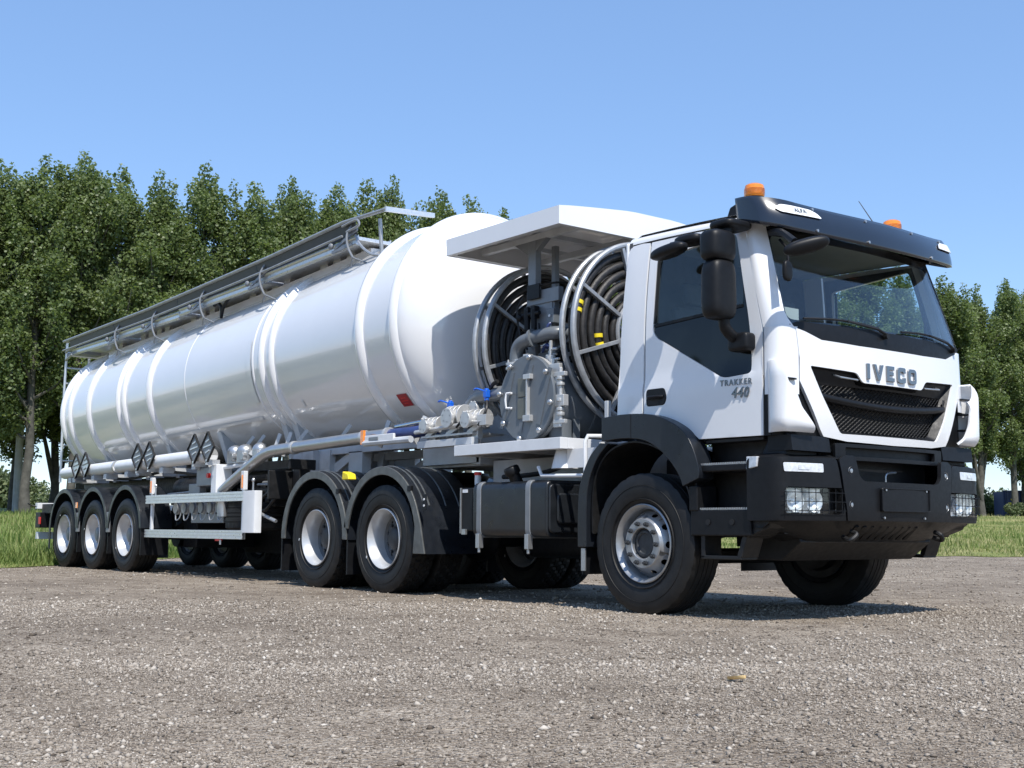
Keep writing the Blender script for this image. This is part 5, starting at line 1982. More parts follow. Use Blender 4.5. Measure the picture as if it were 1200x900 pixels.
# far side tank and battery box
mb = MB()
rounded_bar(mb, -2.1, -0.9, rnd_poly([(0.60, 0.58), (1.20, 0.58), (1.20, 1.05), (0.60, 1.05)], 0.07, 5))
mb.build('air_tank_carrier', TANKB, TR, bevel=0.02)
bx = empty('battery_box', (-2.38, -0.9, 0.6), TR)
mb = MB()
mb.box(-2.47, -2.27, -1.17, -0.6, 0.62, 1.02)
mb.build('box_body', BLACK, bx, bevel=0.015)
mb = MB()
mb.box(-2.455, -2.445, -1.185, -1.17, 0.60, 1.02)
mb.box(-2.42, -2.36, -1.19, -1.17, 0.59, 0.64)
mb.build('box_clip', STEEL, bx)
mb = MB()
mb.box(-2.43, -2.35, -1.175, -1.172, 0.975, 1.005)
mb.build('box_label', PLATW, bx)
mb = MB()
mb.cyl((-2.36, -1.05, 1.05), (-2.36, -1.05, 1.14), 0.03, 12)
mb.build('filter_bowl', PLATW, bx)
mb = MB()
mb.cyl((-2.36, -1.05, 1.14), (-2.36, -1.05, 1.17), 0.035, 12)
mb.build('filter_cap', REDL, bx)

# ---- drive axle fenders
def fender(xc, near_flat, sg):
    Rm = 0.72
    zc = 0.545
    a0, a1 = 188, -8
    P = arc(xc, zc, Rm, a0, a1, 26)
    if near_flat:
        P = arc(xc, zc, Rm, 172, 20, 24) + [(xc + 0.715, 0.70), (xc + 0.80, 0.40)]
    else:
        P = arc(xc, zc, Rm, 182, -2, 28)
    Q = []
    for i, (a, b) in enumerate(P):
        d = Vector((xc - a, zc - b))
        d.normalize()
        Q.append((a + d.x * 0.085, b + d.y * 0.085))
    if near_flat:
        Q[-1] = (xc + 0.60, 0.40)
        Q[-2] = (xc + 0.625, 0.66)
    fe = MB()
    thick_arch(fe, P, Q, sg * 1.255, sg * 1.235)
    # rolled outer lip
    fo = fe.build('fender_lip', FENDER, None, bevel=0.006, sharp=45)
    sk = MB()
    thick_arch(sk, [(a, b) for a, b in P], [(xc + (a - xc) * 0.988, zc + (b - zc) * 0.988) for a, b in P], sg * 1.236, sg * 0.58)
    so_ = sk.build('fender_skin', FENDB, None, sharp=45)
    rb = MB()
    for yy in (1.10, 1.16, 0.9, 0.74):
        rb.tube([(xc + (a - xc) * 1.004, sg * yy, zc + (b - zc) * 1.004) for a, b in P[3:-3]], 0.009, 5)
    ro_ = rb.build('fender_rib', FENDER, None)
    root = empty('drive_fender', (xc, sg * 0.9, 1.2), TR)
    for o_ in (fo, so_, ro_):
        o_.parent = root
        o_.location = o_.location - WPOS[root.name]
    return root
for sg in (-1, 1):
    f1 = fender(XD[0], True, sg)
    f2 = fender(XD[1], False, sg)
mb = MB()
mb.box(-2.97, -2.90, -1.262, -1.254, 0.82, 0.97)
bk = mb.build('fender_bracket', BLACK, TR, bevel=0.004)
mb = MB()
for z in (0.86, 0.92):
    mb.cyl((-2.935, -1.262, z), (-2.935, -1.268, z), 0.011, 8)
mb.builds('bracket_bolt', PLATW, bk)
mb = MB()
for sg in (-1, 1):
    for x in (XD[1] - 0.76, (XD[0] + XD[1]) / 2 + 0.0):
        mb.box(x - 0.012, x + 0.012, sg * 1.22, sg * 0.62, 0.16, 0.60)
mb.builds('mud_flap', BLACK, TR)
mb = MB()
for x in (XD[0] + 0.52, XD[1] + 0.52):
    mb.box(x - 0.03, x + 0.03, -1.26, -1.22, 1.0, 1.06)
mb.builds('fender_clamp', BLACK, TR, bevel=0.008)
mb = MB()
mb.prism([(-4.50, -1.26, 1.15), (-4.36, -1.26, 1.15), (-4.38, -1.26, 1.21), (-4.49, -1.26, 1.24)], (0, 0.10, 0))
mb.build('wheel_chock', YELL, TR, bevel=0.01)

# ---- equipment platform behind the cab
pf = empty('equipment_platform', (-1.8, 0, 1.3), TR)
mb = MB()
for sg in (-1, 1):
    mb.box(-2.52, -0.98, sg * 1.215, sg * 1.13, 1.318, 1.415)
mb.box(-1.06, -0.975, -1.13, 1.13, 1.320, 1.413)
mb.box(-2.52, -2.44, -1.13, 1.13, 1.320, 1.413)
mb.box(-1.75, -1.67, -1.13, 1.13, 1.320, 1.40)
mb.builds('side_beam', PLATW, pf, bevel=0.004)
mb = MB()
mb.box(-2.44, -1.06, -1.13, 1.13, 1.40, 1.408)
mb.build('deck_plate', GREY, pf)
mb = MB()
mb.box(-3.32, -2.40, -1.10, -1.02, 1.43, 1.50)
mb.box(-3.32, -2.52, -0.5, 0.5, 1.36, 1.42)
mb.box(-2.9, -0.8, -0.46, -0.36, 1.08, 1.32)
mb.box(-2.9, -0.8, 0.36, 0.46, 1.08, 1.32)
mb.builds('subframe', CHAS, pf, bevel=0.004)
mb = MB()
for x0, x1, z0 in ((-1.05, -0.62, 1.16),):
    mb.box(x0, x1, -1.08, -1.07, z0, 1.32)
mb.box(-0.62, -0.60, -1.1, 1.1, 1.14, 1.36)
mb.cyl((-1.14, -1.03, 1.16), (-1.14, -1.03, 1.32), 0.115, 24, 0.075)
mb.build('white_bracket', PLATW, pf, sharp=40)
mb = MB()
mb.tube([(-0.655, -1.22, 1.06), (-0.655, -1.22, 1.36), (-0.65, -1.20, 1.405), (-0.62, -1.05, 1.41), (-0.60, -0.7, 1.41)], 0.018, 8)
mb.tube([(-1.35, -1.15, 1.18), (-1.30, -1.15, 1.10), (-0.70, -1.15, 1.085)], 0.016, 8)
mb.builds('white_pipe', PLATW, pf)
mb = MB()
mb.box(-0.60, -0.56, -1.06, -1.02, 1.36, 1.70)
mb.box(-0.62, -0.56, -0.9, 0.9, 1.0, 1.35)
mb.builds('platform_bracket', CHAS, pf, bevel=0.004)

# ---- round-door drum
dm = empty('buffer_drum', (-1.6, 0, 1.42), TR)
DC = (-1.6, 1.80)
mb = MB()
mb.lathe([(0.0, 1.05), (0.18, 1.04), (0.32, 0.98), (0.362, 0.90), (0.362, -1.0), (0.30, -1.01), (0, -1.01)], (DC[0], 0, DC[1]), (0, 1, 0), 56)
for k in (-0.55, 0.1, 0.7):
    mb.lathe([(0.362, k - 0.02), (0.372, k - 0.015), (0.372, k + 0.015), (0.362, k + 0.02)], (DC[0], 0, DC[1]), (0, 1, 0), 56)
mb.build('drum_shell', GREY, dm, sharp=40)
mb = MB()
mb.lathe([(0.355, -1.0), (0.385, -1.005), (0.385, -1.045), (0.35, -1.05)], (DC[0], 0, DC[1]), (0, 1, 0), 56)
mb.build('door_flange', CAST, dm, sharp=30)
mb = MB()
mb.lathe([(0.385, -1.055), (0.388, -1.06), (0.388, -1.082), (0.380, -1.09), (0.0, -1.09)], (DC[0], 0, DC[1]), (0, 1, 0), 64)
dd = mb.build('drum_door', GREY, dm, sharp=30)
mb = MB()
for a in (35, 80, 125, 170, 215, 260, 305, 350):
    x, z = DC[0] + 0.365 * math.cos(R_(a)), DC[1] + 0.365 * math.sin(R_(a))
    mb.cyl((x, -1.05, z), (x, -1.105, z), 0.016, 8)
    mb.ball((x, -1.115, z), 0.027, 0.02, 0.027, 10, 8)
mb.builds('clamp_knob', STEEL, dd)
mb = MB()
mb.box(-1.705, -1.575, -1.105, -1.088, 1.62, 1.80)
mb.box(-1.705, -1.575, -1.105, -1.088, 1.815, 1.985)
mb.builds('door_plate', OLIVE, dd, bevel=0.003)
mb = MB()
mb.box(-1.565, -1.545, -1.125, -1.088, 1.60, 2.0)
mb.box(-1.60, -1.50, -1.130, -1.088, 1.59, 1.645)
mb.box(-1.60, -1.50, -1.130, -1.088, 1.965, 2.01)
mb.build('door_bar', CAST, dd, bevel=0.004)
mb = MB()
mb.tube([(-1.80, -1.09, 1.725), (-1.83, -1.135, 1.725), (-1.835, -1.14, 1.80), (-1.83, -1.135, 1.855), (-1.80, -1.09, 1.86)], 0.010, 8)
mb.tube([(-1.83, -1.135, 1.725), (-1.78, -1.12, 1.722)], 0.010, 8)
mb.tube([(-1.83, -1.135, 1.857), (-1.78, -1.12, 1.86)], 0.010, 8)
mb.build('door_handle', PLATW, dd)
mb = MB()   # rib stripes on the door
for a in (-0.25, 0.02, 0.28):
    mb.beam((DC[0] + a - 0.10, -1.093, DC[1] - 0.30 + abs(a) * 0.2), (DC[0] + a + 0.06, -1.093, DC[1] + 0.30 - abs(a) * 0.2), 0.05, 0.008, up=(0, 1, 0))
mb.builds('door_rib', GREY, dd)
mb = MB()
xh = DC[0] + 0.40
mb.box(xh - 0.03, xh + 0.09, -1.07, -1.01, 1.70, 1.80)
mb.box(xh - 0.05, xh + 0.10, -1.07, -1.03, 1.96, 2.00)
mb.box(xh - 0.05, xh + 0.10, -1.07, -1.03, 1.55, 1.585)
mb.cyl((xh + 0.03, -1.05, 1.52), (xh + 0.03, -1.05, 2.04), 0.018, 10)
for z in (1.62, 1.88, 1.93, 1.66, 1.74):
    mb.cyl((xh + 0.03, -1.05, z), (xh + 0.03, -1.05, z + 0.03), 0.036, 12)
mb.box(xh - 0.12, xh + 0.02, -1.06, -1.02, 1.90, 2.08)
mb.box(xh - 0.06, xh + 0.02, -1.06, -1.02, 1.52, 1.90)
mb.build('door_hinge', CAST, dm, bevel=0.006)
mb = MB()
for x in (-1.86, -1.34):
    mb.box(x - 0.05, x + 0.05, -0.8, -0.72, 1.41, 1.62)
    mb.box(x - 0.05, x + 0.05, 0.72, 0.8, 1.41, 1.62)
mb.cyl((-1.35, -0.9, 1.41), (-1.35, -0.9, 1.60), 0.10, 20)
mb.builds('drum_foot', GREY, dm, bevel=0.004)
mb = MB()
mb.tube(smooth_path([(-1.95, -0.93, 2.05), (-1.95, -0.93, 2.24), (-1.90, -0.93, 2.33), (-1.78, -0.92, 2.37), (-1.62, -0.86, 2.40), (-1.50, -0.80, 2.41), (-1.48, -0.60, 2.41)], 6), 0.060, 16)
mb.cyl((-1.74, -0.912, 2.375), (-1.72, -0.908, 2.378), 0.085, 20)
mb.cyl((-1.485, -0.73, 2.41), (-1.484, -0.70, 2.41), 0.09, 20)
mb.build('suction_pipe', GREY, dm, sharp=40)
mb = MB()
mb.cyl((-1.95, -0.93, 2.10), (-1.95, -0.93, 2.125), 0.095, 20)
mb.cyl((-1.95, -0.93, 2.14), (-1.95, -0.93, 2.165), 0.095, 20)
for a in range(6):
    x, y = -1.95 + 0.078 * math.cos(a * PI / 3 + 0.3), -0.93 + 0.078 * math.sin(a * PI / 3 + 0.3)
    mb.cyl((x, y, 2.08), (x, y, 2.19), 0.010, 6)
mb.box(-1.76, -1.70, -1.0, -0.93, 2.10, 2.22)
mb.box(-1.96, -1.92, -0.98, -0.93, 2.10, 2.20)
mb.box(-1.90, -1.78, -0.99, -0.965, 2.14, 2.19)
mb.build('pipe_flange', CAST, dm, bevel=0.003)
mb = MB()
for x, y, z, l_ in ((-1.46, -0.92, 2.12, 0.20), (-1.40, -0.95, 2.08, 0.10), (-1.52, -0.88, 2.14, 0.10)):
    mb.cyl((x, y, z), (x, y, z + l_), 0.016, 8)
    mb.cyl((x, y, z), (x, y, z + 0.06), 0.04, 10)
    mb.cyl((x, y, z + l_ * 0.6), (x + 0.09, y, z + l_ * 0.6), 0.012, 8)
mb.build('drum_valve', CAST, dm, bevel=0.002)

# ---- hose reels
def reel(xf, yellow):
    rl = empty('hose_reel', (xf - 0.1, -0.2, 1.42), TR)
    zc, Rr, yc_ = 2.395, 0.82, -0.2
    for x in (xf, xf - 0.15):
        mb = MB()
        mb.tube([(x, yc_ + Rr * math.cos(t), zc + Rr * math.sin(t)) for t in np.linspace(0, 2 * PI, 72, endpoint=False)], 0.027, 10, closed=True)
        mb.tube([(x, yc_ + 0.30 * math.cos(t), zc + 0.30 * math.sin(t)) for t in np.linspace(0, 2 * PI, 36, endpoint=False)], 0.02, 8, closed=True)
        mb.build('flange_ring', GALV, rl)
    for x in (xf, xf - 0.15):
        for k in range(8):
            a = 2 * PI * k / 8 + 0.30
            mb = MB()
            mb.beam((x, yc_ + 0.12 * math.cos(a), zc + 0.12 * math.sin(a)), (x, yc_ + (Rr - 0.01) * math.cos(a), zc + (Rr - 0.01) * math.sin(a)), 0.034, 0.034, up=(1, 0, 0))
            mb.build('spoke', GALV, rl, bevel=0.003)
    mb = MB()
    mb.cyl((xf + 0.06, yc_, zc), (xf - 0.24, yc_, zc), 0.06, 16)
    mb.lathe([(0.26, 0.03), (0.26, 0.13)], (xf - 0.15, yc_, zc), (1, 0, 0), 40)
    mb.build('hub_drum', STRUT, rl)
    hs = MB()
    for x, ph in ((xf - 0.045, 0.0), (xf - 0.108, 1.3)):
        pts = []
        turns = 5.6
        N = int(turns * 44)
        for i in range(N + 1):
            t = i / N
            a = ph + t * turns * 2 * PI
            rad = 0.285 + (0.77 - 0.285) * t + 0.012 * math.sin(a * 1.0 + 0.7) * math.sin(a * 0.37)
            wob = 0.006 * math.sin(a * 3.1 + rad * 20)
            pts.append((x + wob, yc_ + rad * math.cos(a), zc + rad * math.sin(a)))
        hs.tube(pts, 0.036, 8)
    hs.build('coiled_hose', HOSE, rl, sharp=60, fixn=False)
    if yellow:
        for rad, ang in ((0.755, 163), (0.755, 168.5), (0.50, 186), (0.50, 195)):
            a = R_(ang)
            p = V(xf - 0.045, yc_ + rad * math.cos(a), zc + rad * math.sin(a))
            t_ = V(0, -math.sin(a), math.cos(a))
            MB().cyl(p - t_ * 0.017, p + t_ * 0.017, 0.046, 14).build('hose_band', YELL, rl)
    mb = MB()
    for sgy in (-1, 1):
        mb.beam((xf - 0.075, yc_ + sgy * 0.28, 1.41), (xf - 0.075, yc_ + sgy * 0.06, zc), 0.06, 0.05)
    mb.builds('reel_stand', STRUT, rl)
    return rl
reel(-1.04, True)
reel(-2.32, False)

# ---- mast, control panel, canopy
ms = empty('equipment_mast', (-1.93, -0.7, 1.42), TR)
mb = MB()
for y in (-0.75, 0.75):
    mb.box(-1.96, -1.85, y - 0.035, y + 0.035, 1.41, 3.33)
mb.box(-1.96, -1.90, -0.50, -0.45, 1.41, 3.33)
mb.builds('mast_post', STRUT, ms, bevel=0.006)
mb = MB()
for y in (-0.75, 0.75):
    mb.prism([(-2.17, y - 0.03, 3.33), (-1.96, y - 0.03, 3.20), (-1.96, y - 0.03, 3.33)], (0, 0.06, 0))
    mb.prism([(-1.85, y - 0.03, 3.23), (-1.70, y - 0.03, 3.33), (-1.85, y - 0.03, 3.33)], (0, 0.06, 0))
mb.builds('gusset', STRUT, ms)
mb = MB()
mb.box(-1.96, -1.50, -0.80, -0.74, 2.71, 2.84)
mb.box(-1.98, -1.60, -0.79, -0.77, 2.40, 2.72)
mb.box(-1.64, -1.58, -0.78, -0.72, 2.25, 2.71)
mb.builds('control_frame', STRUT, ms, bevel=0.004)
mb = MB()
for x in (-1.90, -1.80):
    mb.cyl((x, -0.84, 2.47), (x, -0.84, 2.66), 0.028, 12)
    mb.box(x - 0.03, x + 0.03, -0.86, -0.80, 2.58, 2.69)
mb.cyl((-1.98, -0.84, 2.62), (-1.72, -0.84, 2.62), 0.02, 10)
mb.ball((-1.99, -0.86, 2.60), 0.03, 0.03, 0.035, 10, 8)
mb.box(-1.92, -1.74, -0.83, -0.81, 2.76, 2.90)
mb.build('air_regulator', BLACK, ms, bevel=0.004)
mb = MB()
mb.box(-1.62, -1.52, -0.84, -0.72, 2.50, 2.64)
mb.build('valve_box', GREY, ms, bevel=0.01)
mb = MB()
mb.cyl((-1.57, -0.842, 2.57), (-1.57, -0.85, 2.57), 0.013, 10)
mb.build('box_screw', PLATW, ms)
mb = MB()
mb.tube(smooth_path([(-1.66, -0.80, 2.28), (-1.58, -0.86, 2.46), (-1.56, -0.84, 2.50)], 4), 0.014, 8)
mb.tube(smooth_path([(-1.72, -0.8, 2.26), (-1.60, -0.86, 2.30), (-1.53, -0.8, 2.26)], 4), 0.014, 8)
mb.build('blue_air_line', BLUEH, ms)
mb = MB()
for P_ in ([(-1.98, -0.82, 2.80), (-2.05, -0.84, 2.68), (-2.02, -0.83, 2.45), (-1.92, -0.82, 2.30)], [(-1.74, -0.83, 2.52), (-1.68, -0.86, 2.42), (-1.58, -0.84, 2.36), (-1.52, -0.8, 2.42)], [(-1.95, -0.80, 2.86), (-1.75, -0.80, 2.88), (-1.6, -0.70, 2.90), (-1.55, -0.4, 2.90)], [(-1.98, -0.84, 2.34), (-1.8, -0.86, 2.32), (-1.6, -0.82, 2.34)]):
    mb.tube(smooth_path(P_, 5), 0.010, 6)
mb.builds('air_hose', DARK, ms)
mb = MB()
for a in range(7):
    mb.cyl((-1.78 + a * 0.04, -0.72, 2.50 + 0.05 * (a % 3)), (-1.78 + a * 0.04, -0.64, 2.50 + 0.05 * (a % 3)), 0.022, 8)
mb.box(-1.80, -1.52, -0.66, -0.40, 2.18, 2.66)
mb.build('pump_unit', DARK, ms, bevel=0.01)
mb = MB()
mb.prism([(-1.80, -0.79, 2.10), (-1.80, -0.79, 2.25), (-1.45, -0.79, 2.30)], (0, 0.03, 0))
mb.build('pipe_gusset', GREY, ms)

cn = empty('canopy', (-2.1, 0, 3.35), TR)
cx0, cx1, cy = -2.785, -1.08, 1.15
def ctop(u, v):
    x = cx0 + (cx1 - cx0) * u
    y = -cy + 2 * cy * v
    return V(x, y, 3.447 + 0.085 * min(1.0, (1 - abs(y) / cy) / 0.75) ** 0.85)
mb = MB()
mb.grid(ctop, 2, 20)
for x in (cx0, cx1):   # end faces
    for i in range(20):
        y0, y1 = -cy + 2 * cy * i / 20, -cy + 2 * cy * (i + 1) / 20
        t0, t1 = ctop(0, i / 20).z, ctop(0, (i + 1) / 20).z
        mb.add([(x, y0, 3.285), (x, y1, 3.285), (x, y1, t1), (x, y0, t0)], [(0, 1, 2, 3)])
for sg in (-1, 1):
    mb.add([(cx0, sg * cy, 3.285), (cx1, sg * cy, 3.285), (cx1, sg * cy, 3.447), (cx0, sg * cy, 3.447)], [(0, 1, 2, 3)])
co = mb.build('canopy_shell', WHITE, cn, sharp=30)
co.data.shade_flat()
mb = MB()
mb.box(cx0 + 0.01, cx1 - 0.01, -cy + 0.01, -cy + 0.07, 3.288, 3.296)
mb.box(cx0 + 0.01, cx1 - 0.01, cy - 0.07, cy - 0.01, 3.288, 3.296)
mb.box(cx0 + 0.01, cx0 + 0.07, -cy + 0.075, cy - 0.075, 3.288, 3.296)
mb.box(cx1 - 0.07, cx1 - 0.01, -cy + 0.075, cy - 0.075, 3.288, 3.296)
for y in (-0.75, 0.0, 0.75):
    mb.box(cx0 + 0.08, cx1 - 0.08, y - 0.03, y + 0.03, 3.33, 3.39)
for x in (-2.45, -1.93, -1.45):
    mb.box(x - 0.03, x + 0.03, -1.08, 1.08, 3.395, 3.44)
mb.builds('canopy_frame', CHAS, cn, bevel=0.003)

# ================================================================== TRAILER
TL = empty('tank_trailer', (-9.5, 0, 0))
tag(TL, 'long white ribbed tank semi-trailer with three axles, coupled behind the truck', 'tank trailer')
XT = (-10.66, -11.97, -13.28)
WT = 0.526
wt = make_wheel('wheel', TY_T, 'trailer', (XT[0], -1.055, WT), -1, TL)
for i, x in enumerate(XT):
    if i:
        clone_wheel(wt, (x, -1.055, WT), False, TL).rotation_euler = (0, 0.8 * i, 0)
    clone_wheel(wt, (x, 1.055, WT), True, TL)
    mb = MB()
    mb.cyl((x, -0.95, WT), (x, 0.95, WT), 0.065, 12)
    for sg in (-1, 1):
        mb.cyl((x, sg * 0.66, WT), (x, sg * 0.86, WT), 0.21, 24)
        mb.beam((x + 0.5, sg * 0.5, WT + 0.18), (x - 0.25, sg * 0.5, WT - 0.02), 0.09, 0.06)
        mb.cyl((x - 0.22, sg * 0.5, WT + 0.05), (x - 0.22, sg * 0.5, WT + 0.36), 0.12, 16)
    mb.build('trailer_axle', DARK, TL)

def tz(x):
    return float(np.interp(x, [-14.6, -14.1, -10.5, -6.76, -4.25, -3.6, -3], [2.535, 2.55, 2.64, 2.75, 2.785, 2.795, 2.80]))
def trd(x):
    return float(np.interp(x, [-14.1, -10.5, -6.76, -4.25, -3], [1.055, 1.065, 1.10, 1.205, 1.225]))
# shell with heads
rows = []
XF, XR = -3.55, -14.15
def head(t, R0, depth, out):
    """torispherical-like: t 0 at rim .. 1 apex"""
    a = t * PI / 2
    return R0 * (1 - math.sin(a) ** 2.0) ** 0.5 if False else R0 * math.cos(a) ** 0.62, depth * math.sin(a) ** 1.25
for k in range(19):
    t = 1 - k / 18
    rad, dx = head(t, trd(XF), 0.43, 1)
    rows.append((XF + dx, max(rad, 0.0), tz(XF)))
xs_ = np.linspace(XF, XR, 60)[1:-1]
for x in xs_:
    rows.append((float(x), trd(x), tz(x)))
for k in range(19):
    t = k / 18
    rad, dx = head(t, trd(XR), 0.42, -1)
    rows.append((XR - dx, max(rad, 0.0), tz(XR)))
mb = MB()
NS = 96
mb.grid(lambda u, v: (lambda r_: V(r_[0], r_[1] * math.cos(2 * PI * v), r_[2] + r_[1] * math.sin(2 * PI * v)))(rows[int(round(u * (len(rows) - 1)))]), len(rows) - 1, NS)
shell = mb.build('tank_shell', TANKW, TL, sharp=70)
def ring(x, wdt, ht, name='stiffening_ring'):
    z, R0 = tz(x), trd(x)
    prof = [(R0 - 0.01, -wdt / 2), (R0 + ht * 0.12, -wdt * 0.46), (R0 + ht * 0.55, -wdt * 0.34), (R0 + ht * 0.92, -wdt * 0.17), (R0 + ht, 0), (R0 + ht * 0.92, wdt * 0.17), (R0 + ht * 0.55, wdt * 0.34), (R0 + ht * 0.12, wdt * 0.46), (R0 - 0.01, wdt / 2)]
    m_ = MB()
    m_.lathe(prof, (x, 0, z), (1, 0, 0), 96)
    return m_.build(name, TANKW, TL, sharp=70)
for x, wd_, ht in ((-3.62, 0.16, 0.050), (-4.30, 0.17, 0.055), (-6.48, 0.13, 0.045), (-6.76, 0.13, 0.048), (-7.02, 0.05, 0.012), (-9.12, 0.04, 0.006), (-10.38, 0.20, 0.05), (-11.35, 0.12, 0.045), (-11.60, 0.12, 0.045), (-12.90, 0.20, 0.05), (-13.78, 0.15, 0.045), (-14.14, 0.14, 0.045)):
    ring(x, wd_, ht)
# reinforcing pad straps on the lower flank
mb = MB()
def onT(x, a, off):
    """point on the tank flank; a = degrees below the horizontal on the near side (negative above)"""
    z, R0 = tz(x), trd(x) + off
    return V(x, -R0 * math.cos(R_(a)), z - R0 * math.sin(R_(a)))
def patch(mb, x0, x1, a0, a1, off=0.006, na=8, nx=2):
    mb.grid(lambda u, v: onT(x0 + (x1 - x0) * u, a0 + (a1 - a0) * v, off), nx, na)
patch(mb, -12.9, -7.2, 40, 42.5, 0.014, 3, 20)
mb.build('flank_seam', TANKW, TL)
for x0, x1, a0, a1 in ((-7.18, -7.06, -12, 30),):
    mb = MB()
    patch(mb, x0, x1, a0, a1, 0.010, 12)
    o = mb.build('stiffener_end_pad', TANKW, TL)
mb = MB()
p = [onT(-3.72, 40, 0.006), onT(-3.55, 40, 0.006), onT(-3.42, 48, 0.006), onT(-3.60, 48, 0.006)]
patch(mb, -3.95, -3.76, 38.5, 46, 0.008, 3)
rp = mb.build('red_sticker', RED, TL)
mb = MB()
patch(mb, -3.90, -3.81, 40.5, 41.2, 0.0095, 1)
patch(mb, -3.92, -3.79, 42.2, 42.8, 0.0095, 1)
patch(mb, -3.90, -3.82, 43.8, 44.4, 0.0095, 1)
mb.builds('sticker_print', REDL, rp)
mb = MB()
patch(mb, -6.02, -5.97, 33, 38, 0.006, 3)
mb.build('flank_lettering_mark', PLATW, TL)
# top spill box, manlids, walkway
mb = MB()
def tb(x):
    return tz(x) + trd(x)
seg_x = [-5.1, -6.3, -7.5, -9.0, -10.5, -12.0, -13.4]
for a, b in zip(seg_x, seg_x[1:]):
    for sgy, y in ((1, -0.60), (1, 0.45)):
        mb.prism([(a, y, tb(a) - 0.26), (b, y, tb(b) - 0.26), (b, y, tb(b) - 0.09), (a, y, tb(a) - 0.09)], (0, 0.02, 0))
for x in (-5.1, -13.4):
    mb.prism([(x, -0.60, tb(x) - 0.2), (x, 0.46, tb(x) - 0.2), (x, 0.46, tb(x) - 0.05), (x, -0.60, tb(x) - 0.09)], (0.02, 0, 0))
mb.builds('top_coaming', TANKW, TL)
for x in (-5.75, -7.6, -9.7, -11.9):
    ml = empty('manhole', (x, 0, tb(x)), TL)
    mb = MB()
    mb.lathe([(0.27, 0.0), (0.27, 0.10), (0.30, 0.10), (0.30, 0.125), (0.26, 0.15), (0, 0.165)], (x, -0.05, tb(x) - 0.04), (0, 0, 1), 32)
    mb.build('manhole_lid', CAST, ml, sharp=30)
    mb = MB()
    for a in range(10):
        xx, yy = x + 0.285 * math.cos(a * PI / 5), -0.05 + 0.285 * math.sin(a * PI / 5)
        mb.cyl((xx, yy, tb(x) + 0.05), (xx, yy, tb(x) + 0.13), 0.022, 8)
    mb.tube([(x - 0.2, -0.05, tb(x) + 0.13), (x, -0.05, tb(x) + 0.2), (x + 0.2, -0.05, tb(x) + 0.13)], 0.02, 6)
    mb.builds('lid_clamp', CAST, ml)
wk = empty('walkway', (-10, -0.8, 3.7), TL)
pieces = [-4.95, -7.4, -9.9, -12.4, -14.5]
def wz(x):   # height of the walkway line
    return float(np.interp(x, [-14.8, -10.7, -8.1, -6.0, -4.6], [3.80, 3.86, 3.95, 4.02, 4.12]))
for a, b in zip(pieces, pieces[1:]):
    a -= 0.02
    mb = MB()
    mb.prism([(a, -0.84, wz(a) - 0.20), (b, -0.84, wz(b) - 0.16), (b, -0.84, wz(b) - 0.12), (a, -0.84, wz(a) - 0.16)], (0, 0.44, 0))
    mb.prism([(a, -0.845, wz(a) - 0.265), (b, -0.845, wz(b) - 0.225), (b, -0.845, wz(b) - 0.10), (a, -0.845, wz(a) - 0.14)], (0, 0.012, 0))
    mb.prism([(a, -0.41, wz(a) - 0.265), (b, -0.41, wz(b) - 0.225), (b, -0.41, wz(b) - 0.10), (a, -0.41, wz(a) - 0.14)], (0, 0.012, 0))
    mb.build('walkway_board', ALU, wk, bevel=0.003)
    mb = MB()
    mb.tube([(a, -0.855, wz(a) - 0.17), (b, -0.855, wz(b) - 0.13)], 0.016, 6)
    mb.tube([(a, -0.855, wz(a) - 0.245), (b, -0.855, wz(b) - 0.205)], 0.014, 6)
    mb.builds('walkway_edge', ALU, wk)
    # folded handrail panel: grey mesh sheet lying above the board
    mb = MB()
    mb.prism([(a, -0.86, wz(a) - 0.13), (b, -0.86, wz(b) - 0.11), (b, -0.90, wz(b) + 0.04), (a, -0.90, wz(a) + 0.04)], (0, 0.012, 0))
    mb.build('folded_rail_sheet', RAILG, wk, bevel=0.002)
mb = MB()
RP = [(-14.75, -0.905, wz(-14.75) + 0.05)] + [(x, -0.905, wz(x) + 0.05) for x in (-13, -11, -9, -7, -5.2)] + [(-4.28, -0.905, 4.10)]
mb.tube(RP, 0.024, 8)
mb.tube([(x, y - 0.01, z - 0.16) for x, y, z in RP[:-1]], 0.015, 6)
mb.tube(smooth_path([(-5.1, -0.92, wz(-5.1) - 0.09), (-4.86, -0.92, wz(-4.9) - 0.08), (-4.83, -0.92, wz(-4.9) - 0.04), (-4.9, -0.92, wz(-4.9) + 0.0), (-5.2, -0.92, wz(-5.2))], 4), 0.015, 6)
mb.builds('handrail', GALV, wk)
mb = MB()
mb.beam((-4.28, -0.92, 4.10), (-4.28, -0.28, 4.13), 0.04, 0.05)
mb.build('handrail_end_bar', ALU, wk)
mb = MB()
mb.cyl((-4.45, -0.88, 4.03), (-4.45, -0.84, 3.52), 0.022, 8)
mb.tube(smooth_path([(-5.0, -0.86, 3.95), (-4.85, -0.88, 3.80), (-4.60, -0.9, 3.66), (-4.45, -0.88, 3.62)], 4), 0.016, 6)
mb.builds('rail_strut', GALV, wk)
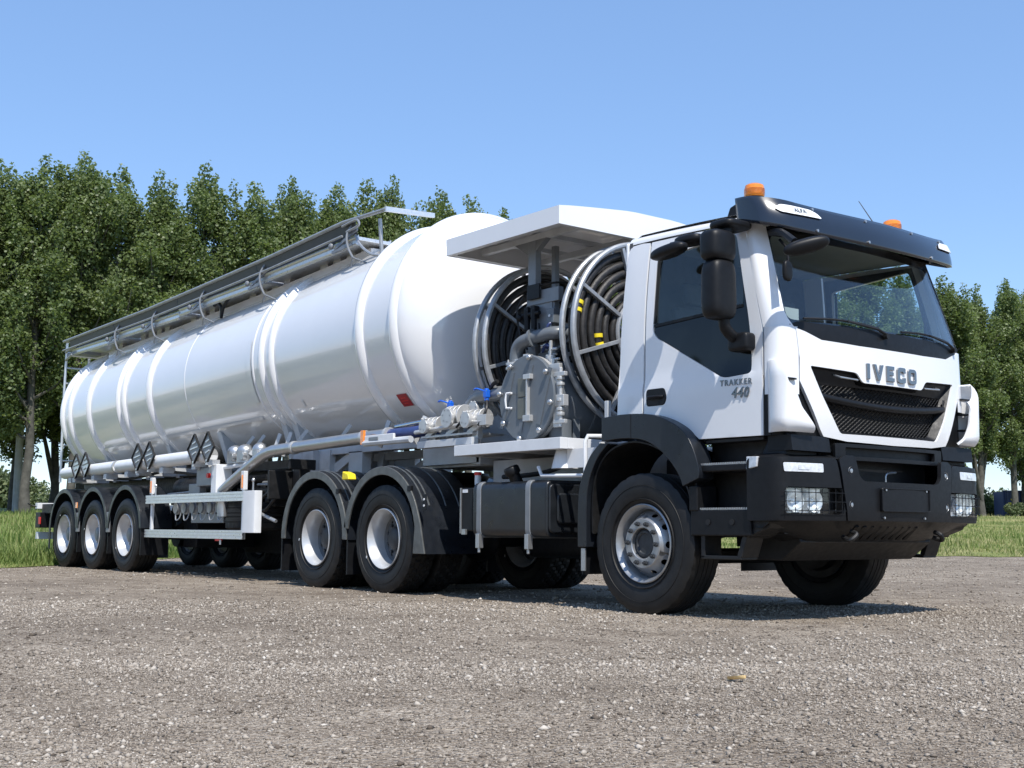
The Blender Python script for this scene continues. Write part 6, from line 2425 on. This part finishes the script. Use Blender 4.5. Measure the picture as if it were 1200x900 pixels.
for x in (-5.05, -7.2, -9.0, -10.7, -12.2):
    mb = MB()
    mb.tube(smooth_path([(x, -0.87, wz(x) - 0.0), (x - 0.02, -0.93, wz(x) - 0.13), (x + 0.02, -0.94, wz(x) - 0.28), (x + 0.12, -0.93, wz(x) - 0.42)], 5), 0.014, 8)
    mb.tube([(x + 0.02, -0.90, wz(x) - 0.50), (x + 0.12, -0.93, wz(x) - 0.42), (x + 0.30, -0.86, wz(x) - 0.50)], 0.012, 6)
    mb.build('rail_bracket', STRUT, wk)
    mb = MB()
    mb.beam((x - 0.35, -0.90, wz(x) - 0.24), (x + 0.12, -0.88, wz(x) - 0.08), 0.02, 0.035)
    mb.beam((x - 0.40, -0.90, wz(x) - 0.27), (x + 0.02, -0.89, wz(x) - 0.24), 0.02, 0.03)
    mb.ball((x - 0.40, -0.92, wz(x) - 0.20), 0.04, 0.03, 0.04, 8, 6)
    mb.build('rail_latch', STRUT, wk)
mb = MB()
mb.tube(smooth_path([(-8.65, -0.78, 3.48), (-8.62, -0.80, 3.62), (-8.72, -0.8, 3.70), (-8.85, -0.8, 3.68)], 4), 0.022, 7)
mb.tube(smooth_path([(-8.65, -0.78, 3.50), (-8.55, -0.80, 3.62), (-8.42, -0.8, 3.70), (-8.30, -0.8, 3.74)], 4), 0.022, 7)
mb.build('bent_vent_pipe', BLACK, wk)
mb = MB()
for k in range(26):
    x = -5.3 - k * 0.32
    if k % 6 < 4:
        mb.ball((x, -0.40 - 0.04 * (k % 3), tb(x) + 0.03), 0.06, 0.05, 0.05, 8, 6)
        mb.box(x - 0.10, x + 0.08, -0.55, -0.47, tb(x) - 0.10, tb(x) + 0.03 + 0.03 * (k % 2))
mb.builds('top_fitting', CAST, TL, bevel=0.01)
# rear ladder and catwalk
ld = empty('ladder', (-14.75, -0.7, 1.5), TL)
mb = MB()
for y in (-0.86, -0.46):
    mb.tube([(-14.72, y, 1.40), (-14.74, y, 3.0), (-14.70, y, 3.84)], 0.022, 8)
mb.builds('ladder_rail', ALU, ld)
for k in range(9):
    mb = MB()
    mb.cyl((-14.73, -0.86, 1.5 + k * 0.27), (-14.73, -0.46, 1.5 + k * 0.27), 0.015, 8)
    mb.build('ladder_rung', ALU, ld)
mb = MB()
for k in range(7):
    mb.beam((-14.7 + k * 0.07, -0.86, 3.62), (-14.7 + k * 0.07, 0.3, 3.62), 0.03, 0.05)
mb.tube([(-14.7, -0.88, 3.66), (-14.2, -0.88, 3.70)], 0.02, 6)
mb.tube([(-14.68, -0.88, 3.52), (-14.3, -0.9, 3.58)], 0.02, 6)
mb.tube([(-14.70, -0.86, 3.84), (-14.60, -0.86, 3.84), (-14.1, -0.88, 3.86)], 0.02, 6)
mb.builds('catwalk', GALV, ld)
# side hose carrier tubes
for x0, x1 in ((-8.12, -10.0), (-10.06, -11.3), (-11.36, -12.7), (-12.75, -13.75)):
    hc = empty('hose_carrier', ((x0 + x1) / 2, -1.06, 1.53), TL)
    dz = lambda x: 1.575 + (x + 8.1) * 0.011
    mb = MB()
    mb.cyl((x0, -1.10, dz(x0)), (x1, -1.10, dz(x1)), 0.093, 28)
    mb.build('carrier_tube', PLATW, hc, sharp=40)
    mb = MB()
    mb.cyl((x0 - 0.0, -1.10, dz(x0)), (x0 - 0.05, -1.10, dz(x0)), 0.099, 28)
    mb.build('tube_collar', CAST, hc, sharp=40)
    mb = MB()
    for x in (x0 - 0.4, x1 + 0.4):
        mb.box(x - 0.06, x + 0.06, -1.16, -0.6, dz(x) - 0.17, dz(x) - 0.095)
    mb.builds('tube_bracket', CHAS, hc)
# diamond placard frames
for x in (-12.90, -12.48, -10.33, -9.90, -8.38, -7.97):
    zc = 1.66 + (x + 8.2) * 0.014
    pc = empty('placard_holder', (x, -1.22, zc), TL)
    hd = 0.205
    Pd = [(x - hd, zc), (x, zc - hd), (x + hd, zc), (x, zc + hd)]
    mb = MB()
    n = 4
    inn = [(x + (a - x) * 0.93, zc + (b - zc) * 0.93) for a, b in Pd]
    vs = [V(a, -1.235, b) for a, b in Pd] + [V(a, -1.235, b) for a, b in inn] + [V(a, -1.205, b) for a, b in Pd] + [V(a, -1.205, b) for a, b in inn]
    fs = []
    for i in range(4):
        j = (i + 1) % 4
        fs += [(i, j, 4 + j, 4 + i), (8 + i, 12 + i, 12 + j, 8 + j), (i, 8 + i, 8 + j, j), (4 + i, 4 + j, 12 + j, 12 + i)]
    mb.add(vs, fs)
    mb.build('placard_frame', DARK, pc)
    mb = MB()
    mb.prism([V(a, -1.218, b) for a, b in inn], (0, 0.006, 0))
    mb.build('placard_plate', ALU if x < -12 else STRUT, pc)
    mb = MB()
    for dz_ in (-0.07, 0.0, 0.07):
        mb.beam((x - 0.12 + abs(dz_), -1.222, zc + dz_), (x + 0.12 - abs(dz_), -1.222, zc + dz_ + 0.03), 0.012, 0.016)
    mb.box(x - 0.015, x + 0.015, -1.235, -1.05, zc - hd - 0.02, zc - hd + 0.05)
    mb.build('placard_clip', ALU if x > -12 else STRUT, pc)

# chassis
mb = MB()
for sg in (-1, 1):
    mb.box(-5.9, -14.5, sg * 0.50, sg * 0.52, 1.06, 1.38)
    mb.box(-5.9, -14.5, sg * 0.44, sg * 0.58, 1.37, 1.39)
    mb.box(-5.9, -14.5, sg * 0.44, sg * 0.58, 1.05, 1.07)
for x in (-6.2, -7.5, -8.8, -10.0, -11.3, -12.6, -13.9, -14.45):
    mb.box(x, x + 0.06, -0.5, 0.5, 1.10, 1.34)
mb.builds('trailer_frame', DARK, TL, bevel=0.003)
mb = MB()
for sg in (-1, 1):
    mb.box(-2.95, -6.9, sg * 0.50, sg * 0.62, 1.50, 1.60)
    mb.box(-2.95, -3.95, sg * 0.52, sg * 0.60, 1.30, 1.50)
    mb.box(-5.15, -5.45, sg * 0.50, sg * 0.62, 1.22, 1.52)
    mb.prism([(-5.30, sg * 0.52, 1.50), (-5.95, sg * 0.52, 1.22), (-5.95, sg * 0.52, 1.36), (-5.5, sg * 0.52, 1.52)], (0, sg * 0.06, 0))
    mb.box(-5.85, -6.75, sg * 0.56, sg * 0.64, 1.22, 1.56)
    mb.box(-6.1, -6.35, sg * 0.60, sg * 0.72, 0.98, 1.56)
mb.box(-2.95, -3.95, -0.52, 0.52, 1.275, 1.30)
mb.box(-2.93, -3.0, -0.60, 0.60, 1.28, 1.60)
mb.builds('front_frame', CHAS, TL, bevel=0.004)
mb = MB()
for x in (-3.7, -4.3, -6.5, -6.78, -8.6, -10.38, -11.5, -12.9, -13.9):
    for sg in (-1, 1):
        zt = tz(x) - math.sqrt(max(0.05, trd(x) ** 2 - 0.72 ** 2))
        mb.prism([(x - 0.06, sg * 0.46, 1.36 if x < -5 else 1.56), (x - 0.06, sg * 0.58, 1.36 if x < -5 else 1.56), (x - 0.06, sg * 0.78, zt + 0.03), (x - 0.06, sg * 0.50, zt - 0.15)], (0.12, 0, 0))
mb.builds('tank_saddle', CHAS, TL)
mb = MB()
for x in (-3.62, -4.30, -6.48, -6.76):
    mb.beam((x + 0.02, -0.93, 1.50), (x + 0.12, -0.88, 1.78), 0.02, 0.05)
for x in (-5.2, -6.2, -7.3, -7.6):
    mb.beam((x, -0.95, 1.55), (x + 0.08, -0.80, 1.80), 0.015, 0.04)
mb.builds('tank_bracket', CHAS, TL)
mb = MB()
mb.box(-6.3, -8.3, 0.55, 0.60, 1.40, 1.72)
mb.box(-8.3, -14.0, 0.55, 0.60, 1.40, 1.62)
mb.build('support_web', CHAS, TL)
# landing legs
for sg in (-1, 1):
    lg = empty('landing_leg', (-6.25, sg * 0.78, 0.4), TL)
    mb = MB()
    mb.box(-6.33, -6.17, sg * 0.70, sg * 0.86, 0.62, 1.42)
    mb.box(-6.31, -6.19, sg * 0.72, sg * 0.84, 0.40, 0.62)
    mb.build('leg_tube', DARK, lg, bevel=0.006)
    mb = MB()
    mb.box(-6.40, -6.10, sg * 0.66, sg * 0.90, 0.36, 0.40)
    mb.build('leg_foot', DARK, lg, bevel=0.008)
    mb = MB()
    mb.beam((-6.3, sg * 0.78, 0.75), (-7.0, sg * 0.70, 1.15), 0.05, 0.05)
    mb.build('leg_brace', STRUT, lg)
mb = MB()
mb.box(-6.0, -5.97, -1.10, -0.75, 1.32, 1.44)
mb.box(-6.42, -6.38, -1.15, -0.7, 0.98, 1.32)
mb.builds('dark_side_boxes', DARK, TL, bevel=0.01)
mb = MB()
for x0, x1, y, z, r0_ in ((-6.6, -7.7, -0.80, 1.25, 0.055), (-6.5, -7.4, -0.85, 1.10, 0.04), (-6.6, -8.2, -0.6, 0.98, 0.08), (-8.4, -9.9, -0.7, 1.18, 0.16), (-7.2, -8.0, -0.3, 0.9, 0.16)):
    mb.cyl((x0, y, z), (x1, y, z), r0_, 16)
for k in range(14):
    x = -6.6 - k * 0.24
    mb.box(x, x - 0.12, -0.95 + 0.05 * (k % 4), -0.7, 0.90 + 0.05 * (k % 3), 1.02 + 0.09 * (k % 4))
mb.box(-7.0, -9.9, -0.55, 0.55, 0.98, 1.3)
mb.box(-6.6, -7.0, 0.35, 0.95, 0.45, 1.0)  # dark boxes from here on added to black out lit gaps underneath
mb.box(-7.1, -8.4, 0.30, 1.10, 0.30, 0.98)
mb.box(-8.5, -10.1, 0.40, 1.10, 0.28, 0.98)
mb.box(-9.6, -10.05, -0.6, 0.3, 0.36, 0.98)
mb.builds('undercarriage_equipment_and_fill', DARK, TL, bevel=0.01)
mb = MB()
for P_ in ([(-6.5, -0.95, 1.30), (-6.7, -1.0, 1.05), (-7.2, -0.95, 0.98), (-7.7, -0.9, 1.12)], [(-6.4, -0.9, 1.20), (-6.6, -0.98, 0.95), (-6.9, -0.95, 0.85), (-7.4, -0.9, 0.95)], [(-8.3, -0.95, 1.45), (-8.7, -1.0, 1.35), (-9.2, -1.0, 1.38), (-9.8, -0.95, 1.42)], [(-10.2, -0.95, 1.42), (-11.2, -0.98, 1.36), (-12.2, -0.95, 1.40)]):
    mb.tube(smooth_path(P_, 5), 0.022, 6)
mb.builds('brake_hose', DARK, TL)
mb = MB()
mb.cyl((-6.75, -0.88, 1.20), (-7.05, -0.88, 1.195), 0.020, 8)
mb.cyl((-6.45, -0.95, 1.16), (-7.0, -0.98, 1.17), 0.014, 8)
mb.cyl((-8.9, -0.98, 1.12), (-9.75, -0.98, 1.10), 0.014, 8)
mb.cyl((-6.9, -1.10, 0.86), (-6.42, -1.02, 0.72), 0.022, 8)
mb.builds('support_rod', GALV, TL)
# spare wheel lying flat
sp0 = empty('spare_wheel', (-7.62, -0.52, 0.62), TL)
mb = MB()
mb.v = [(x - 7.62, z - 0.52, y + 0.80) for x, y, z in TY_T.v]
mb.f = list(TY_T.f)
mb.build('tyre', RUBBER, sp0, sharp=28)
# silver discharge pipe
mb = MB()
mb.tube(smooth_path([(-7.80, -1.06, 0.78), (-7.80, -1.06, 1.05), (-7.74, -1.06, 1.14), (-6.85, -1.06, 1.47), (-6.55, -1.06, 1.545), (-6.2, -1.06, 1.565), (-4.3, -1.06, 1.60), (-3.9, -1.04, 1.605)], 6), 0.068, 20)
mb.build('discharge_pipe', STEEL, TL, sharp=60)
mb = MB()
for x, z in ((-5.9, 1.568), (-4.35, 1.60), (-3.88, 1.605)):
    mb.cyl((x, -1.06, z), (x - 0.05, -1.06, z), 0.078, 20)
mb.builds('pipe_clamp', CAST, TL, sharp=40)
mb = MB()
mb.tube(smooth_path([(-3.9, -1.04, 1.605), (-3.5, -1.02, 1.61), (-3.1, -1.0, 1.63)], 5), 0.062, 16)
mb.build('blue_delivery_hose', BLUEH, TL)
mb = MB()
mb.tube(smooth_path([(-4.0, -0.90, 1.70), (-3.5, -0.92, 1.72), (-3.1, -0.92, 1.735)], 5), 0.032, 12)
mb.build('chrome_pipe', CHROME, TL)
mb = MB()
mb.tube(smooth_path([(-3.1, -0.92, 1.735), (-2.9, -0.92, 1.76), (-2.75, -0.90, 1.74)], 5), 0.045, 12)
mb.build('black_coupling', DARK, TL)
mb = MB()
mb.cyl((-4.2, -1.17, 1.525), (-3.35, -1.15, 1.525), 0.0 + 0.035, 8)
mb.build('side_rail', CHAS, TL)
# valve manifold on the front platform
mf = empty('valve_manifold', (-2.9, -1.0, 1.45), TL)
for x, y, z, r0_, l_ in ((-3.15, -1.0, 1.66, 0.062, 0.22), (-2.78, -0.98, 1.72, 0.085, 0.22), (-2.45, -1.0, 1.68, 0.068, 0.26), (-2.60, -0.8, 1.80, 0.07, 0.2)):
    mb = MB()
    mb.cyl((x - l_ / 2, y, z), (x + l_ / 2, y, z), r0_, 16)
    for k in (-0.5, -0.2, 0.15, 0.5):
        mb.cyl((x + l_ * k - 0.012, y, z), (x + l_ * k + 0.012, y, z), r0_ * 1.35, 14)
    mb.cyl((x, y - 0.13, z - 0.02), (x, y, z), r0_ * 0.9, 14)
    mb.cyl((x, y - 0.15, z - 0.02), (x, y - 0.12, z - 0.02), r0_ * 1.15, 14)
    for a in range(6):
        mb.cyl((x + 0.06 * math.cos(a), y - 0.15, z + 0.06 * math.sin(a)), (x + 0.06 * math.cos(a), y - 0.12, z + 0.06 * math.sin(a)), 0.014, 6)
    mb.box(x - 0.05, x + 0.05, y - 0.03, y + 0.03, z - 0.2, z - 0.04)
    mb.build('cast_valve', CAST, mf, bevel=0.005)
mb = MB()
mb.tube(smooth_path([(-2.70, -0.88, 1.66), (-2.72, -0.88, 1.80), (-2.62, -0.88, 1.89), (-2.45, -0.88, 1.91), (-2.15, -0.88, 1.91)], 5), 0.072, 16)
mb.build('hose_elbow', STRUT, mf)
mb = MB()
mb.cyl((-3.38, -1.08, 1.595), (-2.25, -1.08, 1.640), 0.022, 10)
mb.box(-2.32, -2.18, -1.10, -1.02, 1.60, 1.70)
mb.box(-3.28, -2.42, -1.08, -0.7, 1.53, 1.55)
for x in (-3.1, -2.75, -2.4):
    mb.beam((x - 0.12, -1.05, 1.54), (x + 0.06, -1.05, 1.62), 0.03, 0.05)
mb.build('manifold_frame', CAST, mf, bevel=0.003)
for x, z in ((-2.92, 1.83), (-2.33, 1.90)):
    vh = empty('blue_valve', (x, -0.98, z), mf) if False else None
    mb = MB()
    y = -0.98
    mb.box(x - 0.026, x + 0.026, y - 0.026, y + 0.026, z - 0.03, z + 0.045)
    mb.cyl((x, y, z - 0.06), (x, y, z + 0.06), 0.022, 10)
    mb.beam((x - 0.01, y - 0.02, z + 0.035), (x - 0.10, y - 0.05, z + 0.065), 0.024, 0.016)
    mb.beam((x - 0.10, y - 0.05, z + 0.065), (x - 0.135, y - 0.05, z + 0.052), 0.024, 0.016)
    mb.build('blue_valve_handle', BLUE, mf, bevel=0.008)
mb = MB()
mb.tube(smooth_path([(-2.30, -1.0, 1.84), (-2.25, -1.04, 1.76), (-2.27, -1.08, 1.66), (-2.30, -1.1, 1.60)], 5), 0.012, 6)
mb.tube(smooth_path([(-2.62, -1.12, 1.60), (-2.52, -1.12, 1.66), (-2.50, -1.10, 1.62)], 5), 0.012, 6)
mb.tube(smooth_path([(-2.35, -0.92, 1.95), (-2.28, -0.95, 1.99), (-2.20, -0.95, 2.02)], 5), 0.02, 6)
mb.build('small_hose', DARK, mf)
mb = MB()   # rows of metal domes and control box amidships
for x, r0_ in ((-7.72, 0.10), (-7.42, 0.115), (-7.02, 0.10)):
    mb.cyl((x, -0.95, 1.45), (x, -0.95, 1.60), r0_, 18)
    mb.ball((x, -0.95, 1.60), r0_, r0_, 0.09, 18, 10)
    mb.cyl((x + 0.10, -1.0, 1.53), (x + 0.10, -1.06, 1.53), 0.05, 12)
mb.builds('metering_dome', STEEL, TL, bevel=0.004)
mb = MB()
mb.tube([(-6.9, -1.0, 1.44), (-7.95, -1.0, 1.41), (-8.02, -1.0, 1.36)], 0.028, 8)
mb.box(-8.05, -7.90, -1.12, -0.9, 1.05, 1.45)
mb.beam((-7.9, -1.0, 1.12), (-7.35, -1.0, 1.36), 0.04, 0.06)
mb.build('white_carrier_frame', PLATW, TL, bevel=0.006)
mb = MB()
mb.box(-8.55, -8.06, -1.10, -0.95, 1.18, 1.42)
mb.box(-8.9, -8.55, -1.05, -0.95, 1.00, 1.22)
mb.builds('control_box', STRUT, TL, bevel=0.01)
mb = MB()
mb.cyl((-8.14, -1.10, 1.31), (-8.14, -1.135, 1.31), 0.032, 14)
mb.build('stop_button', REDL, TL)
for k in range(6):
    x = -7.95 - k * 0.27
    ov = empty('outlet_valve', (x, -0.95, 0.85), TL)
    mb = MB()
    mb.cyl((x, -0.80, 0.92), (x, -1.02, 0.90), 0.062, 16)
    mb.cyl((x, -0.99, 0.90), (x, -1.03, 0.90), 0.085, 18)
    mb.tube(smooth_path([(x, -0.80, 0.92), (x, -0.70, 0.96), (x, -0.66, 1.10)], 4), 0.055, 12)
    mb.build('outlet_elbow', CAST, ov, sharp=40)
    mb = MB()
    mb.cyl((x, -1.03, 0.90), (x, -1.06, 0.90), 0.075, 18)
    mb.build('dust_cap', STRUT, ov)
    mb = MB()
    mb.tube(smooth_path([(x, -1.05, 0.83), (x + 0.04, -1.06, 0.74), (x + 0.1, -1.04, 0.76), (x + 0.12, -1.02, 0.85)], 4), 0.008, 5)
    mb.build('cap_chain', GALV, ov)
mb = MB()
mb.box(-7.9, -8.9, -1.0, -0.9, 0.70, 0.82)
mb.build('outlet_plate', STRUT, TL, bevel=0.006)
# side underrun guard
for sg in (-1, 1):
    ug = empty('side_guard', (-8.3, sg * 1.2, 0.5), TL)
    y = sg * 1.205
    for za, zb in ((0.965, 1.082), (0.500, 0.610)):
        mb = MB()
        dzs = 0.0
        for zz in (za, za + (zb - za) * 0.36, za + (zb - za) * 0.72):
            mb.prism([(-6.94, y, zz), (-10.0, y, zz - 0.0), (-10.0, y, zz + (zb - za) * 0.27), (-6.94, y, zz + (zb - za) * 0.27)], (0, -sg * 0.035, 0))
        mb.box(-6.94, -9.995, y - sg * 0.008, y - sg * 0.03, za + 0.003, zb - 0.003)
        mb.build('guard_rail', ALU, ug, bevel=0.002)
    mb = MB()
    pts = [(-6.94, -1.205), (-6.70, -1.205), (-6.655, -1.19), (-6.64, -1.15), (-6.64, -1.10), (-6.66, -1.10), (-6.66, -1.14), (-6.675, -1.17), (-6.71, -1.185), (-6.94, -1.185)]
    mb.prism([(a, -sg * b if sg > 0 else b, 0.580) for a, b in pts], (0, 0, 0.505))
    mb.build('guard_end', PLATW, ug, bevel=0.003, sharp=40)
    mb = MB()
    for x in (-7.02, -9.88):
        mb.box(x - 0.03, x + 0.03, sg * 1.165, sg * 1.13, 0.50, 1.33)
        mb.box(x - 0.03, x + 0.05, sg * 1.185, sg * 1.13, 1.10, 1.33)
    mb.builds('guard_post', PLATW, ug, bevel=0.005)
    mb = MB()
    for x in (-7.02, -9.88):
        mb.box(x - 0.005, x + 0.03, sg * 1.195, sg * 1.185, 1.12, 1.28)
    mb.builds('guard_marker_lamp', ORANGE, ug, bevel=0.003)
    mb = MB()
    mb.box(-7.70, -7.55, sg * 1.20, sg * 1.17, 0.475, 0.498)
    mb.build('guard_latch', REDL, ug)
    mb = MB()
    mb.cyl((-7.56, sg * 1.19, 0.43), (-7.56, sg * 1.19, 0.49), 0.014, 8)
    for x in (-6.76, -9.75):
        mb.cyl((x, sg * 1.16, 1.08), (x, sg * 1.16, 1.20), 0.012, 8)
        mb.ball((x, sg * 1.16, 1.21), 0.022, 0.022, 0.03, 8, 6)
    mb.builds('guard_pin', STEEL, ug)
# front marker lamp bracket
fb = empty('marker_bracket', (-4.0, -1.2, 1.55), TL)
mb = MB()
mb.box(-4.17, -3.62, -1.19, -1.16, 1.525, 1.60)
mb.build('bracket_arm', PLATW, fb, bevel=0.006)
mb = MB()
mb.box(-4.24, -4.18, -1.20, -1.17, 1.51, 1.66)
mb.build('orange_marker', ORANGE, fb, bevel=0.004)
mb = MB()
mb.box(-4.08, -3.90, -1.197, -1.19, 1.545, 1.58)
mb.build('bracket_slot', STRUT, fb, bevel=0.004)
# trailer fenders
for sg in (-1, 1):
    for i, x in enumerate(XT):
        zc = 0.58
        P = arc(x, zc, 0.665, 176, 4, 24)
        Q = [(x + (a - x) * 0.90, zc + (b - zc) * 0.90) for a, b in P]
        mb = MB()
        P2 = [(x - 0.655, 0.28)] + P
        Q2 = [(x - 0.60, 0.28)] + Q
        thick_arch(mb, P2 if i == 2 else P, Q2 if i == 2 else Q, sg * 1.262, sg * 1.245)
        o_ = mb.build('trailer_fender', FENDB, TL, bevel=0.005, sharp=50)
        mb = MB()
        thick_arch(mb, P, [(x + (a - x) * 0.985, zc + (b - zc) * 0.985) for a, b in P], sg * 1.246, sg * 0.80)
        mb.build('fender_skin', FENDB, o_, sharp=50)
    mb = MB()
    for x in ((XT[0] + XT[1]) / 2, (XT[1] + XT[2]) / 2, XT[0] + 0.62):
        mb.box(x - 0.010, x + 0.010, sg * 1.24, sg * 0.84, 0.25, 0.72)
    mb.builds('mud_flap', BLACK, TL)
    mb = MB()
    for x in ((XT[0] + XT[1]) / 2, (XT[1] + XT[2]) / 2):
        mb.box(x - 0.05, x + 0.05, sg * 1.255, sg * 1.22, 0.56, 0.86)
    mb.builds('fender_stay', STRUT, TL, bevel=0.008)
mb = MB()
mb.box(-12.68, -12.60, -1.272, -1.262, 0.93, 1.02)
mb.build('orange_side_lamp', ORANGE, TL, bevel=0.004)
for sg in (-1, 1):
    mb = MB()
    mb.box(-14.44, -14.455, sg * 0.50, sg * 1.02, 0.10, 0.90)
    mb.build('rear_spray_flap', BLACK, TL)
# rear underrun and lamps
rb = empty('rear_bumper', (-14.7, 0, 0.45), TL)
mb = MB()
mb.box(-14.70, -14.82, -1.20, 1.20, 0.43, 0.55)
mb.build('underrun_bar', PLATW, rb, bevel=0.006)
mb = MB()
mb.box(-14.55, -14.80, -1.22, -0.85, 0.62, 0.88)
mb.box(-14.55, -14.80, 0.85, 1.22, 0.62, 0.88)
mb.box(-14.3, -14.75, -0.55, -0.45, 0.5, 1.1)
mb.box(-14.3, -14.75, 0.45, 0.55, 0.5, 1.1)
mb.box(-14.2, -14.70, -1.15, -0.9, 0.86, 1.02)
mb.builds('rear_lamp_box', BLACK, rb, bevel=0.008)
mb = MB()
mb.box(-14.72, -14.84, -1.22, 1.22, 0.94, 1.04)
mb.build('rear_beam', PLATW, rb, bevel=0.006)
mb = MB()
mb.tube(smooth_path([(-14.78, -1.22, 0.98), (-14.80, -1.30, 1.00), (-14.80, -1.36, 1.03)], 3), 0.012, 6)
mb.build('outline_lamp_arm', DARK, rb)
mb = MB()
mb.box(-14.60, -14.50, -1.235, -1.22, 0.68, 0.80)
mb.build('tail_lamp', REDL, rb, bevel=0.004)
